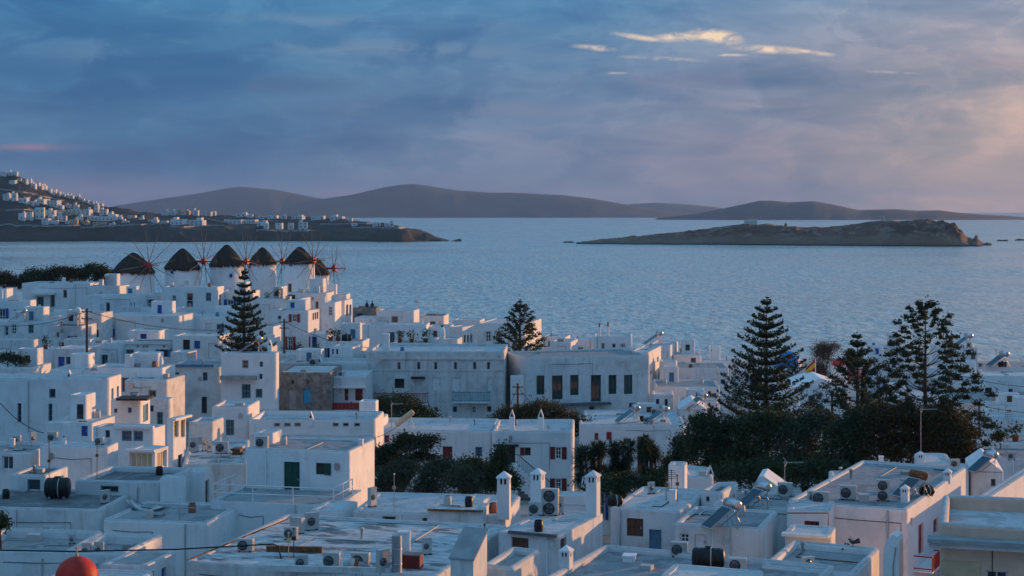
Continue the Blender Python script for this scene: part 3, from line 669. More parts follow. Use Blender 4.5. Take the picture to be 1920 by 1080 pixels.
def window(H, face, a0, a1, z0, z1, st):
    """st: k='window'|'door', c=frame material, p=pane/leaf material, n=(columns, rows) of panes, s='l','r','b' open shutters, sc=shutter material"""
    fn = face_fn(H, face); kind = st.get('k', 'window'); c = st.get('c', 'white_paint'); n = st.get('n', (2, 2) if kind == 'window' else (1, 1))
    fw = min(0.07 if H.mid[1] < 110 else 0.11, (a1 - a0) * 0.16); mb = MB(); e = 0.004
    A0, A1, Z0, Z1 = a0 + e, a1 - e, z0 + e, z1 - e
    if kind == 'door':
        mb.box(A0, A1, 0.14, 0.19, Z0, Z1, fn)
        cols = max(1, n[0])
        for i in range(cols):                       # raised planks / leaves
            x0 = A0 + (A1 - A0) * i / cols + 0.02; x1 = A0 + (A1 - A0) * (i + 1) / cols - 0.02
            for (f0, f1) in ((0.04, 0.46), (0.54, 0.96)): mb.box(x0, x1, 0.115, 0.14, Z0 + (Z1 - Z0) * f0, Z0 + (Z1 - Z0) * f1, fn)
        o = mb.build('door', st.get('p', c), H.obj)
        hb = MB(); hb.box(A1 - 0.16, A1 - 0.10, 0.07, 0.115, (Z0 + Z1) / 2 - 0.08, (Z0 + Z1) / 2 + 0.04, fn); hb.build('handle', 'metal_grey', o)
    else:
        for q in ((A0, A0 + fw, Z0, Z1), (A1 - fw, A1, Z0, Z1), (A0 + fw, A1 - fw, Z0, Z0 + fw), (A0 + fw, A1 - fw, Z1 - fw, Z1)): mb.box(q[0], q[1], 0.13, 0.22, q[2], q[3], fn)
        bw = fw * 0.3
        for i in range(1, n[0]): x = A0 + (A1 - A0) * i / n[0]; mb.box(x - bw, x + bw, 0.15, 0.20, Z0 + fw, Z1 - fw, fn)
        for i in range(1, n[1]): z = Z0 + (Z1 - Z0) * i / n[1]; mb.box(A0 + fw, A1 - fw, 0.155, 0.195, z - bw, z + bw, fn)
        o = mb.build('window', c, H.obj)
        gx = [A0 + fw] + [A0 + (A1 - A0) * i / n[0] for i in range(1, n[0])] + [A1 - fw]; gz = [Z0 + fw] + [Z0 + (Z1 - Z0) * i / n[1] for i in range(1, n[1])] + [Z1 - fw]
        big = (a1 - a0) * F / H.mid[1] > 22 or st.get('each')
        if big:
            for i in range(n[0]):
                for j in range(n[1]): pb = MB(); pb.box(gx[i] + .003, gx[i + 1] - .003, 0.185, 0.193, gz[j] + .003, gz[j + 1] - .003, fn); pb.build('pane', st.get('p', 'glass'), o)
        else:
            pb = MB(); pb.box(A0 + .01, A1 - .01, 0.185, 0.193, Z0 + .01, Z1 - .01, fn); pb.build('pane', st.get('p', 'glass'), o)
    if st.get('sill'):
        sb = MB(); sb.box(a0 - 0.08, a1 + 0.08, -0.09, 0.02, z0 - 0.09, z0 - 0.005, fn); sb.build('sill', 'white_paint', o)
    sh = st.get('s', '')
    for sd in ('l', 'r'):
        if sd in sh or 'b' in sh:
            sw = (a1 - a0) / 2 * st.get('sw', 1.0) if 'b' in sh else (a1 - a0) * st.get('sw', 0.8)
            q0, q1 = (a0 - sw - 0.02, a0 - 0.02) if sd == 'l' else (a1 + 0.02, a1 + sw + 0.02)
            sb = MB(); sb.box(q0, q1, -0.06, -0.015, z0, z1, fn)
            nz = max(3, min(9, int((z1 - z0) / 0.16)))
            for i in range(nz):
                zz = z0 + (z1 - z0) * (i + 0.5) / nz; sb.box(q0 + 0.06, q1 - 0.06, -0.075, -0.06, zz - 0.03, zz + 0.03, fn)
            sb.build('shutter', st.get('sc', c), o)

# ------------------------------------------------------------------ extra parts of a house
def loc_on(H, px, py, z=None, D=None):
    """local (x, y) of the roof point seen at that pixel"""
    z = H.zroof if z is None else z
    Dp = (HC - z) * F / (py - YH) if D is None else D
    X = PX(px, Dp) - H.mid[0]; Y = Dp - H.mid[1]
    return X * H.u[0] + Y * H.u[1], X * H.v[0] + Y * H.v[1]
def inside(H, x, y, what):
    mx, my = H.w / 2 - 0.1, H.d - 0.1
    if not (-mx <= x <= mx and 0.1 <= y <= my): print('off the roof', H.key, what, round(x, 2), round(y, 2), 'w', round(H.w, 2), 'd', round(H.d, 2))
    return max(-mx, min(mx, x)), max(0.1, min(my, y))
def chimney(H, px, py, ytop, wpx, style='tower', m='clean_white'):
    """chimney standing on the roof: base seen at (px, py), top at row ytop"""
    x, y = inside(H, *loc_on(H, px, py), 'chimney'); Dp = H.mid[1] + H.u[1] * x + H.v[1] * y
    h = (py - ytop) * Dp / F; w = wpx * Dp / F; z0 = H.zroof - H.zb; b = w / 2; mb = MB()
    par = None
    def ring(hw, za, zb_): mb.box(x - hw, x + hw, y - hw, y + hw, za, zb_)
    if style == 'tower':                             # tall square stack, pierced collar, pyramid cap
        cap = w * 0.42; col = w * 0.55
        ring(b * 0.92, z0 - .1, z0 + h - cap - col)
        for (sx, sy) in ((-1, -1), (1, -1), (1, 1), (-1, 1)): mb.box(x + sx * b * .68 - b * .22, x + sx * b * .68 + b * .22, y + sy * b * .68 - b * .22, y + sy * b * .68 + b * .22, z0 + h - cap - col, z0 + h - cap - .06)
        for (sx, sy) in ((0, -1), (1, 0), (0, 1), (-1, 0)): mb.box(x + sx * b * .78 - b * .13, x + sx * b * .78 + b * .13, y + sy * b * .78 - b * .13, y + sy * b * .78 + b * .13, z0 + h - cap - col, z0 + h - cap - .06)
        mb.add([(x - b, y - b, z0 + h - cap), (x + b, y - b, z0 + h - cap), (x + b, y + b, z0 + h - cap), (x - b, y + b, z0 + h - cap), (x, y, z0 + h)], [(0, 1, 4), (1, 2, 4), (2, 3, 4), (3, 0, 4)])
        mb.box(x - b * 1.06, x + b * 1.06, y - b * 1.06, y + b * 1.06, z0 + h - cap - .07, z0 + h - cap)
        ob = mb.build('chimney', m, H.obj)
        ib = MB(); ib.box(x - b * .5, x + b * .5, y - b * .5, y + b * .5, z0 + h - cap - col + .01, z0 + h - cap - .07); ib.build('flue', 'rubber', ob)
    elif style == 'gable':                           # narrow stack with two slabs leaning together on top
        k = w * 1.3
        ring(b, z0 - .1, z0 + h - k)
        for s in (-1, 1):
            mb.add([(x + s * b, y - b, z0 + h - k), (x + s * b, y + b, z0 + h - k), (x + s * .02, y + b, z0 + h), (x + s * .02, y - b, z0 + h),
                    (x + s * b * .55, y - b, z0 + h - k), (x + s * b * .55, y + b, z0 + h - k), (x - s * .02, y + b, z0 + h - .12), (x - s * .02, y - b, z0 + h - .12)],
                   [(0, 1, 2, 3), (4, 7, 6, 5), (0, 3, 7, 4), (1, 5, 6, 2), (0, 4, 5, 1)])
        ob = mb.build('chimney', m, H.obj)
        ib = MB(); ib.box(x - b * .5, x + b * .5, y - b * .6, y + b * .6, z0 + h - k, z0 + h - k * .55); ib.build('flue', 'rubber', ob)
    elif style == 'pot':                             # rounded stack with a clay pot
        mb.lathe([(b, -.1), (b * .95, h * .55), (b * .7, h * .68), (b * .62, h * .7)], 14, (x, y, z0)); ob = mb.build('chimney', m, H.obj)
        ib = MB(); ib.lathe([(b * .6, h * .66), (b * .66, h * .9), (b * .8, h * .93), (b * .8, h), (b * .5, h), (b * .45, h * .8)], 14, (x, y, z0)); ib.build('chimney_pot', 'terracotta', ob)
    elif style == 'round':                           # plump dome-shouldered stack
        mb.lathe([(b, -.1), (b, h * .5), (b * .9, h * .66), (b * .66, h * .82), (b * .4, h * .9), (.01, h * .92)], 16, (x, y, z0)); ob = mb.build('chimney', m, H.obj)
        ib = MB(); ib.lathe([(b * .42, h * .88), (b * .46, h), (b * .3, h), (b * .28, h * .9)], 12, (x, y, z0)); ib.build('chimney_pot', 'rubber', ob)
    else:                                            # plain pier
        mb.box(x - b, x + b, y - b, y + b, z0 - .1, z0 + h - .06); mb.box(x - b * 1.12, x + b * 1.12, y - b * 1.12, y + b * 1.12, z0 + h - .06, z0 + h); ob = mb.build('chimney', m, H.obj)
    return ob
def face_box(H, face, p0, q0, p1, q1, out, name, m, inn=0.0, parent=None):
    """slab standing out of a face by `out` metres, seen between those pixels"""
    fn = face_fn(H, face)
    B, dr = (H.mid, H.u) if face == 'f' else ((H.mid[0] + (1 if face == 'r' else -1) * H.u[0] * H.w / 2, H.mid[1] + (1 if face == 'r' else -1) * H.u[1] * H.w / 2), H.v)
    ta, tb = sorted((_ray_t(B, dr, (p0 - 960) / F), _ray_t(B, dr, (p1 - 960) / F))); Dm = B[1] + dr[1] * (ta + tb) / 2
    z1, z0 = PZ(q0, Dm) - H.zb, PZ(q1, Dm) - H.zb
    mb = MB(); mb.box(ta, tb, -out, -0.003 if inn == 0 else inn, z0, z1, fn)
    return mb.build(name, m, parent or H.obj), (ta, tb, z0, z1)
def balcony(H, face, p0, q0, p1, q1, out, m, bars=True, slab='white_paint'):
    """floor slab with railing; q0 = handrail row, q1 = floor row"""
    fl, (a0, a1, z0, z1) = face_box(H, face, p0, q1, p1, q1 + 3, out, 'balcony', slab); zf = z1; fn = face_fn(H, face)
    B = H.mid; zr = zf + (q1 - q0) * B[1] / F
    rb = MB(); T_ = 0.05 if B[1] < 110 else 0.09
    for (x0, x1, y0, y1) in ((a0, a1, -out, -out + T_), (a0, a0 + T_, -out + T_, -.01), (a1 - T_, a1, -out + T_, -.01)):
        rb.box(x0, x1, y0, y1, zr - .06, zr, fn); rb.box(x0, x1, y0, y1, zf + .08, zf + .13, fn)
    ra = rb.build('railing', m, fl)
    if bars:
        n = max(4, int((a1 - a0) / 0.16)); bb = MB(); bw_ = .022 if B[1] < 110 else .026; bb.box(-bw_, bw_, 0, .028, 0, zr - zf - .06)
        me = bb.mesh('baluster', m)
        for i in range(n + 1):
            o = bpy.data.objects.new('baluster', me); COL.objects.link(o); o.parent = fl; o.location = fn(a0 + .02 + (a1 - a0 - .04) * i / n, -out + .01, zf)
    else:
        n = max(3, int((a1 - a0) / 0.35)); w_ = (a1 - a0) / n
        bb = MB(); bb.box(0, w_ - .012, 0, .03, .14, zr - zf - .07); me = bb.mesh('board', m)
        for i in range(n):
            o = bpy.data.objects.new('board', me); COL.objects.link(o); o.parent = fl; o.location = fn(a0 + w_ * i, -out + .008, zf)
    return fl

RED = dict(c='red_paint'); BLU = dict(c='blue_paint'); 
def door(m, **k): return dict(k='door', c=m, **k)
DK = dict(c='slate_blue', n=(1, 1)); GR = dict(c='green_paint', n=(2, 3)); WH = dict(c='white_paint', n=(2, 2)); SLOT = dict(c='concrete', n=(1, 1))
# ================================================================== the town, front to back
h = house
# ---- foreground, left
h('dome_church', 'small white church under the red dome at the lower left corner', 40, 224, 1112, 62, 6, 4.2, par=.12, roof='roof_white', cat='church', name='white_church', r=.3)
h('low_left', 'low white house with walled roof terrace at the lower left edge', -70, 128, 1030, 76, 5, 5.0, par=.45, roof='roof_grey', m='white')
h('ac_court', 'low white block carrying fan units behind the red dome', 118, 236, 1034, 73.5, 10, 4.5, par=.55, roof='roof_grey', m='white')
h('brown_roof', 'white block with brownish flat roof and sunlit side beside the red dome', 186, 270, 1060, 69, 14, xb=334, par=.06, roof='concrete', m='white',
  wins=[('r', (280, 1072, 289, 1120), door('brown_wood')), ('r', (303, 1064, 312, 1120), door('blue_paint'))])
h('tank_roof', 'wide white house whose dark flat roof carries a big black tank', -70, 187, 952, 88, 6, 6.2, par=.12, roof='roof_dark', m='old_white')
h('blue_terrace', 'long white block with blue-grey flat roof left of the white railing', 191, 388, 976, 85, 10, 5.8, par=.16, roof='roof_grey', m='clean_white')
h('hut_left', 'small white hut with a grey-framed window behind the black tank', 16, 85, 890, 94, 8, 3.4, par=.12, roof='roof_dark', wins=[('f', (51, 899, 77, 925), dict(c='slate_blue', n=(1, 1), p='dull_glass'))], name='roof_hut', cat='hut')
h('slot_block', 'low white block with one wide dark slot window and walled roof', 138, 300, 900, 92.5, 9, 5.5, par=.4, roof='roof_dark', wins=[('f', (188, 911, 222, 924), dict(c='concrete', n=(2, 1)))])
h('curved_wall', 'white block with rounded sunlit end right of the slot window', 297, 341, 897, 91, 14, xb=352, par=.1, r=.5, m='clean_white', name='white_block', cat='house')
h('brown_door_hut', 'white hut with brown door in its sunlit right wall', 340, 382, 886, 97, 16, xb=397, par=.05, m='clean_white', wins=[('r', (385, 900, 392, 945), door('brown_wood'))], name='roof_hut', cat='hut')
# ---- foreground, centre
h('big_roof', 'wide low building with a weathered flat roof crowded with fan units', 345, 819, 1066, 67.6, 15, 11.3, par=.10, roof='roof_worn', m='old_white', th=.3)
h('rail_terrace', 'white terrace block with a white tube railing along its edge', 392, 628, 944, 88.5, 12, 5.2, par=.03, roof='roof_grey', m='clean_white')
h('green_door', 'white cube house with a dark green door and small green window', 460, 655, 843, 93, 12, xb=704, par=.10, roof='roof_grey', m='clean_white', r=.22,
  wins=[('f', (532, 866, 562, 931), door('green_paint', n=(2, 1))), ('f', (592, 868, 608, 890), dict(c='green_paint', n=(1, 1), s='r', sw=.75))])
h('roof_cabin', 'white cabin with a fan unit on top of the green-door house', 474, 511, 812, 96, 14, xb=531, par=.04, m='clean_white', name='roof_cabin', cat='hut', zb=11.9)
h('back_parapet', 'long low white roof wall behind the green-door house', 512, 690, 829, 101, 4, 3.0, par=.2, roof='roof_grey', name='roof_block')
h('lit_kerb', 'low rounded white block glowing pink below the terrace railing', 578, 640, 958, 84.5, 12, 3.2, par=.06, r=.4, m='clean_white', name='roof_block')
h('middle_roofs', 'long low white house with small slots behind the weathered roof', 660, 948, 962, 83, 8, 6.0, par=.10, roof='roof_white', m='white',
  wins=[('f', (717, 968, 742, 978), SLOT), ('f', (792, 971, 801, 981), SLOT), ('f', (868, 973, 890, 986), SLOT)])
h('middle_step', 'white step block with rust-brown roof edge between chimneys and trees', 800, 906, 956, 81.6, 8, 2.2, par=.03, name='roof_block', m='white', zb=9.6)
h('pink_box', 'small flat white box catching sunlight behind the slender chimney', 868, 906, 938, 86, 14, 2.0, par=.08, name='roof_block', m='clean_white')
h('chimney_house', 'white house with brown doors below three tall chimneys', 931, 1046, 1001, 72.5, 23, 6.2, par=.06, roof='roof_white', m='white',
  wins=[('f', (959, 1004, 991, 1048), door('brown_wood', n=(3, 1))), ('r', (1049, 1004, 1062, 1050), door('brown_wood'))])
h('fence_block', 'pale blue-white wall block between two tall chimneys', 1048, 1102, 928, 82.5, 6, 1.2, par=.05, name='roof_block', m='clean_white')
h('low_front', 'low white parapet block with pipes at the bottom centre', 902, 962, 1060, 64.5, 20, 3.6, par=.25, roof='roof_grey', m='old_white', name='roof_block')
h('right_terrace', 'broad blue-grey roof terrace with sunlit kerb at the bottom right of centre', 985, 1470, 1125, 58, 23.5, 8.6, par=.26, roof='roof_grey', m='white', th=.3)
h('step_front', 'low white roof step in front of the big black water tank', 1236, 1412, 1086, 59.6, 20, 2.2, par=.05, zb=11.4, name='roof_block', m='clean_white')
# ---- foreground, right
h('brown_shutter_block', 'white block with one brown shuttered window right of the tall chimney', 1142, 1276, 953, 79, 19, 6.6, par=.14, roof='roof_white', m='white',
  wins=[('f', (1175, 972, 1206, 1006), door('brown_wood', n=(2, 1))), ('f', (1217, 993, 1240, 1030), door('slate_blue'))])
h('pier_block', 'tall narrow white pier beside rusty antenna poles', 1252, 1284, 873, 87, 12, 1.6, par=.04, name='roof_block', m='clean_white')
h('behind_pier', 'low white house with a vent box before the dark trees', 1284, 1338, 893, 92, 4, 4.0, par=.15, name='white_house')
h('lit_box', 'small white roof box with sunlit right side under the dark trees', 1312, 1355, 921, 82, 22, xb=1386, par=.3, roof='roof_dark', m='clean_white', name='roof_block', wins=[('f', (1322, 931, 1330, 941), dict(c='concrete', n=(1, 1)))])
h('grey_roof_mid', 'white house with a barred window and grey roof under the shiny heater', 1262, 1428, 985, 74, 19, 4.6, par=.12, roof='roof_grey', m='white',
  wins=[('f', (1267, 1000, 1292, 1018), dict(c='white_paint', n=(2, 2))), ('f', (1302, 1002, 1326, 1030), door('white_paint'))])
h('upper_ledge', 'white house with a dark wide window behind the shiny heater', 1335, 1480, 948, 80, 19, 4.4, par=.12, roof='roof_grey', m='clean_white', wins=[('f', (1341, 959, 1354, 970), dict(c='concrete', n=(2, 1)))])
h('red_balcony_house', 'big white house with red balcony and red door on its side wall', 1476, 1700, 946, 77, 27, xb=1812, par=.12, roof='roof_grey', m='clean_white', r=.2,
  wins=[('r', (1722, 982, 1732, 1040), door('red_paint', n=(1, 1))), ('r', (1750, 972, 1759, 1000), door('red_paint', n=(1, 1))), ('r', (1707, 971, 1711, 985), dict(c='red_paint', n=(1, 1)))])
h('red_slit_wing', 'low white wing with a red slit window below the fan units', 1474, 1556, 957, 75, 16, 3.0, par=.05, m='clean_white', wins=[('f', (1508, 977, 1536, 989), dict(c='red_paint', n=(3, 1)))])
h('awning_block', 'low white block with a dirty ledge beside the perched pigeons', 1470, 1558, 1000, 71, 18, 2.0, par=.05, m='old_white', name='roof_block')
h('pink_side', 'low white terrace block with long sunlit right wall at the bottom right', 1425, 1602, 1064, 63.5, 24, xb=1651, par=.35, roof='roof_grey', m='white')
h('beige_house', 'beige house with a deep cornice at the lower right corner', 1762, 2080, 990, 61, 16, 7.0, par=.62, roof='roof_white', m='beige', th=.3, name='beige_house',
  wins=[('f', (1848, 1070, 1890, 1110), dict(c='white_paint', n=(2, 1)))])
h('right_wall', 'long white wall block running off the right edge', 1816, 1840, 941, 79, 30, 13.0, par=.08, m='clean_white', roof='roof_grey', name='white_house')
h('vault_hut', 'white barrel-shouldered hut below the branching pine', 1722, 1786, 867, 98, 10, 4.0, par=.05, r=.55, rt=.3, m='clean_white', name='roof_hut', cat='hut', wins=[('f', (1728, 873, 1756, 900), door('white_paint', n=(1, 1)))])
h('fan_hut', 'tiny white hut with a round fan right of the barrel-shouldered hut', 1786, 1817, 878, 96, 12, 2.0, par=.05, m='clean_white', name='roof_hut', cat='hut')
h('gable_hut', 'white house with sloping roof edge near the right edge', 1820, 1882, 884, 96, 12, 5.0, par=.1, m='white', wins=[('f', (1858, 898, 1867, 912), DK), ('f', (1872, 901, 1880, 912), DK)])
h('edge_house_low', 'white house with rust-edged roof at the far right below the lamp-lit antenna', 1872, 2040, 862, 104, 10, 5.5, par=.1, m='white', roof='roof_grey')
h('stepped_wall', 'low white roof house stepping up below the dark trees', 1556, 1742, 904, 94, 10, 4.0, par=.1, m='clean_white')
# ---- left, middle distance
h('sun_room', 'small glazed sun room with cream curtains on a roof', 240, 290, 843, 104, 14, xb=316, par=.05, m='clean_white', name='sun_room', cat='house', r=.06,
  wins=[('f', (243, 847, 285, 877), dict(c='white_paint', n=(4, 1), p='curtain', each=1)), ('r', (294, 846, 313, 878), dict(c='white_paint', n=(4, 1), p='curtain', each=1))])
h('pink_left', 'white block with sunlit right end below the blue door', 72, 201, 836, 103, 10, xb=224, par=.12, m='clean_white')
h('left_edge_mid', 'white house with a pale double window at the left edge', -70, 60, 846, 104, 4, 5.0, par=.3, roof='roof_grey', wins=[('f', (4, 855, 25, 881), dict(c='white_paint', n=(2, 1), p='dull_glass'))])
h('blue_window_house', 'white house with slate blue glazed windows left of the amber windows', 172, 286, 802, 113, 12, xb=312, par=.05, roof='roof_grey', m='clean_white',
  wins=[('f', (197, 806, 206, 821), DK), ('f', (228, 805, 247, 827), dict(c='slate_blue', n=(3, 2), each=1)), ('f', (250, 805, 268, 827), dict(c='slate_blue', n=(3, 2), each=1)), ('r', (308, 797, 311, 822), DK)])
h('amber_tower', 'narrow white house with amber-glinting window grid on its sunny side', 312, 324, 785, 109, 20, xb=350, par=.04, m='clean_white', wins=[('r', (326, 787, 335, 820), dict(c='curtain', n=(2, 4), p='amber_glint', each=1)), ('r', (339, 787, 347, 820), dict(c='curtain', n=(2, 4), p='amber_glint', each=1)), ('r', (334, 852, 342, 880), DK)])
h('blue_door_room', 'low white room with a bright blue door below the big plain house', 82, 172, 793, 117, 8, 4.6, par=.05, m='clean_white', roof='roof_white', wins=[('f', (152, 797, 168, 818), door('blue_paint', n=(1, 1)))])
h('junk_roof', 'low roof cluttered with boxes and pipes left of the green-door house', 342, 466, 868, 107, -9, 11.0, par=.2, roof='roof_worn', m='old_white')
h('slot_row', 'long white building with a row of small dark slot windows', 466, 704, 786, 128, 2, 6.0, par=.45, m='clean_white', wins=[('f', (a, 793, b, 800), SLOT) for a, b in ((514, 525), (533, 545), (552, 564), (624, 635), (643, 654), (664, 675))])
h('plain_wall', 'blank white block between cluttered roof and slot windows', 396, 466, 762, 132, 2, 5.0, par=.2, m='clean_white')
h('plain_big', 'big plain white house with tall open-shuttered windows at the left edge', -80, 204, 708, 128, 8, xb=229, par=.3, m='clean_white', r=.3,
  wins=[('f', (92, 729, 104, 746), dict(c='slate_blue', n=(1, 1), s='r', sw=.5, sc='white_paint')), ('f', (33, 756, 40, 792), dict(c='slate_blue', n=(1, 3), s='b', sw=1.9, sc='white_paint')),
        ('f', (91, 757, 98, 792), dict(c='slate_blue', n=(1, 3), s='b', sw=1.9, sc='white_paint')), ('r', (209, 728, 213, 752), DK), ('r', (219, 724, 223, 745), DK)])
h('pergola_room', 'low white porch room with blue windows and reed shade', 206, 263, 750, 124, 12, xb=283, par=.05, m='clean_white', wins=[('f', (214, 766, 220, 774), DK), ('f', (240, 764, 247, 774), BLU), ('r', (268, 758, 278, 790), door('slate_blue'))])
h('grey_flank', 'stained white house between the porch room and the pale old house', 232, 312, 712, 140, 8, 5.0, par=.15, m='old_white')
h('old_pale', 'stained pale house with a dark blue roof edge and tall narrow doors', 310, 412, 688, 152, 3, 8.0, par=.15, m='old_white', roof='roof_grey',
  wins=[('f', (326, 698, 336, 714), dict(c='slate_blue', n=(2, 2))), ('f', (380, 698, 389, 714), dict(c='slate_blue', n=(2, 2))), ('f', (326, 745, 336, 769), dict(c='dark_wood', n=(1, 2))), ('f', (378, 744, 388, 775), dict(c='dark_wood', n=(1, 3)))])
h('tall_white', 'tall white house with a solar heater on its roof below the tall pine', 413, 518, 662, 150, 6, xb=524, par=.1, m='clean_white', roof='roof_white',
  wins=[('f', (454, 675, 466, 691), dict(c='concrete', n=(1, 2))), ('f', (487, 678, 493, 688), DK), ('f', (486, 701, 492, 711), DK), ('f', (453, 720, 470, 747), dict(c='teal_paint', n=(3, 2))), ('f', (479, 729, 492, 746), dict(c='teal_paint', n=(1, 1), p='dull_glass')), ])
h('stone_ruin', 'old grey stone house with one sky blue door', 523, 620, 698, 156, 2, 8.0, par=.1, m='stone', roof='roof_white', name='stone_house',
  wins=[('f', (569, 729, 583, 757), door('sky_blue', n=(2, 1))), ('f', (540, 730, 556, 768), door('concrete', n=(2, 1))), ('f', (545, 712, 552, 722), SLOT), ('f', (574, 712, 581, 722), SLOT), ('f', (538, 772, 545, 780), SLOT)])
h('red_board_balcony', 'white house with a solid dark red board balcony', 620, 686, 706, 158, 1, 7.0, par=.1, m='white', wins=[('f', (646, 729, 653, 751), door('dark_red')), ('f', (666, 729, 680, 751), door('dark_red', n=(2, 1))), ('f', (630, 775, 638, 782), SLOT), ('f', (652, 775, 660, 782), SLOT)])
h('six_windows', 'broad white house with six small windows, red and teal balconies', 687, 946, 659, 166, 2, 10.0, par=.25, m='old_white', roof='roof_white',
  wins=[('f', (a - 3, 679, a + 3, 693), dict(c='concrete', n=(1, 1))) for a in (748, 785, 817, 854, 890, 916)] +
       [('f', (740, 710, 758, 728), dict(c='dark_wood', n=(3, 2))), ('f', (810, 708, 826, 732), door('white_paint', n=(2, 1))), ('f', (847, 708, 863, 732), door('white_paint', n=(2, 1))), ('f', (914, 708, 924, 734), door('white_paint', n=(2, 1))),
        ('f', (815, 763, 821, 772), SLOT), ('f', (849, 762, 857, 773), dict(c='slate_blue', n=(1, 2))), ('f', (885, 762, 893, 774), dict(c='white_paint', n=(2, 2))), ('f', (913, 762, 921, 772), dict(c='brown_wood', n=(1, 1)))])
h('green_windows', 'broad white house with six tall dark green windows', 985, 1219, 668, 167, -15, xb=946, par=.2, m='white', roof='roof_grey',
  wins=[('f', (1006, 704, 1021, 740), GR), ('f', (1035, 704, 1055, 749), GR), ('f', (1069, 703, 1085, 741), GR), ('f', (1108, 703, 1127, 753), dict(c='green_paint', n=(2, 4))), ('f', (1141, 703, 1156, 739), GR), ('f', (1170, 703, 1186, 739), dict(c='green_paint', n=(2, 3), p='dull_glass')),
        ('f', (1104, 761, 1115, 778), SLOT), ('f', (1179, 755, 1191, 765), SLOT)])
h('meter_pier', 'narrow white pier house beside the red-brown pole', 957, 982, 707, 161, 0, 2.0, par=.05, m='clean_white', name='white_block')
h('slot_end', 'white rooftop wing with small windows between dark shrubs', 640, 716, 785, 140, 4, 4.0, par=.2, m='clean_white', name='white_block')
h('brown_shutters_left', 'white house wing with one big brown shutter behind the garden trees', 700, 922, 806, 137, 4, 8.0, par=.25, m='clean_white', roof='roof_white',
  wins=[('f', (721, 816, 730, 830), door('red_paint', n=(1, 1))), ('f', (767, 815, 778, 828), DK), ('f', (830, 837, 848, 863), door('dark_red', n=(2, 1))), ('f', (891, 838, 904, 856), dict(c='slate_blue', n=(3, 3)))])
h('brown_shutters_right', 'white two-storey house with brown-shuttered windows and outside stair', 922, 1075, 808, 133, 3, 8.0, par=.3, m='clean_white', roof='roof_white', r=.45, rt=.13,
  wins=[('f', (926, 836, 966, 868), dict(c='dark_wood', n=(5, 3), each=1)), ('f', (984, 839, 995, 854), dict(c='dark_wood', n=(2, 2), s='l', sw=.75, sc='dark_red')), ('f', (1041, 838, 1053, 861), dict(c='white_paint', n=(2, 3), s='b', sw=1.5, sc='dark_red')), ('f', (1041, 897, 1053, 921), dict(c='white_paint', n=(2, 3), s='b', sw=1.5, sc='dark_red'))])
h('vine_house', 'white house with rounded corner behind the yucca trees', 1086, 1286, 796, 146, 2, 7.0, par=.15, m='clean_white', r=.6, rt=.13,
  wins=[('f', (1137, 810, 1147, 825), door('red_paint')), ('f', (1115, 812, 1122, 825), door('red_paint')), ('f', (1170, 822, 1181, 833), dict(c='teal_paint', n=(2, 1), p='dull_glass')), ('f', (1195, 819, 1210, 888), door('brown_wood', n=(2, 1)))])
h('back_of_vines', 'low white roof behind two solar heaters', 1095, 1272, 779, 156, 2, 5.0, par=.15, m='white')
h('small_gable', 'small white house with dark panels before the large pine', 1272, 1326, 768, 158, 4, 5.0, par=.1, m='white', wins=[('f', (1288, 795, 1293, 815), DK), ('f', (1305, 790, 1309, 815), door('dark_red'))])
h('pink_wide', 'wide pinkish white house left of the large pine', 1228, 1350, 724, 176, 3, 7.0, par=.15, m='clean_white', roof='roof_grey')
h('pink_upper', 'long pinkish white house with small vents left of the large pine', 1242, 1367, 690, 190, 3, 7.0, par=.1, m='clean_white', roof='roof_grey', wins=[('f', (1244, 712, 1252, 720), SLOT), ('f', (1333, 711, 1342, 720), SLOT), ('f', (1351, 711, 1360, 720), SLOT)])
h('dark_door_cube', 'white cube with one dark doorway at the water edge', 1262, 1315, 665, 199, 4, 5.0, par=.08, m='clean_white', wins=[('f', (1295, 671, 1305, 691), dict(c='slate_blue', n=(1, 1)))])
h('arch_end', 'white house with rounded sunlit end above the pinkish houses', 1214, 1257, 647, 198, 14, xb=1273, par=.1, m='clean_white', r=.8, rt=.13)
h('slit_end', 'white house with two slits in its rounded sunlit wall', 1180, 1216, 660, 184, 14, xb=1241, par=.1, m='clean_white', r=.6, rt=.13, wins=[('r', (1224, 672, 1226, 681), SLOT), ('r', (1232, 669, 1235, 679), SLOT), ('r', (1219, 695, 1222, 702), SLOT)])
h('twin_chimneys', 'white house with three dark windows under twin slender chimneys', 1111, 1184, 631, 197, 5, xb=1190, par=.1, m='clean_white', wins=[('f', (1127, 643, 1134, 659), dict(c='white_paint', n=(2, 1))), ('f', (1147, 644, 1155, 653), dict(c='white_paint', n=(1, 1))), ('f', (1162, 644, 1173, 653), dict(c='white_paint', n=(3, 1)))])
h('lit_cube', 'small white cube with sunlit side behind the green-window house', 1030, 1070, 641, 190, 12, xb=1084, par=.1, m='clean_white')
# ---- upper middle
h('pine_wall', 'plain white house with broad sunlit wall behind the small pine', 893, 984, 607, 194, 12, xb=1016, par=.1, m='clean_white')
h('arcade', 'white house with three sunlit arched openings left of the small pine', 840, 866, 613, 190, 24, xb=891, par=.1, m='clean_white', wins=[('r', (870, 628, 874, 642), dict(c='brown_wood', n=(1, 1))), ('r', (876, 628, 880, 642), dict(c='brown_wood', n=(1, 1))), ('r', (882, 627, 886, 642), dict(c='brown_wood', n=(1, 1)))])
h('round_stack_house', 'white roof house with plump chimney on the six-window house', 812, 858, 636, 177, 6, 4.0, par=.1, m='white')
h('planted_terrace', 'white roof terrace wall with potted plants on the six-window house', 734, 810, 643, 176, 4, 4.0, par=.25, m='white', roof='roof_grey')
h('wide_plain', 'wide plain white house with one small vent above the planted terrace', 672, 800, 609, 197, 6, xb=806, par=.1, m='clean_white', wins=[('f', (779, 606, 784, 611), SLOT)])
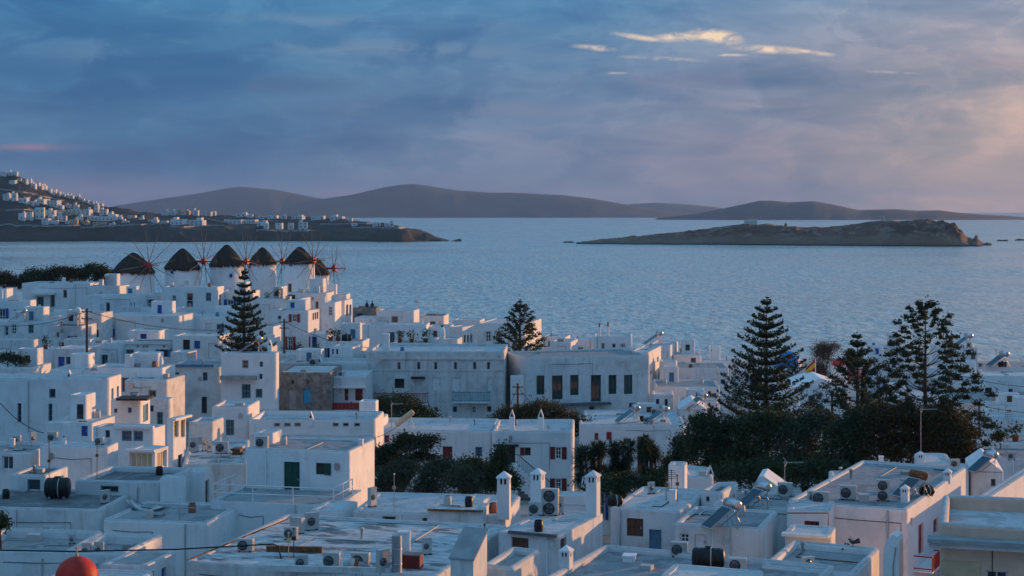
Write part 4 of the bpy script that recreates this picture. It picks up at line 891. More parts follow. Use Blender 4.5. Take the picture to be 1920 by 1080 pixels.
h('tall_plain', 'tall plain white block with sunlit right edge at the shore', 706, 776, 582, 208, 8, xb=787, par=.1, m='clean_white')
h('dark_terrace', 'dark stone terrace at the shore where two people stand', 661, 706, 577, 215, 4, 4.0, par=1.0, m='stone', roof='roof_dark', name='stone_terrace', cat='terrace')
h('dark_roof_shore', 'low shore house with a dark flat roof behind the plain block', 785, 832, 592, 214, 6, 5.0, par=.05, m='white', roof='roof_dark')
h('balcony_lit', 'white house with sunlit pillared balcony at the shore', 640, 646, 563, 206, 26, xb=661, par=.05, m='clean_white', wins=[('r', (649, 571, 653, 592), DK), ('r', (655, 571, 659, 592), DK)])
h('porch_lit', 'white house with sunlit pink porch beside the arched wall', 602, 628, 567, 201, 14, xb=641, par=.08, m='clean_white', wins=[('f', (616, 575, 624, 592), dict(c='white_paint', n=(2, 3)))])
h('red_shutters', 'white house with red-shuttered window and three sunlit arches', 505, 577, 582, 192, 16, xb=600, par=.12, m='clean_white', roof='roof_grey',
  wins=[('f', (547, 589, 557, 604), dict(c='white_paint', n=(2, 2), s='b', sc='red_paint')), ('f', (521, 592, 527, 599), DK), ('f', (539, 631, 549, 660), dict(c='white_paint', n=(2, 4), s='b', sc='red_paint')),
        ('r', (586, 587, 589, 600), dict(c='brown_wood', n=(1, 1))), ('r', (590, 586, 593, 599), dict(c='brown_wood', n=(1, 1))), ('r', (594, 585, 597, 598), dict(c='brown_wood', n=(1, 1)))])
h('blue_gate_house', 'white house with blue slatted gate below the three arches', 574, 614, 626, 187, 4, 4.0, par=.05, m='white', wins=[('f', (578, 631, 582, 651), door('red_paint')), ('f', (585, 631, 594, 652), dict(c='blue_paint', n=(3, 1)))])
h('railed_roof', 'low white roof with thin railing and dark pots right of the blue gate', 604, 680, 640, 178, 4, 5.0, par=.05, m='white', roof='roof_grey')
h('lit_end_small', 'small white house with sunlit end above the red board balcony', 617, 661, 651, 172, 12, xb=677, par=.08, m='clean_white', wins=[('f', (620, 652, 626, 664), door('blue_paint')), ('f', (630, 652, 634, 664), DK)])
h('bell_niche', 'long white roof with an arched niche above the stone house', 520, 690, 680, 166, 3, 6.0, par=.3, m='white', roof='roof_white')
h('dish_terrace', 'white terrace with railing below the red-shuttered house', 510, 610, 664, 180, 4, 5.0, par=.2, m='white')
# ---- upper left
h('mill_side', 'big plain white house right below the windmills', 302, 408, 538, 208, 7, xb=421, par=.08, m='clean_white', wins=[('r', (411, 552, 415, 582), door('dark_red', n=(1, 1)))])
h('mill_foot', 'low white house at the foot of the middle windmills', 408, 470, 546, 212, 6, 5.0, par=.1, m='clean_white')
h('mill_foot_right', 'cluttered white roof terrace below the right windmills', 474, 560, 560, 204, 8, 6.0, par=.2, m='white', roof='roof_grey')
h('white_shop', 'low white house with bright awning below the tallest windmill', 540, 612, 549, 212, 6, 5.0, par=.1, m='white')
h('shore_row', 'low white house at the shore behind the pillared balcony', 600, 650, 552, 216, 10, xb=657, par=.1, m='clean_white')
h('left_wall_wide', 'wide white wall house left of the tall pine', 334, 442, 594, 196, 5, 6.0, par=.1, m='clean_white')
h('small_lit_left', 'small white house with sunlit side left of the tall pine', 262, 330, 577, 199, 14, xb=349, par=.1, m='clean_white', roof='roof_grey')
h('lit_patch', 'white house with a glowing orange side wall below the first windmill', 158, 259, 554, 206, 11, xb=276, par=.1, m='clean_white')
h('notch', 'low white house right of the glowing orange wall', 250, 296, 551, 211, 6, 4.0, par=.08, m='clean_white')
h('glazed_porch', 'white house with a dark glazed porch at the upper left', 40, 166, 531, 217, 5, 6.0, par=.08, m='clean_white', roof='roof_white', wins=[('f', (69, 556, 82, 578), dict(c='teal_paint', n=(1, 1), p='dull_glass')), ('f', (94, 552, 103, 576), dict(c='concrete', n=(1, 1), p='dull_glass'))])
h('lit_step', 'white house with small sunlit end beside the first windmill', 165, 224, 536, 214, 14, xb=244, par=.1, m='white')
h('edge_tall', 'tall narrow white house at the left edge below the shrubs', -60, 12, 541, 206, 4, 4.0, par=.05, m='white', wins=[('f', (-6, 545, 5, 566), SLOT)])
h('edge_white', 'plain white house at the left edge', -60, 40, 565, 203, 6, 5.0, par=.1, m='clean_white', wins=[('f', (14, 552, 21, 565), DK)])
h('under_porch', 'white house below the glazed porch with a stepped gable', 20, 160, 584, 198, 5, 5.0, par=.15, m='clean_white')
h('two_windows', 'white house with pale windows and flat roof at the left edge', -60, 98, 604, 184, 5, 6.0, par=.1, m='white', wins=[('f', (21, 608, 31, 627), dict(c='white_paint', n=(2, 3))), ('f', (53, 609, 63, 625), dict(c='teal_paint', n=(2, 2), p='dull_glass')), ('f', (8, 612, 16, 630), dict(c='white_paint', n=(1, 2), p='dull_glass'))])
h('shed_panel', 'shabby white house with tilted brown panel on its roof', 98, 152, 611, 178, 6, 5.0, par=.05, m='old_white', roof='roof_grey', wins=[('f', (106, 623, 111, 632), DK), ('f', (110, 642, 122, 652), dict(c='brown_wood', n=(1, 1)))])
h('dark_alley', 'old stained white house behind the tall wooden pole', 145, 190, 587, 186, 6, 4.0, par=.05, m='old_white', wins=[('f', (176, 583, 183, 592), SLOT), ('f', (177, 618, 186, 640), dict(c='dark_wood', n=(1, 1)))])
h('blue_shutters', 'wide white house with one blue-shuttered window', 188, 336, 592, 190, 5, 7.0, par=.1, m='clean_white', roof='roof_white', wins=[('f', (204, 616, 212, 632), dict(c='white_paint', n=(2, 3), s='b', sc='blue_paint'))])
h('blue_pane_box', 'small white box room with one blue window', 238, 299, 620, 179, 4, 4.0, par=.08, m='clean_white', wins=[('f', (263, 626, 275, 637), BLU)])
h('scroll_wall', 'low white house with scroll ornaments on its front', 222, 320, 642, 172, 4, 5.0, par=.1, m='clean_white', roof='roof_grey')
h('rounded_cube', 'rounded white cube house right of the wooden pole', 167, 226, 644, 171, 6, 4.5, par=.05, m='clean_white', r=.6, rt=.12, wins=[('f', (190, 665, 202, 690), dict(c='teal_paint', n=(2, 2)))])
h('left_pink_corner', 'white house with a sunlit corner pipe at the left edge', -60, 64, 637, 170, 10, xb=73, par=.1, m='white')
h('shade_cube', 'small plain white cube left of the blue doors', 70, 102, 655, 166, 4, 4.0, par=.05, m='clean_white')
h('blue_doors', 'low white house with blue doors beside the wooden pole', 100, 161, 654, 164, 4, 5.0, par=.05, m='white', wins=[('f', (109, 669, 121, 692), door('blue_paint')), ('f', (124, 669, 144, 692), dict(c='blue_paint', n=(2, 1))), ('f', (147, 667, 159, 687), door('blue_paint', n=(2, 1)))])
h('blue_dark_door', 'white house with dark door and blue shutter left of the tall pine', 322, 412, 630, 171, 4, 5.0, par=.08, m='white', wins=[('f', (343, 637, 356, 656), dict(c='dark_wood', n=(2, 2))), ('f', (364, 639, 375, 654), door('blue_paint', n=(2, 1)))])
h('pergola_low', 'low white yard wall with planted pergola at the left edge', -60, 62, 688, 150, 4, 5.0, par=.3, m='white')
h('white_low_row', 'low white roof behind the big plain house', 92, 176, 693, 146, 4, 5.0, par=.15, m='clean_white')
h('brick_stack_roof', 'white roof with brick chimneys behind the sunlit bell arch', 170, 304, 689, 143, 6, 4.0, par=.1, m='clean_white', roof='roof_white')
# ---- small houses squeezed between the larger ones
h('gap_a', 'little white house squeezed left of the six-window house roofs', 640, 690, 662, 175, 8, 3.5, par=.1, m='white')
h('gap_b', 'little white house behind the blue-shuttered window house', 226, 262, 575, 202, 12, xb=272, par=.1, m='white')
h('gap_c', 'little stained house above the blue doors', 118, 168, 636, 174, 8, 3.0, par=.1, m='old_white')
h('gap_d', 'small white house tucked under the tall pine', 420, 470, 634, 176, 8, 3.2, par=.15, m='white', wins=[('f', (432, 642, 440, 655), door('blue_paint'))])
h('gap_e', 'small white house right of the tall pine', 470, 512, 612, 186, 10, 3.2, par=.1, m='clean_white', wins=[('f', (486, 620, 494, 634), dict(c='red_paint', n=(2, 2)))])
h('gap_f', 'low shadowed white house above the tall white house', 436, 506, 650, 164, 6, 3.4, par=.2, m='old_white')
h('gap_g', 'small white house with a lit end behind the railed roof', 664, 702, 596, 205, 12, xb=712, par=.1, m='clean_white')
h('gap_h', 'small white shore house left of the arcade', 800, 842, 612, 200, 12, xb=852, par=.1, m='clean_white', wins=[('f', (812, 620, 820, 632), dict(c='slate_blue', n=(1, 2)))])
h('gap_i', 'small white shore house between arcade and small pine', 848, 900, 600, 206, 8, 4.0, par=.1, m='white')
h('gap_j', 'low white shore house behind the green-window house', 1016, 1060, 632, 206, 10, xb=1070, par=.1, m='white', wins=[('f', (1028, 640, 1034, 650), DK)])
h('gap_k', 'low white shore wall house left of the twin chimneys', 1070, 1116, 637, 204, 8, 4.0, par=.1, m='clean_white')
h('gap_l', 'tiny white house before the arched sunlit end', 1236, 1268, 678, 186, 8, 3.0, par=.1, m='white')
h('gap_m', 'white house right of the dark doorway cube', 1312, 1372, 676, 203, 6, 4.0, par=.1, m='clean_white', wins=[('f', (1330, 684, 1338, 694), DK)])
h('gap_n', 'white house behind the large pine near the blue dome', 1376, 1448, 696, 205, 4, 5.0, par=.1, m='white', wins=[('f', (1398, 706, 1404, 716), DK)])
h('gap_o', 'blue-white house below the blue dome left of the church', 1420, 1500, 740, 182, 3, 5.0, par=.15, m='clean_white')
h('gap_p', 'white house behind the pole at the right edge', 1846, 1930, 760, 172, 6, 4.0, par=.2, m='clean_white', wins=[('f', (1888, 768, 1896, 780), DK)])
h('gap_q', 'small white lean house beside the amber windows', 352, 398, 790, 122, 8, 3.0, par=.3, m='old_white')
h('gap_r', 'stepped white house left of the blank block', 262, 318, 748, 134, 10, xb=326, par=.1, m='white', wins=[('f', (280, 760, 288, 772), DK)])
h('gap_s', 'low white house below the left edge pergola', -60, 40, 660, 158, 6, 3.0, par=.2, m='white', wins=[('f', (14, 668, 24, 684), dict(c='slate_blue', n=(2, 2)))])
h('gap_t', 'white house stepping up behind the shabby house', 92, 140, 594, 190, 8, 3.5, par=.1, m='white')
h('gap_u', 'white stair house right of the scroll front', 318, 352, 660, 162, 8, 3.0, par=.1, m='old_white')
h('gap_v', 'low white house before the vine house', 1090, 1150, 905, 118, 4, 3.0, par=.1, m='clean_white')
h('gap_w', 'small white house right of the green-window house', 1222, 1262, 740, 168, 6, 4.0, par=.1, m='white', wins=[('f', (1230, 748, 1236, 758), BLU), ('f', (1246, 748, 1252, 762), DK)])
h('gap_x', 'low white terrace house before the pinkish houses', 1276, 1346, 752, 166, 4, 4.0, par=.2, m='white')
h('gap_y', 'white quay house at the right pine trunk', 1706, 1770, 690, 220, 6, 4.0, par=.1, m='white', wins=[('f', (1716, 700, 1722, 712), DK)])
# ---- right, behind the pines
h('church_nave', 'white church nave wall behind the large pine', 1488, 1592, 727, 188, 2, 9.0, par=.1, m='clean_white', cat='church', name='white_church')
h('blue_dome_base', 'white church block carrying the blue dome', 1440, 1502, 690, 222, 2, 4.5, par=.05, m='clean_white', cat='church', name='white_church')
h('rose_dome_base', 'white church block carrying the rose-red dome', 1560, 1632, 716, 206, 2, 5.5, par=.05, m='clean_white', cat='church', name='white_church', wins=[('f', (1568, 703, 1574, 714), DK)])
h('bell_tower', 'slim white bell tower with a small red cap', 1561, 1589, 686, 200, 4, 2.0, par=.05, m='clean_white', cat='bell tower', name='bell_tower', wins=[('f', (1567, 691, 1583, 699), SLOT)])
h('quay_cube', 'white quay house with brown awning between the right pines', 1636, 1736, 668, 226, 4, 5.0, par=.08, m='clean_white', wins=[('f', (1672, 676, 1680, 690), DK)])
h('quay_upper', 'low white quay building with rusty shutters behind the right pines', 1634, 1706, 650, 240, 4, 4.0, par=.05, m='white', wins=[('f', (1638, 647, 1648, 654), dict(c='rust', n=(1, 1))), ('f', (1652, 647, 1663, 654), dict(c='rust', n=(1, 1)))])
h('quay_right', 'white block with sunlit end and solar heater at the right shore', 1762, 1835, 652, 232, 14, xb=1842, par=.1, m='clean_white', wins=[('f', (1772, 660, 1786, 672), dict(c='slate_blue', n=(1, 1)))])
h('quay_low', 'white shore house with flat grey roof at the right edge', 1836, 2010, 688, 226, 3, 6.0, par=.05, m='clean_white', roof='roof_grey')
h('red_doors', 'long white house with red-framed doors at the right', 1770, 2010, 705, 212, 2, 7.0, par=.15, m='clean_white', roof='roof_white', r=.4,
  wins=[('f', (1781, 727, 1790, 752), dict(c='red_paint', n=(2, 3))), ('f', (1797, 727, 1812, 752), dict(c='red_paint', n=(2, 3))), ('f', (1820, 727, 1832, 735), dict(c='red_paint', n=(3, 1))), ('f', (1847, 727, 1859, 735), dict(c='dark_wood', n=(2, 1))), ('f', (1891, 729, 1899, 746), door('dark_red'))])
h('gabled_white', 'white house with small gables between the right pines', 1650, 1772, 742, 182, 3, 6.0, par=.1, m='clean_white', wins=[('f', (1703, 726, 1709, 738), BLU)])
h('dark_hut', 'small grey hut with dark blue flat roof before the red doors', 1866, 1896, 739, 190, 8, 3.0, par=.03, m='concrete', roof='slate', name='roof_hut', cat='hut', wins=[('f', (1874, 746, 1880, 756), SLOT)])
h('right_mid', 'white house with rounded chimney right of the branching pine', 1842, 2000, 786, 152, 5, 6.0, par=.2, m='clean_white')
h('right_low', 'low white house with round bush on its roof at the right edge', 1834, 2000, 829, 126, 6, 6.0, par=.2, m='clean_white', roof='roof_grey')

HS = HOUSES
# gable caps and special roofs
def ridge_cap(H, name, m, rise, over=0.0):
    """pitched cap along the depth of a block"""
    w, d, z = H.w / 2 + over, H.d, H.ztop - H.zb; mb = MB()
    mb.add([(-w, 0, z), (w, 0, z), (0, 0, z + rise), (-w, d, z), (w, d, z), (0, d, z + rise)], [(0, 1, 2), (3, 5, 4), (0, 2, 5, 3), (1, 4, 5, 2), (0, 3, 4, 1)]); return mb.build(name, m, H.obj)
ridge_cap(HS['gable_hut'], 'gable', 'clean_white', 0.7)
ridge_cap(HS['small_gable'], 'gable', 'clean_white', 0.9)
ridge_cap(HS['church_nave'], 'gable', 'clean_white', 1.1)
# peaked white wall in front of the dark trees
def peaked_block():
    D = 85.0; a = R(14)
    pts = [(1400, 950), (1400, 938), (1422, 895), (1432, 893), (1474, 922), (1478, 950)]
    T = thing('peaked_wall', 'white wall rising to an off-centre peak before the dark trees', 'wall', (PX(1438, D), D, PZ(965, D)), -a)
    mb = MB(); P = [((px - 1438) / F * D, (965 - py) / F * D) for (px, py) in pts]; n = len(P)
    mb.add([(x, 0, z) for x, z in P] + [(x, 2.6, z) for x, z in P], [tuple(range(n))[::-1], tuple(range(n, 2 * n))] + [(i, (i + 1) % n, n + (i + 1) % n, n + i) for i in range(n)])
    mb.build('wall', 'clean_white', T)
    b = MB(); b.box(P[0][0], P[-1][0], 0.0, 2.6, -6, P[0][1] - 0.004); b.build('footing', 'clean_white', T)
peaked_block()
# grey lean-to shed at the bottom centre
def shed():
    D = 62.5; a = R(20); T = thing('sloping_shed', 'grey slab-roofed shed sloping towards us at the bottom centre', 'shed', (PX(866, D), D, 8.0), -a)
    w = 46 * D / F / 2; z0, z1 = PZ(1050, D) - 8, PZ(1004, D) - 8; d = 1.5
    mb = MB(); mb.add([(-w, 0, 0), (w, 0, 0), (w, d, 0), (-w, d, 0), (-w, 0, z0), (w, 0, z0), (w, d, z1 - .1), (-w, d, z1 - .1)], [(0, 1, 5, 4), (1, 2, 6, 5), (2, 3, 7, 6), (3, 0, 4, 7), (4, 5, 6, 7)]); mb.build('wall', 'old_white', T)
    rb = MB(); e = .06; rb.add([(-w - e, -e, z0 + .01), (w + e, -e, z0 + .01), (w + e, d + e, z1 - .03), (-w - e, d + e, z1 - .03), (-w - e, -e, z0 + .07), (w + e, -e, z0 + .07), (w + e, d + e, z1 + .03), (-w - e, d + e, z1 + .03)], [(0, 1, 5, 4), (1, 2, 6, 5), (2, 3, 7, 6), (3, 0, 4, 7), (4, 5, 6, 7), (3, 2, 1, 0)]); rb.build('roof_slab', 'concrete', T)
shed()
# arched, plastered stair end catching the sun at the right
def arch_piece():
    D = 64.5; T = thing('arched_parapet', 'rounded white parapet arch catching sunlight beside the red balcony house', 'wall', (PX(1672, D), D, PZ(1100, D)), -R(24))
    k = D / F; prof = [(-16, 0), (-16, 60), (-13, 78), (-6, 92), (3, 98), (10, 94), (13, 84), (13, 0)]
    mb = MB(); P = [(x * k, z * k) for x, z in prof]; n = len(P); d = 1.0
    mb.add([(x, 0, z) for x, z in P] + [(x, d, z) for x, z in P], [tuple(range(n))[::-1], tuple(range(n, 2 * n))] + [(i, (i + 1) % n, n + (i + 1) % n, n + i) for i in range(n)]); mb.build('arch', 'clean_white', T)
    fb = MB(); fb.box(-16 * k, 13 * k, 0, d, -6, -0.004); fb.build('footing', 'clean_white', T)
    pb = MB(); pb.tube([(2 * k, -.05, -1), (3 * k, -.05, 40 * k), (8 * k, -.04, 75 * k)], .025, 6); pb.build('drain_pipe', 'concrete', T)
arch_piece()

# domes
def dome(H, px, ytop, ybot, rpx, D, m, name='dome', cross=None):
    r = rpx * D / F; c = (0, H.d / 2, H.ztop - H.zb); zt = PZ(ytop, D) - H.zb; zb_ = PZ(ybot, D) - H.zb
    c = (loc_on(H, px, ybot, D=D)[0], loc_on(H, px, ybot, D=D)[1], 0)
    mb = MB(); mb.lathe([(r * 1.02, c[2] + H.ztop - H.zb - .15), (r * 1.02, zb_), (r * 1.0, zb_)], 32, c); dr = mb.build('drum', 'clean_white', H.obj)
    db = MB(); n = 12; db.lathe([(r * 1.04, zb_ - .03), (r * 1.04, zb_ + .03)] + [(max(r * cos(pi / 2 * k / n), .004), zb_ + .03 + (zt - zb_ - .03) * sin(pi / 2 * k / n)) for k in range(n + 1)], 36, c); dm = db.build(name, m, H.obj)
    if cross:
        k = cross; cb = MB(); cb.lathe([(.10 * k, -.02), (.13 * k, .10 * k), (.06 * k, .16 * k), (.07 * k, .24 * k), (.05 * k, .3 * k)], 12, (c[0], c[1], zt))
        t = .028 * k; cb.box(c[0] - t, c[0] + t, c[1] - t, c[1] + t, zt + .28 * k, zt + .72 * k); cb.box(c[0] - .15 * k, c[0] + .15 * k, c[1] - t * .9, c[1] + t * .9, zt + .5 * k, zt + .57 * k)
        cb.build('cross', 'tan', dm)
    return dm
dome(HS['dome_church'], 144, 1043, 1086, 40, 64.0, 'dome_red', cross=.62)
dome(HS['blue_dome_base'], 1478, 658, 689, 25, 224, 'dome_blue')
dome(HS['rose_dome_base'], 1596, 687, 714, 27, 208.5, 'dome_rose', cross=1.2)
H = HS['bell_tower']; mb = MB(); w = H.w * .5; mb.lathe([(w, 0), (w * .95, .25), (w * .75, .55), (w * .35, .8), (.02, .9)], 16, (0, H.d / 2, H.ztop - H.zb)); mb.build('cap', 'dome_red', H.obj)

# chimneys
for (k, px, py, yt_, w_, st) in (
    ('middle_roofs', 945, 981, 895, 25, 'tower'), ('chimney_house', 998, 964, 876, 23, 'tower'), ('chimney_house', 1112, 968, 881, 23, 'tower'),
    ('brown_shutters_right', 960, 806, 768, 10, 'gable'), ('brown_shutters_right', 1014, 807, 767, 11, 'gable'), ('slot_row', 582, 797, 772, 9, 'gable'),
    ('twin_chimneys', 1124, 631, 606, 5, 'pot'), ('twin_chimneys', 1140, 631, 604, 5, 'pot'), ('six_windows', 724, 658, 626, 12, 'plain'), ('round_stack_house', 829, 637, 610, 12, 'round'),
    ('tall_white', 508, 660, 636, 8, 'gable'), ('bell_niche', 600, 682, 668, 8, 'gable'), ('red_balcony_house', 1697, 942, 908, 15, 'tower'), ('red_balcony_house', 1808, 905, 880, 14, 'tower'),
    ('stepped_wall', 1652, 900, 855, 9, 'plain'), ('stepped_wall', 1665, 899, 874, 12, 'gable'), ('vault_hut', 1726, 868, 846, 13, 'tower'), ('behind_pier', 1332, 890, 872, 12, 'gable'), ('pink_left', 120, 834, 818, 9, 'round'),
    ('green_door', 697, 838, 824, 8, 'plain'), ('brick_stack_roof', 200, 690, 676, 5, 'pot'), ('brick_stack_roof', 241, 690, 664, 11, 'plain'), ('brick_stack_roof', 248, 690, 672, 6, 'plain'),
    ('right_mid', 1850, 783, 762, 9, 'round'), ('red_doors', 1838, 703, 690, 6, 'round'), ('right_low', 1848, 826, 806, 9, 'gable'), ('right_terrace', 1026, 1070, 1018, 22, 'tower'), ('big_roof', 757, 1036, 996, 20, 'plain'),
    ('brown_shutter_block', 1262, 946, 918, 12, 'plain'), ('left_edge_mid', 24, 838, 822, 8, 'plain'), ('mill_side', 330, 535, 527, 6, 'round'), ('glazed_porch', 120, 529, 520, 5, 'plain'), ('lit_step', 190, 535, 524, 7, 'plain'), ('under_porch', 74, 584, 571, 8, 'gable'), ('white_shop', 597, 549, 536, 5, 'plain'), ('porch_lit', 606, 567, 555, 5, 'plain'),
    ('wide_plain', 790, 609, 598, 6, 'plain'), ('plain_big', 130, 706, 694, 9, 'gable')):
    chimney(HS[k], px, py, yt_, w_, st)

# balconies, awnings, ledges
balcony(HS['six_windows'], 'f', 704, 735, 803, 754, 1.1, 'red_paint'); balcony(HS['six_windows'], 'f', 849, 733, 919, 751, 1.0, 'teal_paint')
balcony(HS['red_board_balcony'], 'f', 621, 753, 686, 767, 1.0, 'red_paint', bars=False)
balcony(HS['red_balcony_house'], 'r', 1713, 1024, 1752, 1052, .9, 'red_paint')
balcony(HS['red_shutters'], 'f', 524, 651, 566, 661, .8, 'dark_wood')
balcony(HS['brown_shutters_right'], 'r', 1076, 866, 1084, 884, 1.1, 'dark_wood')
balcony(HS['vine_house'], 'f', 1252, 846, 1282, 862, .8, 'dark_wood')
face_box(HS['six_windows'], 'f', 771, 706, 797, 710, .5, 'awning', 'dark_wood'); face_box(HS['six_windows'], 'f', 716, 671, 945, 674, .14, 'cornice', 'old_white'); face_box(HS['six_windows'], 'f', 690, 694, 945, 695.5, .06, 'string_course', 'old_white')
face_box(HS['green_windows'], 'f', 1022, 755, 1142, 759, .9, 'balcony_slab', 'slate'); face_box(HS['tall_white'], 'f', 415, 704, 482, 711, .7, 'ledge', 'concrete'); face_box(HS['tall_white'], 'f', 470, 764, 520, 768, .5, 'ledge', 'white')
face_box(HS['old_pale'], 'f', 310, 683, 402, 688, .2, 'roof_edge', 'slate_blue'); face_box(HS['beige_house'], 'f', 1742, 1020, 2080, 1030, .55, 'cornice', 'white'); face_box(HS['beige_house'], 'f', 1740, 1012, 2080, 1019.6, .75, 'cornice_cap', 'concrete')
face_box(HS['beige_house'], 'f', 1764, 1052, 1838, 1080, .05, 'panel', 'tan'); face_box(HS['red_board_balcony'], 'f', 620, 724, 686, 727, .5, 'awning', 'white_paint')
face_box(HS['middle_step'], 'f', 803, 955, 906, 958, .2, 'rusty_edge', 'rust'); face_box(HS['pergola_room'], 'f', 225, 744, 283, 748, 1.2, 'reed_shade', 'dark_wood', inn=1.0); face_box(HS['glazed_porch'], 'f', 62, 548, 105, 552, 1.0, 'porch_roof', 'white')
face_box(HS['sun_room'], 'f', 238, 842, 292, 846, .25, 'eaves', 'white_paint'); face_box(HS['awning_block'], 'f', 1468, 999, 1556, 1004, .5, 'awning', 'old_white'); face_box(HS['chimney_house'], 'f', 955, 998, 1047, 1003, .2, 'eaves', 'slate')
face_box(HS['slot_row'], 'f', 470, 815, 700, 817, .1, 'string_course', 'white'); face_box(HS['blue_window_house'], 'f', 215, 797, 290, 803, .3, 'eaves', 'white_paint'); face_box(HS['brown_shutters_right'], 'f', 925, 833, 972, 836, .5, 'lintel_shade', 'dark_wood')
face_box(HS['scroll_wall'], 'f', 222, 640, 320, 645, .2, 'cornice', 'clean_white'); face_box(HS['amber_tower'], 'r', 321, 781, 352, 785, .35, 'eaves', 'white_paint')
face_box(HS['fence_block'], 'f', 1050, 945, 1100, 947, .03, 'groove_rail', 'white')
# outside stair of the shuttered house
def outside_stair():
    H = HS['brown_shutters_right']; n = 10; pa, pb = loc_on(H, 972, 868, D=H.mid[1])[0], loc_on(H, 1036, 920, D=H.mid[1])[0]
    za, zb_ = PZ(870, H.mid[1]) - H.zb, PZ(924, H.mid[1]) - H.zb; st = MB()
    st.box(pa - .9, pa, -1.15, -.01, 0, za)
    fl = st.build('stair_landing', 'clean_white', H.obj)
    for i in range(n):
        x0 = pa + (pb - pa) * i / n; z1 = za + (zb_ - za) * (i + 1) / n; s = MB(); s.box(x0, pa + (pb - pa) * (i + 1) / n - .002, -1.15, -.01, max(0, z1 - 1.6), z1); s.build('step', 'clean_white', H.obj)
    rb = MB(); rb.tube([(pa - .9, -1.1, za + .95), (pa, -1.1, za + .95), (pb, -1.1, zb_ + .95)], .035, 5)
    ra = rb.build('stair_railing', 'dark_wood', H.obj); q = MB(); q.box(-.015, .015, -.015, .015, 0, .95); me = q.mesh('baluster', 'dark_wood')
    for i in range(18):
        t = i / 17; x = pa + (pb - pa) * t; o = bpy.data.objects.new('baluster', me); COL.objects.link(o); o.parent = ra; o.location = (x, -1.1, za + (zb_ - za) * t)
outside_stair()
# white tube railing of the terrace
def tube_railing():
    H = HS['rail_terrace']; z0 = H.ztop - H.zb; w = H.w / 2 - .15
    P = [(-w, 3.6), (-w, .18), (w, .18), (w, 3.6)]; mb = MB()
    for hh in (.45, .9):
        mb.tube([(x, y, z0 + hh) for x, y in P], .035, 6)
    rl = mb.build('railing', 'white_paint', H.obj)
    for (x, y) in [(-w, .18 + 1.7 * i) for i in range(3)] + [(-w + 2 * w * i / 3, .18) for i in (1, 2, 3)] + [(w, 1.9), (w, 3.6)]:
        q = MB(); q.tube([(x, y, z0 - .04), (x, y, z0 + .9)], .035, 6); q.build('post', 'white_paint', rl)
tube_railing()
# scroll ornaments
H = HS['scroll_wall']
for px in (258, 270, 276, 308):
    x = loc_on(H, px, 650, D=H.mid[1])[0]; z = PZ(650, H.mid[1]) - H.zb; mb = MB()
    mb.tube([(x + .16 * (1 - t) * cos(9 * t), -.03, z + .16 * (1 - t) * sin(9 * t)) for t in [i / 14 for i in range(15)]], .025, 5); mb.build('scroll_ornament', 'slate', H.obj)
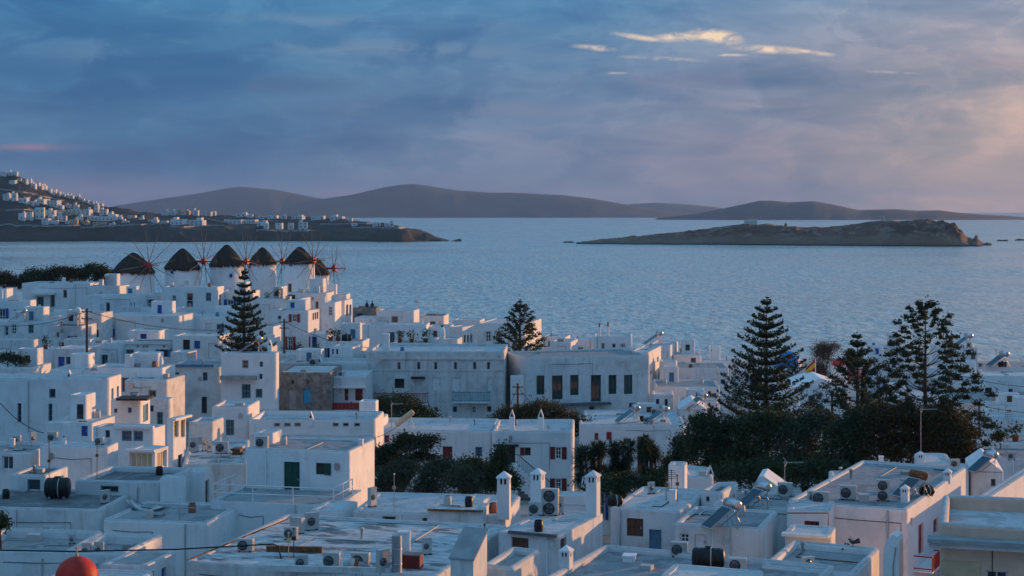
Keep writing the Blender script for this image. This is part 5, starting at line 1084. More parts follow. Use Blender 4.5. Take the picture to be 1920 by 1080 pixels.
# ================================================================== windmills
def windmill(label, px, D, w_px, y_eave, y_apex, y_base, hub, ang, rw_px, wins=(), seed=1, fringe=True, missing=()):
    """tower centred at px, diameter w_px; cone eave and apex rows; hub = (px, py); ang = bearing of the axle, degrees from straight towards us to the right"""
    rnd = random.Random(seed); k = D / F; r = w_px * k / 2; z0 = PZ(y_base, D); ze = PZ(y_eave, D); za = PZ(y_apex, D); gz = min(z0, ground_z(PX(px, D), D)) - 1.0
    T = thing('windmill', label, 'windmill', (PX(px, D), D, gz), 0, 'row of windmills above the shore')
    hz = ze - gz; mb = MB(); mb.lathe([(r * 1.06, 0), (r * 1.02, hz * .4), (r, hz - .1), (r * .90, hz + .05)], 40); mb.build('tower', 'clean_white', T)
    # thatched cone: ragged skirt, layered reeds
    n = 64; prof = [(r * 1.05, -.30), (r * 1.06, -.14), (r * .96, .22), (r * .76, (za - ze) * .36), (r * .51, (za - ze) * .64), (r * .26, (za - ze) * .87), (r * .11, (za - ze) * .98), (.01, za - ze)]
    vs = []; 
    for i, (rr, z) in enumerate(prof):
        for j in range(n):
            a = 2 * pi * j / n; jag = rnd.uniform(-.30, .12) if i == 0 and fringe else (rnd.uniform(-.05, .05)); q = rr * (1 + rnd.uniform(-.018, .018)); vs.append((q * cos(a), q * sin(a), hz + z + jag))
    mb = MB(); mb.add(vs, [(i * n + j, i * n + (j + 1) % n, (i + 1) * n + (j + 1) % n, (i + 1) * n + j) for i in range(len(prof) - 1) for j in range(n)]); cap = mb.build('thatched_cap', 'thatch', T)
    rb = MB()                                         # loose reeds hanging at the eave
    for j in range(150):
        a = rnd.uniform(0, 2 * pi); q = r * rnd.uniform(1.02, 1.06); L_ = rnd.uniform(.15, .5); dw = .05
        c_, s_ = cos(a), sin(a); rb.add([(q * c_ - dw * s_, q * s_ + dw * c_, hz - .1), (q * c_ + dw * s_, q * s_ - dw * c_, hz - .1), (q * c_ * 1.01, q * s_ * 1.01, hz - .25 - L_)], [(0, 1, 2)])
    st_ = rb.build('reed_fringe', 'thatch', cap); st_['kind'] = 'stuff'
    # axle, hub and lattice of sail arms
    a = R(ang); ax = np.array((sin(a), -cos(a), 0.0)); side = np.array((cos(a), sin(a), 0.0)); up = np.array((0, 0, 1.0))
    hzb = PZ(hub[1], D) - gz; reach = (PX(hub[0], D) - PX(px, D)) / max(.35, sin(a)) if sin(a) > .3 else r * 1.35
    reach = max(r * 1.15, min(reach, r * 1.6)); C = ax * reach + np.array((0, 0, hzb)); R_ = rw_px * k
    mb = MB(); mb.tube([ax * r * .3 + up * hzb, C + ax * .35], [.17, .15], 8); mb.tube([C + ax * .3, C + ax * 2.0], [.10, .05], 6); axl = mb.build('axle', 'red_paint', T)
    hb = MB(); hb.tube([C - ax * .30, C + ax * .30], .40, 12); hb.build('hub', 'red_paint', T)
    tips = []
    for j in range(12):
        t = 2 * pi * j / 12 + .12 * seed; d = side * cos(t) + up * sin(t); L_ = R_ * rnd.uniform(.94, 1.03)
        if j in missing: L_ *= .45
        off = ax * (.12 if j % 2 else -.12); s = MB(); s.tube([C + off, C + off + d * L_ * .5, C + off + d * L_], [.06, .046, .026], 5); s.build('sail_arm', 'mill_wood', T)
        s = MB(); s.tube([C + off + d * .3, C + off + d * .6], [.10, .085], 5); s.build('arm_socket', 'red_paint', T); tips.append(C + off + d * L_)
    wb = MB()
    for p in tips: wb.tube([p, C + ax * 2.0], .012, 3, cap=False)
    wb.build('rigging', 'mill_wood', T)
    for (wx, wy0, wy1, ww, m) in wins:
        x = PX(wx, D) - PX(px, D); y = -sqrt(max(.05, (r * 1.02) ** 2 - x * x)); zz0, zz1 = PZ(wy1, D) - gz, PZ(wy0, D) - gz; hw = ww * k / 2; th_ = math.atan2(x, -y)
        fn = lambda q, dp, z: (x + q * cos(th_) + dp * -sin(th_), y + q * sin(th_) + dp * cos(th_), z)
        f = MB(); f.box(-hw, hw, -.09, .3, zz0, zz1, fn); wo_ = f.build('window' if zz1 - zz0 < 1.3 else 'door', m, T)
        g_ = MB(); g_.box(-hw * .6, hw * .6, -.10, -.088, zz0 + .12, zz1 - .12, fn); g_.build('pane', 'glass', wo_)
    return T
windmill('leftmost windmill with wide face-on sail wheel beside dark shrubs', 250, 228, 76, 507, 474, 552, (282, 496), 52, 66, [(262, 535, 548, 5, 'slate_blue')], 1)
windmill('second windmill from the left with shaggy thatch fringe', 342, 232, 64, 500, 466, 550, (384, 490), 76, 64, [(329, 506, 512, 5, 'blue_paint')], 2)
windmill('third windmill from the left with the tallest peaked thatch', 425, 236, 62, 494, 459, 550, (464, 490), 72, 62, [(438, 512, 519, 5, 'blue_paint'), (399, 495, 501, 4, 'blue_paint')], 3)
windmill('fourth windmill from the left with small pointed thatch behind the pine', 492, 252, 51, 492, 464, 548, (531, 490), 74, 60, [(471, 496, 503, 4, 'red_paint')], 4, fringe=False)
windmill('fifth windmill with plain cap edge and dark doorway', 562, 226, 56, 490, 463, 548, (590, 487), 58, 60, [(548, 492, 498, 4, 'blue_paint'), (547, 531, 546, 6, 'dark_wood')], 5, fringe=False)
windmill('rightmost windmill half hidden behind its neighbour at the sea edge', 594, 254, 46, 511, 484, 550, (627, 503), 78, 44, [], 6, fringe=False, missing=(3, 7))

# ================================================================== trees
def leaves(rg, C, n, size, flat=0.0, aspect=2.2):
    """n leaf quads at the points C (n,3), random orientation"""
    n = len(C); d = rg.normal(size=(n, 3)); d[:, 2] *= (1 - flat); d /= np.linalg.norm(d, axis=1)[:, None]
    e = rg.normal(size=(n, 3)); e -= d * np.sum(d * e, 1)[:, None]; e /= np.linalg.norm(e, axis=1)[:, None]
    s = size * rg.uniform(.6, 1.3, n)[:, None]; a = d * s; b = e * s / aspect
    V = np.stack([C - a * .5, C + b * .5, C + a * .5, C - b * .5], 1).reshape(-1, 3); return V
def quads(V): return np.arange(len(V)).reshape(-1, 4)
def crown_points(rg, blobs, n, clump=0.45, per=26):
    """points gathered in clumps over the shells of ellipsoids [(cx,cy,cz,rx,ry,rz)]"""
    vol = np.array([b[3] * b[4] * b[5] for b in blobs]) ** .7; vol /= vol.sum(); P = []
    for b, f in zip(blobs, vol):
        m = max(2, int(n * f / per)); d = rg.normal(size=(m, 3)); d /= np.linalg.norm(d, axis=1)[:, None]
        d[:, 2] = np.where(d[:, 2] < -.45, -d[:, 2], d[:, 2])
        rr = rg.uniform(.55, 1.06, m)[:, None]; c = np.array(b[:3]) + d * rr * np.array(b[3:])
        q = np.repeat(c, per, 0) + rg.normal(size=(m * per, 3)) * clump * np.array((1, 1, .75)) * np.repeat(rg.uniform(.5, 1.15, m), per)[:, None]; P.append(q)
    return np.concatenate(P)
def tree(name, label, px, py_base, D, blobs, n, lm, size, seed, clump=.45, group=None, trunk=True, aspect=2.2, cat='tree', per=26, flat=0.0):
    """blobs in photo pixels: (px, py, rx, rz, depth offset in m)"""
    rg = np.random.default_rng(seed); X = PX(px, D); g = min(PZ(py_base, D), ground_z(X, D)) if py_base else ground_z(X, D) - .1
    T = thing(name, label, cat, (X, D, g), 0, group); k = D / F
    B = [(PX(b[0], D) - X, b[4] if len(b) > 4 else 0.0, PZ(b[1], D) - g, b[2] * k, (b[2] + b[3]) * .5 * k, b[3] * k) for b in blobs]
    V = leaves(rg, crown_points(rg, B, n, clump, per), n, size, flat, aspect); soup('crown', V, quads(V), lm, T)
    if trunk:
        mb = MB(); top = max(b[2] for b in B)
        mb.tube([(0, 0, -.2), (.05, 0, top * .3), (0, .05, top * .55)], [.2, .16, .1], 7)
        for b in B: mb.tube([(0.02, 0, top * .35), (b[0] * .5, b[1] * .5, b[2] * .75), (b[0], b[1], b[2])], [.1, .07, .03], 5)
        mb.build('trunk', 'bark', T)
    return T

def norfolk(label, px, y_top, y_low, D, half_px, tiers, seed, dense=1.0, lift=0.35, bare=0.25, tuft=False, size=.34, low_w=1.0, shape=0.9, lm='leaf_pine', tuft_r=.34):
    """tiered pine: whorls of up-curving branches clothed in sprays; y_low = row of the lowest whorl"""
    rg = np.random.default_rng(seed); k = D / F; X = PX(px, D); zt, zl = PZ(y_top, D), PZ(y_low, D); g = ground_z(X, D) - .2
    T = thing('norfolk_pine', label, 'pine tree', (X, D, g)); Hh = zt - zl; Rm = half_px * k
    tb = MB(); tb.tube([(0, 0, 0), (.04, 0, (zl - g) * .6), (0, 0, zl - g + Hh * .4), (0, 0, zt - g)], [.30, .24, .13, .02], 8); bb = MB(); P = []; 
    for i in range(tiers):
        t = ((i + rg.uniform(-.15, .15)) / (tiers - 1)) if i else 0.015
        z = zt - g - Hh * min(1, max(.01, t)); Lr = Rm * (0.08 + .92 * min(1, t) ** shape) * (low_w if t > .85 else 1)
        nb = (5 if t < .35 else 7) if tuft else (5 if t < .2 else 7); a0 = rg.uniform(0, 2 * pi)
        for j in range(nb):
            a = a0 + 2 * pi * j / nb + rg.uniform(-.16, .16); L_ = Lr * rg.uniform(.78, 1.12); ca, sa = cos(a), sin(a)
            dip = -.06 * L_ * t; pts = []
            for s in np.linspace(0, 1, 7):
                rr = L_ * s; zz = z + dip * sin(pi * s) + (lift + (.35 * (1 - t) if tuft else 0)) * L_ * s ** (1.3 if tuft else 1.7); pts.append((rr * ca, rr * sa, zz))
            bb.tube(pts, [max(.012, .055 * (1 - s) * (.4 + t)) for s in np.linspace(0, 1, 7)], 4, cap=False)
            pts = np.array(pts)
            if tuft:                                   # pompom-like sprays near the tips, with bare wood between
                for (s0, rad) in ((1.0, 1.0), (.80, .75), (.6, .5)):
                    if L_ * s0 < .3: continue
                    m = int(46 * dense * rad * (.5 + 1.1 * t)); c = pts[0] + (pts[-1] - pts[0]) * s0; c = np.array((L_ * s0 * ca, L_ * s0 * sa, z + dip * sin(pi * s0) + (lift + .35 * (1 - t)) * L_ * s0 ** 1.3))
                    q = rg.normal(size=(m, 3)) * tuft_r * rad * (.5 + .6 * t) * np.array((.9, .9, .7)); q[:, 2] = np.abs(q[:, 2]) * 1.2 - .06; P.append(c + q)
            else:
                m = int(max(10, 95 * dense * L_ / Rm + 24)); s = rg.uniform(bare, 1.04, m); idx = np.clip((s * 6), 0, 5.999); i0 = idx.astype(int); f = (idx - i0)[:, None]; c = pts[i0] * (1 - f) + pts[np.minimum(i0 + 1, 6)] * f
                wdt = .13 * L_ * np.sin(np.clip(s, 0, 1) * pi * .86 + .25)[:, None] * rg.normal(size=(m, 1)); lat = np.array((-sa, ca, 0.0))
                P.append(c + lat * wdt + np.array((0, 0, 1.0)) * (np.abs(rg.normal(size=(m, 1))) * .10 + np.abs(wdt) * .30))
    tip = np.array((0, 0, zt - g)); P.append(tip + rg.normal(size=(30, 3)) * np.array((.12, .12, .3)))
    tb.v += []; nb_ = len(tb.v); tb.f += [tuple(i + nb_ for i in f) for f in bb.f]; tb.v += bb.v; tb.sm += bb.sm; tb.build('trunk', 'bark', T)
    P = np.concatenate(P); V = leaves(rg, P, len(P), size, 0.0, 2.6); soup('crown', V, quads(V), lm, T); return T
norfolk('tall dark pine in the middle of the upper left houses', 458, 511, 668, 162, 58, 12, 21, .9, .30, .22, size=.34)
norfolk('small open pine against the sunlit wall beside the sea', 975, 567, 662, 178, 46, 10, 22, .85, .30, .3, tuft=True, size=.28, tuft_r=.24, shape=.8)
norfolk('large dense tiered pine right of the centre', 1437, 568, 800, 124, 108, 15, 23, 1.7, .36, .16, size=.30, shape=.84)
norfolk('tall branching pine with tufted tips at the right', 1735, 577, 862, 114, 128, 14, 24, 1.9, .40, .3, tuft=True, size=.27, shape=.68, lm='leaf_pine', tuft_r=.27)
norfolk('shorter pine with spreading tiers beside the rose-red dome', 1608, 633, 792, 148, 80, 9, 25, 1.5, .32, .25, tuft=True, size=.30, shape=1.15, tuft_r=.30)
# garden trees and shrubs
GRV = 'trees of the dark grove behind the right roofs'
for (lab, px, py, D, bl, lm, n, sd) in (
    ('dark leafy tree at the left end of the grove', 1326, 0, 118, [(1330, 848, 46, 42), (1322, 806, 30, 30), (1358, 875, 42, 36), (1366, 806, 26, 22)], 'leaf_palm', 12000, 31),
    ('dark round tree below the large pine', 1420, 0, 117, [(1412, 826, 46, 42), (1446, 796, 34, 24), (1395, 872, 50, 40)], 'leaf_dark', 13000, 32),
    ('dark broad tree right below the large pine', 1508, 0, 116, [(1492, 826, 46, 42), (1538, 800, 34, 28), (1500, 880, 54, 36)], 'leaf_olive', 13000, 33),
    ('dark tree in the middle of the grove', 1590, 0, 113, [(1585, 836, 44, 44), (1618, 798, 38, 30), (1580, 882, 50, 30)], 'leaf_dark', 13000, 34),
    ('broad olive-brown tree under the branching pine', 1690, 0, 112, [(1690, 806, 50, 40), (1646, 790, 36, 28), (1716, 850, 60, 34), (1640, 850, 44, 34), (1730, 786, 40, 26)], 'leaf_rust', 15000, 35),
    ('brownish green tree at the right end of the grove', 1782, 0, 110, [(1784, 826, 44, 40), (1768, 788, 34, 26), (1800, 860, 38, 26)], 'leaf_rust', 12000, 36),
    ('dark tree just above the white stepped roofs', 1450, 0, 108, [(1450, 890, 60, 26), (1380, 895, 44, 24), (1540, 892, 60, 24)], 'leaf_dark', 9000, 37)):
    tree('grove_tree', lab, px, py, D, bl, n, lm, .24, sd, .42, GRV, per=34)
tree('clipped_shrub', 'dark dome of ivy below the dark red balcony', 745, 0, 151, [(745, 770, 46, 28), (700, 782, 34, 14), (790, 785, 36, 16)], 9000, 'leaf_dark', .26, 41, .4, cat='shrub')
tree('russet_hedge', 'broad hedge with russet top before the green-window house', 1000, 0, 150, [(965, 790, 44, 26), (1010, 782, 50, 28), (1060, 796, 40, 26), (1095, 812, 24, 24)], 11000, 'leaf_rust', .26, 42, .4, cat='hedge')
tree('garden_pine', 'dark flat-branched pine in the garden beside the green-door house', 752, 0, 122, [(720, 848, 26, 10), (770, 838, 40, 11), (802, 826, 22, 7), (738, 866, 40, 13), (795, 860, 30, 9), (765, 823, 20, 8), (712, 880, 22, 14)], 9500, 'leaf_pine', .24, 43, .28)
OLV = 'olive trees in the garden'
tree('olive_tree', 'grey-green olive tree nearest the green-door house', 748, 0, 106, [(738, 900, 34, 24), (760, 882, 26, 16), (722, 918, 22, 18)], 8000, 'leaf_olive', .18, 44, .30, OLV)
tree('olive_tree', 'grey-green olive tree in the middle of the garden', 818, 0, 109, [(812, 896, 32, 26), (838, 880, 22, 16), (800, 918, 26, 18)], 8000, 'leaf_olive', .18, 45, .30, OLV)
tree('olive_tree', 'grey-green olive tree left of the cypress', 868, 0, 105, [(866, 905, 26, 28), (880, 925, 20, 16)], 5600, 'leaf_olive', .18, 46, .30, OLV)
tree('cypress', 'dark ragged cypress before the outside stair', 936, 0, 108, [(938, 880, 18, 30), (940, 850, 9, 16), (926, 910, 24, 22), (955, 905, 18, 20)], 8500, 'leaf_dark', .20, 47, .26)
tree('laurel', 'dark laurel bush between olive trees and cypress', 898, 0, 112, [(898, 890, 28, 22), (880, 872, 20, 12), (915, 905, 24, 24)], 7000, 'leaf_dark', .20, 48, .30, cat='shrub')
tree('dry_bush', 'low dry reddish brush behind the middle roofs', 790, 0, 99, [(770, 938, 22, 8), (830, 940, 26, 8), (905, 938, 22, 8)], 2200, 'leaf_grass', .18, 49, .28, cat='shrub', trunk=False)
def yucca(label, px, D, heads, seed):
    rg = np.random.default_rng(seed); X = PX(px, D); g = ground_z(X, D) - .1; T = thing('yucca_tree', label, 'yucca', (X, D, g), 0, 'yucca trees beside the vine house'); tb = MB(); V = []
    for (hx, hy, s) in heads:
        c = np.array((PX(hx, D) - X, rg.uniform(-.8, .8), PZ(hy, D) - g)); tb.tube([(rg.uniform(-.2, .2), 0, 0), (c[0] * .6, c[1] * .5, c[2] * .5), tuple(c)], [.12, .1, .06], 6)
        for q in range(150):
            d = rg.normal(size=3); d[2] = d[2] * .8 + .1; d /= np.linalg.norm(d); L_ = s * rg.uniform(.7, 1.15); w_ = np.cross(d, (0, 0, 1.0)); w_ = w_ / (np.linalg.norm(w_) + 1e-6) * .045
            m = c + d * L_ * .5; e = c + d * L_ + np.array((0, 0, -.16 * L_)); V += [c - w_ * .4, m + w_, e, m - w_]
    tb.build('trunk', 'bark', T); V = np.array(V); soup('crown', V, quads(V), 'leaf_palm', T)
r_ = random.Random(5)
yucca('spiky yucca clump right of the shuttered house', 1118, 124, [(1100 + r_.uniform(-14, 34), 838 + r_.uniform(-6, 70), .95) for _ in range(17)], 51)
yucca('middle spiky yucca clump before the brown door', 1162, 122, [(1160 + r_.uniform(-18, 22), 842 + r_.uniform(-8, 66), .95) for _ in range(16)], 52)
yucca('tall spiky yucca clump left of the grove', 1226, 121, [(1226 + r_.uniform(-22, 24), 828 + r_.uniform(-2, 80), .95) for _ in range(19)], 53)
SHB = 'dark shrubs on the rise at the left'
for (lab, px, bl, sd) in (('dark shrub at the left edge above the houses', 10, [(5, 528, 26, 17), (30, 534, 18, 12)], 61), ('dark shrub left of the thin mast', 68, [(66, 524, 26, 18), (90, 526, 18, 14)], 62), ('dark shrub in the middle of the rise', 122, [(115, 518, 26, 19), (142, 520, 20, 17)], 63), ('tallest dark shrub beside the leftmost windmill', 178, [(176, 514, 24, 17), (196, 522, 15, 18)], 64)):
    tree('shore_shrub', lab, px, 560, 244, bl, 4200, 'leaf_rust' if sd % 2 else 'leaf_dark', .36, sd, .5, SHB, cat='shrub')
tree('reed_tree', 'dry brown feathery tree behind the bell tower', 1545, 0, 214, [(1542, 672, 18, 26), (1535, 700, 16, 20), (1560, 655, 16, 10)], 5200, 'leaf_dry', .34, 66, .5, aspect=4)
tree('roof_bush', 'round russet bush on the low roof at the right edge', 1872, 0, 124, [(1870, 822, 11, 7)], 700, 'leaf_rust', .2, 67, .2, cat='shrub', trunk=False)
tree('yard_vine', 'dark vine over the pergola at the left edge', 18, 0, 152, [(12, 672, 18, 7), (36, 676, 14, 6)], 1500, 'leaf_dark', .26, 68, .3, cat='vine')
tree('edge_shrub', 'small green shrub at the left edge of the lower roofs', 4, 1010, 78, [(0, 985, 12, 18)], 900, 'leaf_palm', .2, 69, .2, cat='shrub')
tree('dome_tree', 'small rusty tree beside the bell tower cap', 1604, 0, 216, [(1602, 676, 12, 12), (1592, 668, 8, 8)], 1600, 'leaf_rust', .3, 70, .4)
tree('gap_shrub', 'dark shrub in the lane between vine house and grove', 1282, 0, 126, [(1284, 845, 20, 30), (1270, 880, 22, 30)], 4200, 'leaf_dark', .26, 71, .4, cat='shrub')
tree('low_hedge', 'dark hedge below the yucca trees', 1180, 0, 116, [(1130, 915, 40, 18), (1190, 912, 40, 20), (1240, 908, 34, 22)], 6000, 'leaf_dark', .24, 72, .4, cat='hedge')
# ================================================================== houses on the headland and marks on the islet
ORD = ['first', 'second', 'third', 'fourth', 'fifth', 'sixth', 'seventh', 'eighth', 'ninth', 'tenth', 'eleventh', 'twelfth', 'thirteenth', 'fourteenth', 'fifteenth', 'sixteenth', 'seventeenth', 'eighteenth', 'nineteenth', 'twentieth', 'twenty-first', 'twenty-second', 'twenty-third', 'twenty-fourth', 'twenty-fifth']
def far_house(label, px, py, w, hh, m, seed, group):
    rnd = random.Random(seed); D, z = hl_spot(px, py); k = D / F; W_, Hh = w * k * .92, hh * k; d = max(4.0, min(9.0, W_ * .7)); yaw = R(rnd.choice((6, 10, 14, 18, -6)))
    T = thing('hillside_house', label, 'house', (PX(px, D), D, z - 1.5), -yaw, group); Hh += 1.5
    n = max(1, int(W_ / 3.6)); rows = 1 if Hh - 1.5 < 4.6 else 2; hs = []
    for i in range(n):
        for j in range(rows):
            if rnd.random() < .82:
                c = -W_ / 2 + W_ * (i + .5) / n; z0 = 1.5 + (Hh - 1.5) * (.16 + .48 * j) if rows > 1 else 1.5 + (Hh - 1.5) * .22; hs.append((c - .55, c + .55, z0, min(Hh - .6, z0 + (1.7 if rows > 1 else 1.6))))
    hs = [q for q in hs if q[3] - q[2] > .4 and q[0] > -W_ / 2 + .25 and q[1] < W_ / 2 - .25]
    shell(W_, d, 0, Hh, Hh - .4, .2, .1, .3, {'f': hs, 'r': [], 'l': []}, 1).build('wall', m, T)
    rb = MB(); rb.add([(-W_ / 2 + .25, .25, Hh - .4), (W_ / 2 - .25, .25, Hh - .4), (W_ / 2 - .25, d - .25, Hh - .4), (-W_ / 2 + .25, d - .25, Hh - .4)], [(0, 1, 2, 3)]); rb.build('roof', 'roof_white', T)
    for q in hs:
        f = MB(); f.box(q[0] + .01, q[1] - .01, .12, .17, q[2] + .01, q[3] - .01); f.build('window', rnd.choice(('glass', 'slate_blue', 'blue_paint', 'glass')), T)
    if rnd.random() < .5:
        s = rnd.choice((-1, 1)); f = MB(); cw = W_ * rnd.uniform(.22, .4); f.box(s * W_ * .22 - cw / 2, s * W_ * .22 + cw / 2, d * .3, d * .85, Hh - .45, Hh + rnd.uniform(1.2, 2.4)); f.build('roof_room', m, T)
ROWS = {
 ('on the ridge of the headland', 'white houses along the headland ridge'): [(6, 331, 12, 9), (36, 340, 8, 5), (46, 344, 9, 5), (76, 355, 7, 6), (98, 366, 8, 4), (126, 371, 6, 5), (162, 380, 8, 4), (180, 385, 7, 4), (19, 330, 10, 7), (29, 331, 6, 8), (54, 339, 9, 6), (22, 346, 14, 8), (62, 354, 10, 9), (70, 350, 7, 7), (83, 356, 6, 8), (92, 362, 7, 7), (102, 362, 6, 6), (109, 363, 6, 8), (119, 369, 6, 5), (133, 373, 9, 6), (145, 373, 7, 6), (153, 378, 10, 6), (171, 381, 10, 6), (188, 386, 8, 4)],
 ('in the upper slope row of the headland', 'white houses on the upper headland slope'): [(50, 376, 12, 6), (66, 386, 10, 6), (86, 380, 10, 6), (112, 391, 12, 6), (128, 390, 10, 6), (26, 368, 12, 5), (11, 378, 14, 13), (26, 379, 11, 13), (42, 381, 18, 9), (58, 385, 12, 8), (74, 381, 20, 8), (97, 388, 24, 12), (142, 393, 10, 9)],
 ('in the middle slope row of the headland', 'white houses on the middle headland slope'): [(64, 402, 12, 8), (84, 405, 10, 7), (108, 404, 12, 7), (164, 399, 14, 6), (206, 405, 10, 6), (40, 414, 14, 14), (54, 413, 14, 15), (74, 412, 18, 23), (95, 404, 16, 9), (122, 404, 26, 7), (147, 404, 46, 11), (180, 398, 9, 13), (193, 404, 16, 12), (214, 408, 12, 5)],
 ('in the lowest slope row of the headland', 'white houses on the lowest headland slope'): [(94, 412, 12, 8), (126, 421, 10, 6), (148, 413, 12, 7), (222, 412, 14, 5), (234, 418, 14, 4), (84, 422, 16, 12), (101, 420, 14, 7), (116, 416, 18, 11), (138, 420, 16, 8), (157, 421, 16, 6), (170, 413, 16, 8), (198, 415, 48, 9), (186, 422, 26, 5), (210, 424, 12, 5), (246, 409, 16, 5), (264, 412, 10, 4), (286, 417, 20, 5), (307, 419, 14, 5)],
 ('on the skyline of the low headland', 'white houses on the low headland skyline'): [(308, 404, 14, 9), (324, 404, 10, 9), (336, 404, 8, 10), (351, 404, 8, 9), (366, 404, 12, 10), (390, 405, 12, 8), (401, 405, 6, 9), (452, 407, 22, 6), (468, 409, 12, 6), (486, 410, 16, 5), (510, 410, 20, 6), (531, 410, 14, 6), (556, 411, 24, 5), (595, 413, 26, 8), (630, 413, 26, 7), (656, 415, 9, 6)],
 ('above the cliff of the low headland', 'white houses above the low headland cliff'): [(331, 422, 28, 11), (364, 424, 36, 11), (436, 420, 36, 8), (468, 420, 24, 8), (491, 425, 20, 8), (499, 430, 10, 10), (522, 430, 14, 12), (545, 430, 12, 12), (568, 430, 18, 12), (664, 424, 12, 5), (706, 424, 16, 7), (730, 425, 20, 6)]}
sd_ = 100
for (where, grp), L_ in ROWS.items():
    L_ = sorted(L_)
    for i, (px, py, w, hh) in enumerate(L_):
        sd_ += 1; odd = (px, py) in ((336, 404), (351, 404), (138, 420), (186, 422), (157, 421), (122, 404)); big = 'wide' if w >= 24 else ('tall' if hh > w else 'small')
        far_house('%s %s house %s, %s from the left' % (big, 'tan' if odd else 'white', where, ORD[i]), px, py, w, hh, 'tan' if odd else ('old_white' if sd_ % 3 else 'white'), sd_, grp)
# stone walls and a road cut on the headland are left to the ground; islet marks follow
def on_islet(px):
    best = max(((is_z(px, D), D) for D in np.linspace(1230, 1420, 96)), key=lambda q: YH - (HC - q[0]) * F / q[1]); return best[1], best[0]
D, z = on_islet(1408); T = thing('ruined_house', 'ruined roofless stone house on the islet ridge', 'ruin', (PX(1408, D), D, z - 1)); k = D / F
for (x0, x1, y0, y1, hh) in ((-11, 12, 0, .6, 6), (-11, -9.6, .6, 6, 7), (10.6, 12, .6, 6, 9), (0, 1.4, .6, 6, 6), (-9.6, 10.6, 5.4, 6, 4)):
    b = MB(); b.box(x0 * k, x1 * k, y0, y1, 0, hh * k + 1); b.build('wall', 'old_white', T)
D, z = on_islet(1657); T = thing('beacon', 'small white beacon on the islet summit', 'beacon', (PX(1657, D), D, z - .5)); mb = MB(); mb.lathe([(1.1, 0), (.95, 3.2), (1.15, 3.25), (1.15, 3.45), (.5, 3.5)], 14); mb.build('tower', 'clean_white', T); mb = MB(); mb.lathe([(.45, 3.45), (.45, 4.0), (.55, 4.02), (.02, 4.4)], 12); mb.build('lantern', 'white_paint', T)
D, z = on_islet(1473); mb = MB(); mb.lathe([(1.3, -.5), (1.1, 1.0), (.6, 1.9), (.05, 2.5)], 8, smooth=False); tag(mb.build('cairn', 'rock', None, (PX(1473, D), D, z)), 'small stone cairn on the islet saddle', 'cairn')

# dry-stone terrace walls on the headland
for i, (x0, x1, y0, y1) in enumerate(((-20, 60, 430, 424), (60, 150, 426, 424), (150, 230, 428, 424), (10, 80, 396, 394), (80, 150, 398, 396), (230, 320, 424, 420), (320, 420, 428, 424), (420, 520, 414, 416), (600, 700, 422, 420), (480, 590, 434, 434), (60, 120, 366, 378), (0, 70, 356, 366), (390, 440, 412, 422), (660, 760, 428, 428))):
    mb = MB(); P = []
    for t in np.linspace(0, 1, 9):
        px, py = x0 + (x1 - x0) * t, y0 + (y1 - y0) * t; D, z = hl_spot(px, py); P.append((PX(px, D), D, z))
    o = P[0]
    for a, b in zip(P, P[1:]):
        q = [(a[0] - o[0], a[1] - o[1], a[2] - o[2]), (b[0] - o[0], b[1] - o[1], b[2] - o[2])]
        mb.add([(q[0][0], q[0][1], q[0][2] - 1), (q[1][0], q[1][1], q[1][2] - 1), (q[1][0], q[1][1], q[1][2] + 1.3), (q[0][0], q[0][1], q[0][2] + 1.3), (q[0][0], q[0][1] + .8, q[0][2] - 1), (q[1][0], q[1][1] + .8, q[1][2] - 1), (q[1][0], q[1][1] + .8, q[1][2] + 1.3), (q[0][0], q[0][1] + .8, q[0][2] + 1.3)], [(0, 1, 2, 3), (3, 2, 6, 7), (5, 4, 7, 6)])
    tag(mb.build('terrace_wall', 'concrete', None, o), 'dry-stone terrace wall on the headland, %s of the set' % ORD[i], 'wall', 'terrace walls on the headland')
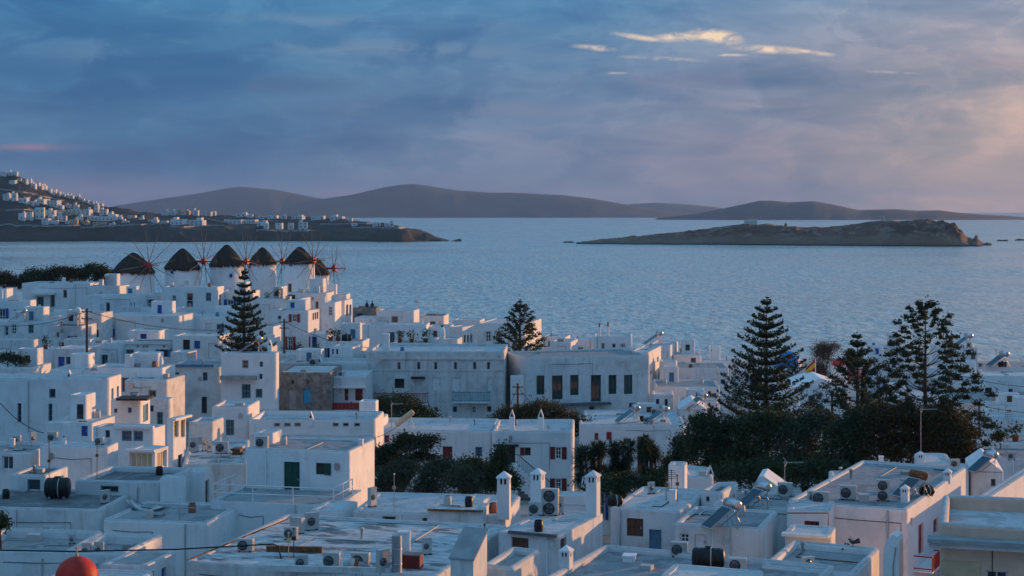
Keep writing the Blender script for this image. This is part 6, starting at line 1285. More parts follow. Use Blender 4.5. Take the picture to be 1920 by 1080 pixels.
# ================================================================== things on the roofs
def on(key, px, py, what=''):
    H = HS[key]; x, y = inside(H, *loc_on(H, px, py), what)
    return (H.mid[0] + H.u[0] * x + H.v[0] * y, H.mid[1] + H.u[1] * x + H.v[1] * y, H.zroof)
ACG = 'air conditioner units on the roofs'
AC_CACHE = {}
def ac(label, key, x0, x1, ytop, ybot, turn=0, fans=1, kind='front'):
    """outdoor unit: case, fan grille(s), blades and feet; seen between those columns and rows, standing on the roof of `key`"""
    X, Y, Z = on(key, (x0 + x1) / 2, ybot, label); k = Y / F; w = (x1 - x0) * k * (.86 if turn == 0 else .8); hh = (ybot - ytop) * k; d = min(.42, w * .45) if fans == 1 else .36; ft = .06
    H = HS[key]; rz = -H.yaw * .5 + R(turn)
    T = thing('air_conditioner', label, 'air conditioner', (X, Y, Z), rz, ACG)
    mb = MB(); b = .02
    mb.box(-w / 2, w / 2, -d / 2, d / 2, ft, hh); mb.box(-w / 2 - .006, w / 2 + .006, -d / 2 - .006, d / 2 + .006, hh - .05, hh + .004); mb.build('case', 'ac_white', T)
    for s in (-1, 1): f = MB(); f.box(s * w * .36 - .04, s * w * .36 + .04, -d / 2 - .02, d / 2 + .02, 0, ft - .002); f.build('foot', 'rubber', T)
    r = min(w * .30, hh * .40) if fans == 1 else min(w * .36, hh * .21); cx = -w * .14 if fans == 1 else -w * .04
    for i in range(fans):
        cz = hh * .52 if fans == 1 else hh * (.27 + .47 * i); fn = lambda x, y, z: (cx + x, -d / 2 - .004 - z, cz + y)
        g = MB(); g.lathe([(r, 0), (r * 1.04, .012), (r * 1.04, .02), (r * .94, .022), (r * .92, .006), (.01, .004)], 20, fn=fn); gr = g.build('fan_guard', 'grille', T)
        bl = MB()
        for q in range(4):
            a = q * pi / 2 + .3; bl.add([fn(0, 0, .012), fn(r * .86 * cos(a), r * .86 * sin(a), .012), fn(r * .9 * cos(a + .5), r * .9 * sin(a + .5), .016), fn(r * .55 * cos(a + .75), r * .55 * sin(a + .75), .016)], [(0, 1, 2, 3)])
        bl.lathe([(r * .2, .018), (r * .2, .03), (.01, .032)], 10, fn=fn); bl.build('fan_blades', 'fan', gr)
        wr = MB()
        for rr in (.35, .55, .75): wr.lathe([(r * rr, .026), (r * rr + .012, .03), (r * rr, .034)], 18, fn=fn)
        wr.build('guard_rings', 'metal_grey', gr)
    gm = MB()
    for q in range(7): z = hh * (.2 + .1 * q); gm.box(w / 2 + .001, w / 2 + .008, -d * .35, d * .35, z - .012, z + .012)
    gm.build('side_louvre', 'grille', T); return T
for args in (
    ('lone air conditioner at the left of the weathered roof', 'big_roof', 444, 478, 1010, 1034), ('air conditioner beside the pair of rusty poles', 'big_roof', 531, 560, 988, 1012),
    ('air conditioner with its back to us near the roof wall', 'big_roof', 541, 574, 970, 1000, 160), ('dark louvred unit at the top corner of the weathered roof', 'big_roof', 569, 600, 961, 994, 40),
    ('large air conditioner left of the duct drum at the bottom', 'big_roof', 604, 640, 1036, 1066), ('air conditioner behind the duct drum at the bottom', 'big_roof', 656, 696, 1036, 1066), ('tall grille unit left of the metal flue', 'big_roof', 703, 733, 1030, 1076, 50), ('air conditioner beside the dark screen at the bottom left', 'big_roof', 540, 570, 1046, 1074, 20),
    ('tall vent unit with three slots right of the metal flue', 'big_roof', 790, 811, 1008, 1040, 30),
    ('big double-fan air conditioner between the tall chimneys', 'chimney_house', 1014, 1050, 916, 966, 0, 2), ('single air conditioner left of the double-fan unit', 'chimney_house', 972, 1003, 940, 965),
    ('slim air conditioner behind the double-fan unit', 'chimney_house', 1046, 1058, 930, 964, 10), ('air conditioner against the sunlit side of the green-door house', 'middle_roofs', 687, 709, 914, 950, 60),
    ('air conditioner on the cabin front above the green door', 'green_door', 478, 505, 818, 841), ('black-faced air conditioner left of the black tank', 'right_terrace', 1256, 1292, 1016, 1044), ('white air conditioner right of the black tank', 'right_terrace', 1364, 1402, 1046, 1072),
    ('air conditioner on the white roof left of the pier', 'brown_shutter_block', 1213, 1229, 904, 926, 40), ('air conditioner with bright fan on the big roof', 'red_balcony_house', 1573, 1608, 910, 937), ('tall double-fan air conditioner on the big roof', 'red_balcony_house', 1642, 1670, 899, 939, 0, 2),
    ('grey air conditioner at the left end of the big roof', 'red_balcony_house', 1520, 1556, 922, 946), ('dark slatted unit at the left corner of the big roof', 'red_balcony_house', 1506, 1526, 924, 948, 30), ('air conditioner behind the peaked white wall', 'upper_ledge', 1456, 1488, 905, 930), ('air conditioner on the low pink-sided terrace', 'pink_side', 1500, 1530, 1044, 1066, 40),
    ('round fan unit set in the tiny hut', 'fan_hut', 1790, 1810, 884, 902), ('air conditioner on the gabled roof near the right edge', 'edge_house_low', 1898, 1914, 858, 874),
    ('large air conditioner behind the red dome', 'ac_court', 176, 196, 1016, 1044, 0), ('air conditioner left of the large one behind the red dome', 'ac_court', 153, 172, 1018, 1046, 0), ('dark framed unit on the roof above the red dome', 'low_left', 128, 142, 1002, 1020, 30),
    ('white box unit at the right end of the dark roof', 'tank_roof', 186, 207, 919, 944, 50), ('air conditioner beside the bright blue door', 'pink_left', 95, 116, 798, 818), ('rust-coloured unit pair left member on the roof', 'left_edge_mid', 38, 56, 810, 828), ('rust-coloured unit pair right member catching sun', 'left_edge_mid', 66, 80, 806, 830, 50), ('dark-faced air conditioner below the small dark window', 'pink_left', 177, 196, 820, 834),
    ('tall air conditioner among the clutter on the left roof', 'junk_roof', 352, 374, 820, 848, 20), ('narrow air conditioner among the clutter', 'junk_roof', 378, 389, 818, 846, 40), ('low box unit among the clutter nearest the green-door house', 'junk_roof', 388, 398, 828, 848, 40), ('wide white unit among the clutter', 'junk_roof', 402, 430, 828, 850),
    ('small air conditioner on the roof above the stone house', 'bell_niche', 570, 590, 678, 690), ('small air conditioner above the red board balcony', 'red_board_balcony', 634, 646, 696, 706),
    ('dark fan unit on the stained roof by the porch room', 'pergola_room', 246, 260, 738, 750), ('air conditioner on the roof of the pinkish long house', 'pink_upper', 1290, 1302, 682, 690), ('left fan unit on the right shore roof', 'quay_right', 1812, 1822, 642, 652), ('fan unit below the sunlit end at the right shore', 'quay_low', 1838, 1848, 682, 690), ('small fan unit on the vine house roof', 'vine_house', 1206, 1216, 782, 794), ('second small fan unit on the vine house roof', 'back_of_vines', 1220, 1236, 766, 778)):
    ac(*args)

def heater(label, key, px, py, size=1.0, turn=0, tank='steel', panel='solar_panel'):
    """solar water heater: tilted collector, tank on top, tube frame"""
    X, Y, Z = on(key, px, py, label); T = thing('solar_heater', label, 'solar heater', (X, Y, Z), R(turn), 'solar water heaters on the roofs'); s = size
    fn = lambda x, y, z: (x * s, y * s, z * s); mb = MB()
    P = [(-1.5, -.55, .12), (-1.5, .55, .12), (.0, .55, 1.15), (.0, -.55, 1.15)]; n_ = (-.56, 0, .83); q = .07
    mb.add([fn(*p) for p in P] + [fn(p[0] + n_[0] * q, p[1], p[2] + n_[2] * q) for p in P], [(3, 2, 1, 0), (4, 5, 6, 7), (0, 1, 5, 4), (1, 2, 6, 5), (2, 3, 7, 6), (3, 0, 4, 7)]); co = mb.build('collector', 'metal_grey', T)
    g = MB(); g.add([fn(a + n_[0] * (q + .006), b, c + n_[2] * (q + .006)) for (a, b, c) in ((-1.44, -.5, .16), (-1.44, .5, .16), (-.06, .5, 1.11), (-.06, -.5, 1.11))], [(0, 1, 2, 3)]); g.build('glazing', panel, co)
    t = MB(); t.tube([fn(.28, y, 1.36) for y in (-.62, -.58, .58, .62)], [.2 * s, .27 * s, .27 * s, .2 * s], 18); t.build('tank', tank, T)
    for y in (-.5, .5):
        f = MB(); f.tube([fn(.28, y, 1.12), fn(.28, y, 0)], .025 * s, 5); f.build('leg', 'metal_grey', T); f = MB(); f.tube([fn(.05, y, 1.1), fn(.7, y, 0)], .02 * s, 5); f.build('brace', 'metal_grey', T); f = MB(); f.tube([fn(-1.45, y, .12), fn(-1.45, y, 0)], .025 * s, 5); f.build('foot', 'metal_grey', T)
    p = MB(); p.tube([fn(.28, -.66, 1.3), fn(.1, -.72, 1.0), fn(-1.0, -.68, .3)], .018 * s, 5); p.build('pipe', 'rubber', T)
for args in (('shiny solar heater in front with its tank towards the sea', 'grey_roof_mid', 1352, 1003, .82, 25), ('solar heater above the front one, tank end catching sun', 'upper_ledge', 1408, 968, .8, 25),
    ('solar heater at the left on the vine house roof', 'vine_house', 1186, 793, 1.05, 12), ('solar heater at the right on the vine house roof', 'vine_house', 1240, 795, 1.05, 12), ('solar heater on the tall white house below the pine', 'tall_white', 480, 661, 1.0, 14), ('sunlit solar heater with striped tank left of the large pine', 'small_gable', 1312, 768, 1.05, 20),
    ('solar heater at the right shore catching sun', 'quay_right', 1812, 652, 1.3, 10), ('solar heater on the far right shore roof', 'quay_low', 1880, 689, 1.4, 14, 'steel'), ('solar heater on the roof beside the arched sunlit end', 'arch_end', 1232, 647, 1.1, 10), ('solar heater with rusty tank on the big right roof', 'red_balcony_house', 1716, 932, .8, 30, 'rust'), ('tilted brown collector on the shabby white house', 'shed_panel', 140, 611, 1.25, 12, 'white_paint', 'panel_brown'), ('small solar heater on the left edge house', 'two_windows', 42, 604, 1.0, 10), ('solar heater on the cluttered terrace below the windmills', 'mill_foot_right', 520, 561, 1.1, 14, 'steel', 'panel_brown'), ('solar heater on the roof left of the leftmost windmill', 'lit_step', 196, 536, 1.0, 10), ('solar heater on the white roof near the right edge', 'gable_hut', 1852, 886, .8, 20)):
    heater(*args)

def tube_heater(label, key, pa, pb, rpx):
    """long cylinder leaning across a roof, seen from pixel pa (low end) to pb (high end)"""
    X, Y, Z = on(key, pa[0], pa[1], label); k = Y / F; T = thing('leaning_tank', label, 'tank', (X, Y, Z)); r = rpx * k; dx, dz = (pb[0] - pa[0]) * k, (pa[1] - pb[1]) * k
    mb = MB(); mb.tube([(0, 0, r), (dx * .06, 0, r + dz * .06), (dx * .94, 0, r + dz * .94), (dx, 0, r + dz)], [r * .8, r, r, r * .8], 16); mb.build('cylinder', 'tan', T)
    for s in (-1, 1): f = MB(); f.tube([(dx * .85, 0, dz * .85), (dx * .85 + s * .25, s * .2, 0)], .03, 5); f.build('leg', 'metal_grey', T)
tube_heater('long tan cylinder leaning on the roof beside the ivy dome', 'brown_shutters_left', (742, 803), (775, 777), 5.5)

def tank(label, key, px, py, wpx, hpx, turn=0, m='black_plastic', ribs=True):
    """horizontal ribbed water tank on cradles"""
    X, Y, Z = on(key, px, py, label); k = Y / F; L_ = wpx * k; r = hpx * k / 2; T = thing('water_tank', label, 'water tank', (X, Y, Z), R(turn), 'black water tanks on the roofs')
    fn = lambda x, y, z: (z, y, r + x + .02); pr = [(.01, -L_ / 2), (r * .75, -L_ / 2 + .02), (r * .96, -L_ / 2 + .1)]
    n = 5
    for i in range(n): a = -L_ / 2 + .12 + (L_ - .24) * i / n; b = (L_ - .24) / n; pr += [(r, a + .1 * b), (r, a + .75 * b), (r * .955, a + .82 * b), (r * .955, a + .95 * b)]
    pr += [(r * .96, L_ / 2 - .1), (r * .75, L_ / 2 - .02), (.01, L_ / 2)]
    mb = MB(); mb.lathe(pr, 24, fn=fn); mb.build('body', m, T)
    lid = MB(); lid.lathe([(r * .34, r * 2 - .04), (r * .34, r * 2 + .06), (.01, r * 2 + .07)], 14, (0, 0, .02)); lid.build('lid', m, T)
    st_ = MB(); st_.lathe([(r * 1.005, L_ * .06), (r * 1.02, L_ * .06 + .005), (r * 1.02, L_ * .06 + .04), (r * 1.005, L_ * .06 + .045)], 24, fn=fn); st_.build('strap', 'ac_white', T)
    for s in (-1, 1): c = MB(); c.box(s * L_ * .3 - .06, s * L_ * .3 + .06, -r * .6, r * .6, 0, r * .26); c.build('cradle', 'concrete', T)
for args in (('big black ribbed water tank at the bottom right of centre', 'right_terrace', 1328, 1066, 62, 38, -8), ('big black water tank standing on the dark roof at the left', 'tank_roof', 108, 934, 46, 38, 4), ('black water tank lying against the white wall beside the tall chimney', 'brown_shutter_block', 1152, 950, 30, 20, 14), ('dark tank on the big right roof beside the rusty heater', 'red_balcony_house', 1748, 931, 28, 18, 20), ('dark rounded tank right of the barrel-shouldered hut', 'stepped_wall', 1718, 904, 30, 16, 10), ('black water tank on the roof below the first windmill', 'small_lit_left', 290, 575, 18, 8, 10), ('black water tank right of the glowing orange wall', 'small_lit_left', 316, 575, 14, 9, 10), ('round black tank on the wide plain house at the shore', 'railed_roof', 650, 640, 19, 13, 10), ('black tank on the right shore roof', 'quay_low', 1884, 690, 16, 10, 6), ('dark tank on the cluttered terrace below the windmills', 'mill_foot_right', 546, 561, 16, 8, 10)):
    tank(*args)

# poles, masts, antennas
def antenna(label, key, px, py, ytop, style='yagi', m='metal_grey', turn=0):
    X, Y, Z = on(key, px, py, label); hh = (py - ytop) * Y / F; T = thing('tv_antenna', label, 'antenna', (X, Y, Z), R(turn), 'antennas and masts on the roofs'); r = .022 if Y < 110 else .032
    mb = MB(); mb.tube([(0, 0, -.02), (0, 0, hh)], r, 6); mb.build('mast', m, T)
    if style == 'yagi':
        b = MB(); b.tube([(-.1, 0, hh - .08), (1.0, 0, hh - .05)], r * .8, 5); b.build('boom', m, T)
        for i in range(7): e = MB(); L_ = .26 - .018 * i; e.tube([(.05 + i * .15, -L_, hh - .07), (.05 + i * .15, L_, hh - .07)], r * .5, 4); e.build('element', m, T)
        f = MB(); f.tube([(-.05, -.2, hh - .3), (.12, 0, hh - .06), (-.05, .2, hh + .18)], r * .5, 4); f.build('reflector', m, T)
    elif style == 'log':
        for i in range(5): e = MB(); z = hh * (.72 + .06 * i); e.tube([(-.35 + .04 * i, 0, z), (.35 - .04 * i, 0, z)], r * .6, 4); e.build('element', m, T)
    elif style == 'pole':
        c = MB(); c.lathe([(r * 2, hh - .02), (r * 2, hh + .05), (.01, hh + .06)], 8); c.build('cap', m, T)
        c = MB(); c.box(-.09, .09, -.03, .03, hh * .62, hh * .62 + .16); c.build('bracket', m, T)
for args in (('rusty pole pair, left and taller one before the white pier', 'brown_shutter_block', 1259, 940, 880, 'log', 'rust'), ('rusty pole pair, right one before the white pier', 'brown_shutter_block', 1270, 940, 892, 'pole', 'rust'), ('thin rusty mast at the pier edge', 'brown_shutter_block', 1249, 938, 896, 'pole', 'rust'),
    ('grey aerial with short rods before the dark grove', 'upper_ledge', 1474, 925, 862, 'yagi'), ('tall aerial mast under the branching pine', 'vault_hut', 1733, 880, 778, 'yagi'), ('dark mast on the left roofs beside the black tank', 'tank_roof', 92, 930, 828, 'pole', 'rust'), ('thin mast right of the slot window', 'slot_block', 182, 900, 830, 'pole', 'rust'),
    ('thin pale mast behind the weathered roof', 'middle_roofs', 738, 964, 890, 'pole'), ('forked aerial on the middle roofs', 'middle_roofs', 856, 958, 944, 'yagi'), ('dark pole at the bottom centre beside the sloping shed', 'low_front', 903, 1072, 988, 'pole', 'rubber'), ('aerial on the roof beside the ivy dome', 'brown_shutters_left', 734, 804, 756, 'yagi'), ('thin mast on the glazed porch house', 'glazed_porch', 88, 530, 496, 'pole', 'rubber'),
    ('thin aerial on the right shore roof', 'quay_low', 1868, 688, 654, 'log'), ('second thin aerial on the right shore roof', 'quay_low', 1880, 688, 656, 'log'), ('aerial on the tall plain block at the shore', 'tall_plain', 781, 581, 562, 'log'), ('aerial behind the dark doorway cube', 'pink_upper', 1334, 689, 640, 'pole'), ('thin mast between the large pine and pinkish houses', 'pink_wide', 1346, 722, 690, 'pole'), ('tall mast on the right edge roof', 'right_low', 1890, 826, 768, 'log'), ('thin mast on the low house at the far right', 'right_mid', 1886, 784, 760, 'yagi'), ('aerial on the small left house below the windmills', 'left_wall_wide', 356, 594, 568, 'log'), ('small aerial on the big plain left house', 'plain_big', 176, 706, 690, 'log'), ('curved aerial beside the rusty roof edge at right', 'edge_house_low', 1888, 860, 834, 'log'), ('short aerial on the blue-grey terrace', 'blue_terrace', 336, 972, 950, 'yagi'), ('rusty pole left of the weathered roof cables, tilted', 'big_roof', 541, 1048, 1000, 'pole', 'tan'), ('dark pole beside the tilted rusty one', 'big_roof', 551, 1046, 992, 'pole', 'dark_wood'), ('aerial on the quay building behind the right pines', 'quay_upper', 1664, 650, 622, 'log'), ('small mast on the mill-side house', 'mill_side', 372, 537, 516, 'pole')):
    antenna(*args)
def dish(label, key, px, py, rpx, turn):
    X, Y, Z = on(key, px, py, label); k = Y / F; r = rpx * k; T = thing('satellite_dish', label, 'satellite dish', (X, Y, Z), R(turn), 'satellite dishes on the roofs'); a = R(62)
    fn = lambda x, y, z: (x, y * cos(a) - z * sin(a), r * 1.25 + y * sin(a) + z * cos(a)); mb = MB(); mb.lathe([(r, .18 * r), (r * .75, .1 * r), (r * .4, .03 * r), (.01, 0)], 22, fn=fn); mb.build('reflector', 'ac_white', T)
    s = MB(); s.tube([(0, .02, 0), (0, .06, r * 1.2)], .03, 6); s.build('stand', 'metal_grey', T); s = MB(); s.tube([fn(0, -r * .8, .15 * r), fn(0, -r * .1, .9 * r)], .015, 5); s.build('feed_arm', 'metal_grey', T)
for args in (('white dish on the cluttered left roof', 'junk_roof', 420, 836, 9, 40), ('small white dish on the shuttered house roof', 'brown_shutters_right', 1028, 806, 4.5, 10), ('white dish beside the dark-faced unit', 'pink_left', 204, 833, 5, 20), ('grey dish on the right house with red balcony', 'red_balcony_house', 1540, 944, 6, -20), ('small dish on the mill-side house roof', 'mill_side', 350, 537, 5, 30), ('white dish on the cluttered windmill terrace', 'mill_foot_right', 500, 561, 6, 20), ('small dish by the leaning tan cylinder', 'brown_shutters_left', 716, 803, 4, 20)):
    dish(*args)

# big flue, ducts and clutter on the weathered roof
X, Y, Z = on('big_roof', 744, 1076, 'flue'); T = thing('metal_flue', 'tall shiny metal flue pipe at the bottom centre', 'flue', (X, Y, Z)); k = Y / F
mb = MB(); mb.tube([(0, 0, 0), (0, 0, 72 * k)], 9.5 * k, 18); mb.build('pipe', 'galvanised', T)
for z in (18, 46): b = MB(); b.lathe([(9.6 * k, z * k), (10.2 * k, z * k + .01), (10.2 * k, z * k + .04), (9.6 * k, z * k + .05)], 18); b.build('band', 'metal_grey', T)
X, Y, Z = on('big_roof', 662, 1068, 'duct'); T = thing('duct_drum', 'round ribbed duct drum with rusty middle at the bottom', 'duct', (X, Y, Z)); k = Y / F
mb = MB(); mb.tube([(-18 * k, 0, 11 * k), (-5 * k, 0, 11 * k), (-5 * k, 0, 11 * k), (4 * k, -.02, 10 * k)], [8 * k, 9.5 * k, 11 * k, 11 * k], 18); mb.build('drum', 'ac_white', T)
mb = MB(); mb.tube([(4 * k, -.02, 10 * k), (10 * k, -.02, 10 * k)], [11.2 * k, 11.2 * k], 18); mb.build('rusty_ring', 'rust', T); mb = MB(); mb.tube([(10 * k, 0, 10 * k), (24 * k, 0, 7 * k), (34 * k, .1, 3 * k)], [8 * k, 6 * k, 4 * k], 12); mb.build('elbow', 'galvanised', T)
X, Y, Z = on('big_roof', 774, 1064, 'box'); T = thing('vent_box', 'dark maroon vent box right of the metal flue', 'box', (X, Y, Z), -R(12)); k = Y / F
mb = MB(); mb.box(-17 * k, 17 * k, -.3, .3, 0, 24 * k); mb.build('case', 'dark_red', T); mb = MB(); mb.box(-18.5 * k, 18.5 * k, -.33, .33, 24 * k + .002, 26 * k); mb.build('lid', 'roof_dark', T)
H = HS['big_roof']
for (a, b, m) in (((500, 1070), (735, 1076), 'old_white'), ((500, 1034), (604, 1036), 'rust')):
    xa, ya = loc_on(H, *a); xb_, yb_ = loc_on(H, *b); q = MB(); z = H.zroof - H.zb; dx_, dy_ = xb_ - xa, yb_ - ya; L_ = sqrt(dx_ * dx_ + dy_ * dy_); nx, ny = -dy_ / L_ * .09, dx_ / L_ * .09
    q.add([(xa - nx, ya - ny, z), (xb_ - nx, yb_ - ny, z), (xb_ + nx, yb_ + ny, z), (xa + nx, ya + ny, z), (xa - nx, ya - ny, z + .25), (xb_ - nx, yb_ - ny, z + .25), (xb_ + nx, yb_ + ny, z + .25), (xa + nx, ya + ny, z + .25)], [(4, 5, 6, 7), (0, 1, 5, 4), (1, 2, 6, 5), (2, 3, 7, 6), (3, 0, 4, 7)]); q.build('low_wall', m, H.obj)
# sheet of roofing lifting off the blue-grey terrace
X, Y, Z = on('blue_terrace', 278, 955, 'sheet'); T = thing('loose_sheet', 'buckled grey metal sheet lying on the blue-grey terrace', 'metal sheet', (X, Y, Z), R(-14)); vs = []
for j in range(7):
    for i in range(9): x = -1.1 + 2.0 * i / 8; y = -.55 + 1.1 * j / 6; vs.append((x, y, .03 + .55 * max(0, -x - .1) ** 1.3 + .16 * sin(2.2 * x + 1.5 * y)))
vs = [(x, y, max(z, .02)) for x, y, z in vs]; vs2 = [(x, y, z - .015) for x, y, z in vs]
mb = MB(); fs = [(j * 9 + i, j * 9 + i + 1, (j + 1) * 9 + i + 1, (j + 1) * 9 + i) for j in range(6) for i in range(8)]; mb.add(vs + vs2, fs + [tuple(63 + q for q in f[::-1]) for f in fs]); mb.build('sheet', 'roof_worn', T)
# pots and boxes
def pot(label, key, px, py, s=1.0, plant=True):
    X, Y, Z = on(key, px, py, label); T = thing('potted_plant', label, 'potted plant', (X, Y, Z), 0, 'potted plants on terraces'); mb = MB(); mb.lathe([(.01, 0), (.16 * s, 0), (.22 * s, .32 * s), (.25 * s, .33 * s), (.25 * s, .4 * s), (.18 * s, .4 * s), (.01, .36 * s)], 14); mb.build('pot', 'terracotta', T)
    rg = np.random.default_rng(int(px)); P = rg.normal(size=(90, 3)) * .22 * s + np.array((0, 0, .75 * s)); V = leaves(rg, P, 90, .24 * s); soup('foliage', V, quads(V), 'leaf_palm', T)
for args in (('potted plant at the left of the planted terrace', 'planted_terrace', 750, 643, 1.2), ('potted plant in the middle of the planted terrace', 'planted_terrace', 772, 643, 1.2), ('potted plant at the right of the planted terrace', 'planted_terrace', 798, 643, 1.3), ('potted plant on the railed roof', 'railed_roof', 620, 640, 1.2), ('second potted plant on the railed roof', 'railed_roof', 634, 640, 1.2), ('potted plant beside the blue doors', 'shade_cube', 86, 655, 1.1), ('potted plant on the dish terrace', 'dish_terrace', 560, 664, 1.1), ('second potted plant on the dish terrace', 'dish_terrace', 592, 664, 1.1), ('potted shrub on the low right roof', 'right_low', 1904, 828, 1.3)):
    pot(*args)
CR = 'storage boxes among the rooftop clutter'
for (lab, key, px, py, w_, h_, m) in (('brown crate on the cluttered roof', 'junk_roof', 444, 852, 18, 10, 'brown_wood'), ('grey box at the back of the cluttered roof', 'junk_roof', 372, 832, 20, 12, 'concrete'), ('white low box near the green-door house', 'junk_roof', 452, 846, 10, 9, 'ac_white'), ('grey meter box on the vine house roof', 'vine_house', 1222, 797, 8, 8, 'concrete'), ('white box on the terrace under the windmills', 'mill_foot_right', 536, 564, 9, 7, 'ac_white'), ('white box on the roof by the windmill shop', 'white_shop', 566, 550, 10, 7, 'ac_white'), ('white vent box before the dark grove', 'behind_pier', 1318, 893, 14, 9, 'ac_white'), ('grey box on the big right roof', 'red_balcony_house', 1620, 940, 18, 12, 'ac_white'), ('low white box on the right terrace', 'right_terrace', 1180, 1052, 22, 10, 'clean_white'), ('dark box on the quay roof between the pines', 'quay_cube', 1700, 668, 18, 9, 'rust'), ('round-topped steel tank box behind the right pine', 'quay_right', 1776, 652, 12, 14, 'galvanised')):
    X, Y, Z = on(key, px, py, lab); k = Y / F; T = thing('roof_box', lab, 'box', (X, Y, Z), -R(10), CR); mb = MB(); mb.box(-w_ * k / 2, w_ * k / 2, -.3, .3, 0, h_ * k); mb.build('case', m, T); mb = MB(); mb.box(-w_ * k / 2 - .03, w_ * k / 2 + .03, -.33, .33, h_ * k + .002, h_ * k + .05); mb.build('lid', m, T)
# pipes along roofs
def pipe(label, pts, m='rubber', r=.03, cat='pipe', name='roof_pipe'):
    P = [at(*q) for q in pts]; o = P[0]; mb = MB(); mb.tube([(p[0] - o[0], p[1] - o[1], p[2] - o[2]) for p in P], r, 6); tag(mb.build(name, m, None, o), label, cat)
pipe('black cable snaking from the left edge onto the weathered roof', [(-40, 1031, 66), (140, 1034, 66.5), (330, 1030, 67), (460, 1023, 68), (512, 1020, 68.5), (522, 1024, 68.6), (527, 1048, 68.6)], r=.032, cat='cable', name='cable')
pipe('rust-brown rail along the left edge of the weathered roof', [(352, 1050, 68.6), (430, 1018, 71.5), (552, 968, 78.5)], 'rust', .035)
pipe('brown pipe frame above the red slit window', [(1476, 962, 74.6), (1553, 962, 73.8), (1553, 994, 73.8)], 'rust', .03)
pipe('rusty pipe rail behind the front heater', [(1402, 944, 80), (1404, 960, 80), (1500, 966, 79), (1500, 985, 79)], 'rust', .025)

# utility poles and wires
def upole(label, px, ytop, ybot, D, r=.13, m='pole_wood', arms=2):
    X = PX(px, D); zt = PZ(ytop, D); g = min(ground_z(X, D), PZ(ybot, D)) - .2; T = thing('utility_pole', label, 'utility pole', (X, D, g)); mb = MB(); mb.tube([(0, 0, 0), (0, 0, zt - g)], [r * 1.15, r * .85], 9); mb.build('pole', m, T)
    for i in range(arms):
        z = zt - g - .35 - .7 * i; b = MB(); b.box(-.55, .55, -.06, .06, z - .05, z + .05); a = b.build('crossarm', m, T)
        for x in (-.45, 0, .45): q = MB(); q.lathe([(.04, 0), (.055, .06), (.03, .1), (.05, .16), (.01, .18)], 8, (x, 0, z + .05)); q.build('insulator', 'ac_white', a)
    return (X, D, zt - .3)
p1 = upole('tall dark wooden pole among the upper left houses', 163, 578, 694, 160); p2 = upole('wooden pole before the red-shuttered house', 533, 598, 664, 183); p3 = upole('red-brown pole with wires beside the pier house', 971, 719, 772, 158, .12, 'brown_wood'); p4 = upole('dark pole before the church wall right of the pine', 1560, 732, 790, 150, .12)
p5 = upole('short pole with lamp-like brackets at the right', 1836, 752, 800, 150, .1)
def wire(label, a, b, sag, r=.022):
    n = 16; P = [(a[0] + (b[0] - a[0]) * t, a[1] + (b[1] - a[1]) * t, a[2] + (b[2] - a[2]) * t - sag * 4 * t * (1 - t)) for t in [i / n for i in range(n + 1)]]
    mb = MB(); mb.tube([(p[0] - a[0], p[1] - a[1], p[2] - a[2]) for p in P], r, 5); tag(mb.build('overhead_wire', 'rubber', None, a), label, 'wire', 'overhead wires')
wire('wire from the tall wooden pole to the pole by the red shutters', p1, p2, 1.4, .03); wire('wire from the tall wooden pole to the left edge', p1, at(-40, 606, 172), .8, .03); wire('wire from the red-shutter pole down to the right roofs', p2, at(690, 652, 176), .5, .03); wire('sagging wire left of the red-brown pole', p3, at(905, 800, 150), 1.2, .03); wire('sagging wire right of the red-brown pole', p3, at(1070, 800, 150), .8, .03); wire('wire from the church pole to the left', p4, at(1500, 745, 152), .7, .025); wire('wire from the church pole to the right', p4, at(1640, 765, 150), .5, .025); wire('long wire across the white wall at the right', at(1786, 700, 205), at(1990, 726, 200), .6, .03); wire('wire at the left edge dropping to the low roof', at(-40, 700, 118), at(82, 812, 112), .8, .03); wire('wire rising from the slot-window house to the ivy dome', at(655, 830, 126), at(742, 802, 131), .3, .025); wire('wire to the right edge over the red doors', at(1846, 762, 150), at(1990, 772, 150), .3, .025)

# flags, pigeons, figures, lamp
def flag(label, px, py, ytop, D, bands, ang, w_px, h_px, pole_m='white_paint'):
    """drooping flag on a leaning staff: bands = materials from the hoist top downwards, each a strip of cloth"""
    X, Y, Z = at(px, py, D); k = D / F; hh = (py - ytop) * k; T = thing('flag', label, 'flag', (X, Y, Z)); mb = MB(); mb.tube([(0, 0, -1.0), (0, 0, hh)], .05, 6); mb.build('staff', pole_m, T); n = len(bands); s, c = sin(R(ang)), cos(R(ang))
    for i, m in enumerate(bands):
        vs = []
        for j in range(9):
            for e in (0, 1):
                t = j / 8; q = (i + e) / n; x = -w_px * k * t * c; z = hh - .1 - h_px * k * q - w_px * k * t * s; vs.append((x, .16 * sin(5 * t + q * 1.5), z))
        b = MB(); b.add(vs, [(2 * j, 2 * j + 1, 2 * j + 3, 2 * j + 2) for j in range(8)], True); b.build('stripe', m, T)
flag('red and yellow flag drooping beside the bell tower', 1529, 722, 674, 196, ['flag_red', 'flag_yellow', 'flag_yellow', 'flag_red'], 38, 24, 16)
flag('blue and white striped flag drooping between the right pines', 1658, 748, 715, 172, ['flag_blue', 'white_paint', 'flag_blue', 'white_paint', 'flag_blue', 'white_paint', 'flag_blue', 'white_paint', 'flag_blue'], 34, 30, 12)
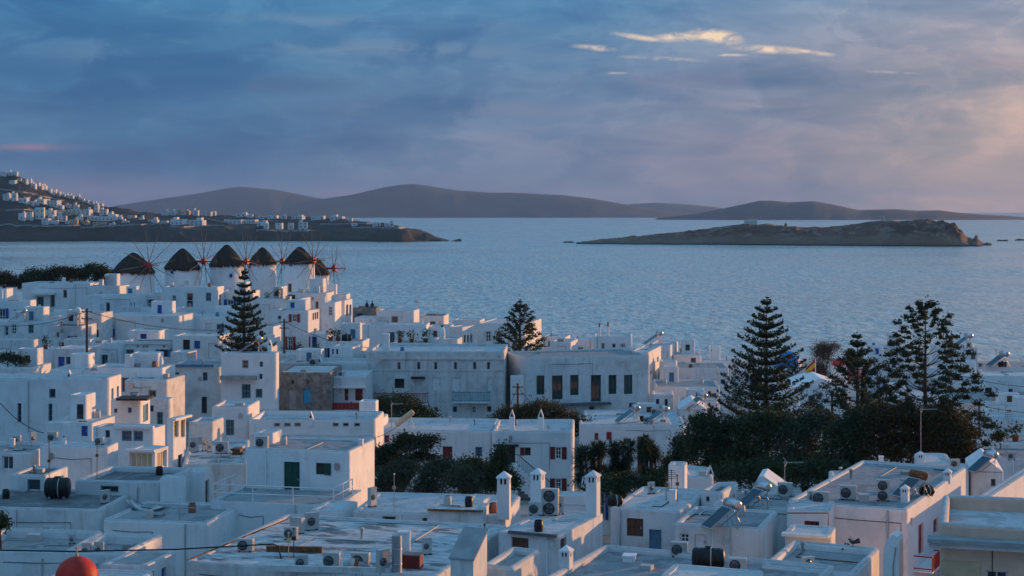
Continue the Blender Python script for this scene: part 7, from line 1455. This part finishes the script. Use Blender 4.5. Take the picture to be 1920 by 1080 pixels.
def pigeon(label, key, px, py, rz, wing=False, lift=0.0):
    X, Y, Z = on(key, px, py, label); T = thing('pigeon', label, 'pigeon', (X, Y, Z + lift), R(rz), 'pigeons on the right terrace'); mb = MB(); s = 1.5
    mb.tube([(-.20 * s, 0, .10 * s), (-.10 * s, 0, .115 * s), (0, 0, .13 * s), (.07 * s, 0, .17 * s), (.10 * s, 0, .22 * s), (.13 * s, 0, .225 * s), (.165 * s, 0, .215 * s)], [.015 * s, .035 * s, .06 * s, .05 * s, .03 * s, .03 * s, .006 * s], 9); mb.build('body', 'pigeon_grey', T)
    for q in (-1, 1): l = MB(); l.tube([(0, q * .02 * s, .1 * s), (.01 * s, q * .02 * s, 0)], .008 * s, 4); l.build('leg', 'rust', T)
    for q in (-1, 1):
        w = MB(); e = (.22 if wing else .05) * s; w.add([(.05 * s, q * .04 * s, .17 * s), (-.04 * s, q * (.04 * s + e), (.15 + (.16 if wing else 0)) * s), (-.16 * s, q * (.03 * s + e * .5), .12 * s), (-.06 * s, q * .045 * s, .10 * s)], [(0, 1, 2, 3)]); w.build('wing', 'pigeon_grey', T)
pigeon('left pigeon perched on the pink-sided terrace', 'pink_side', 1602, 1018, 60); pigeon('right pigeon perched on the pink-sided terrace', 'pink_side', 1617, 1017, 130); pigeon('pigeon landing with raised wings on the pink-sided terrace', 'pink_side', 1626, 1012, 200, True, .25)
def person(label, px, py, D, key):
    X, Y, Z = on(key, px, py, label); T = thing('person', label, 'person', (X, Y, Z), R(20)); me = bpy.data.meshes.new('body')
    J = [(0, 0, .93, .15), (0, 0, 1.18, .15), (0, 0, 1.40, .17), (0, 0, 1.50, .06), (0, .01, 1.60, .10), (0, .02, 1.70, .095), (.10, 0, .88, .11), (.11, .02, .48, .075), (.11, 0, .08, .05), (.11, -.14, .03, .04), (-.10, 0, .88, .11), (-.11, .02, .48, .075), (-.11, 0, .08, .05), (-.11, -.14, .03, .04), (.20, 0, 1.38, .07), (.26, .02, 1.10, .05), (.25, -.06, .84, .04), (-.20, 0, 1.38, .07), (-.26, .02, 1.10, .05), (-.25, -.06, .84, .04)]
    E = [(0, 1), (1, 2), (2, 3), (3, 4), (4, 5), (0, 6), (6, 7), (7, 8), (8, 9), (0, 10), (10, 11), (11, 12), (12, 13), (2, 14), (14, 15), (15, 16), (2, 17), (17, 18), (18, 19)]
    me.from_pydata([j[:3] for j in J], E, []); o = bpy.data.objects.new('body', me); COL.objects.link(o); o.parent = T; md = o.modifiers.new('skin', 'SKIN'); me.materials.append(MATS['clothes_dark'])
    if not me.skin_vertices: bpy.context.view_layer.objects.active = o
    for sv, j in zip(me.skin_vertices[0].data if me.skin_vertices else [], J): sv.radius = (j[3], j[3] * .8)
    if me.skin_vertices: me.skin_vertices[0].data[0].use_root = True
    o.modifiers.new('smooth', 'SUBSURF').levels = 1; o.modifiers['smooth'].render_levels = 1
    hb = MB(); hb.lathe([(.105, 1.66), (.11, 1.72), (.08, 1.79), (.01, 1.81)], 10, (0, .03, 0)); hb.build('hair', 'rubber', T)
person('left of two people in dark clothes standing at the shore wall', 688, 589, 210, 'dark_terrace'); person('right of two people in dark clothes standing at the shore wall', 698, 589, 210, 'dark_terrace')
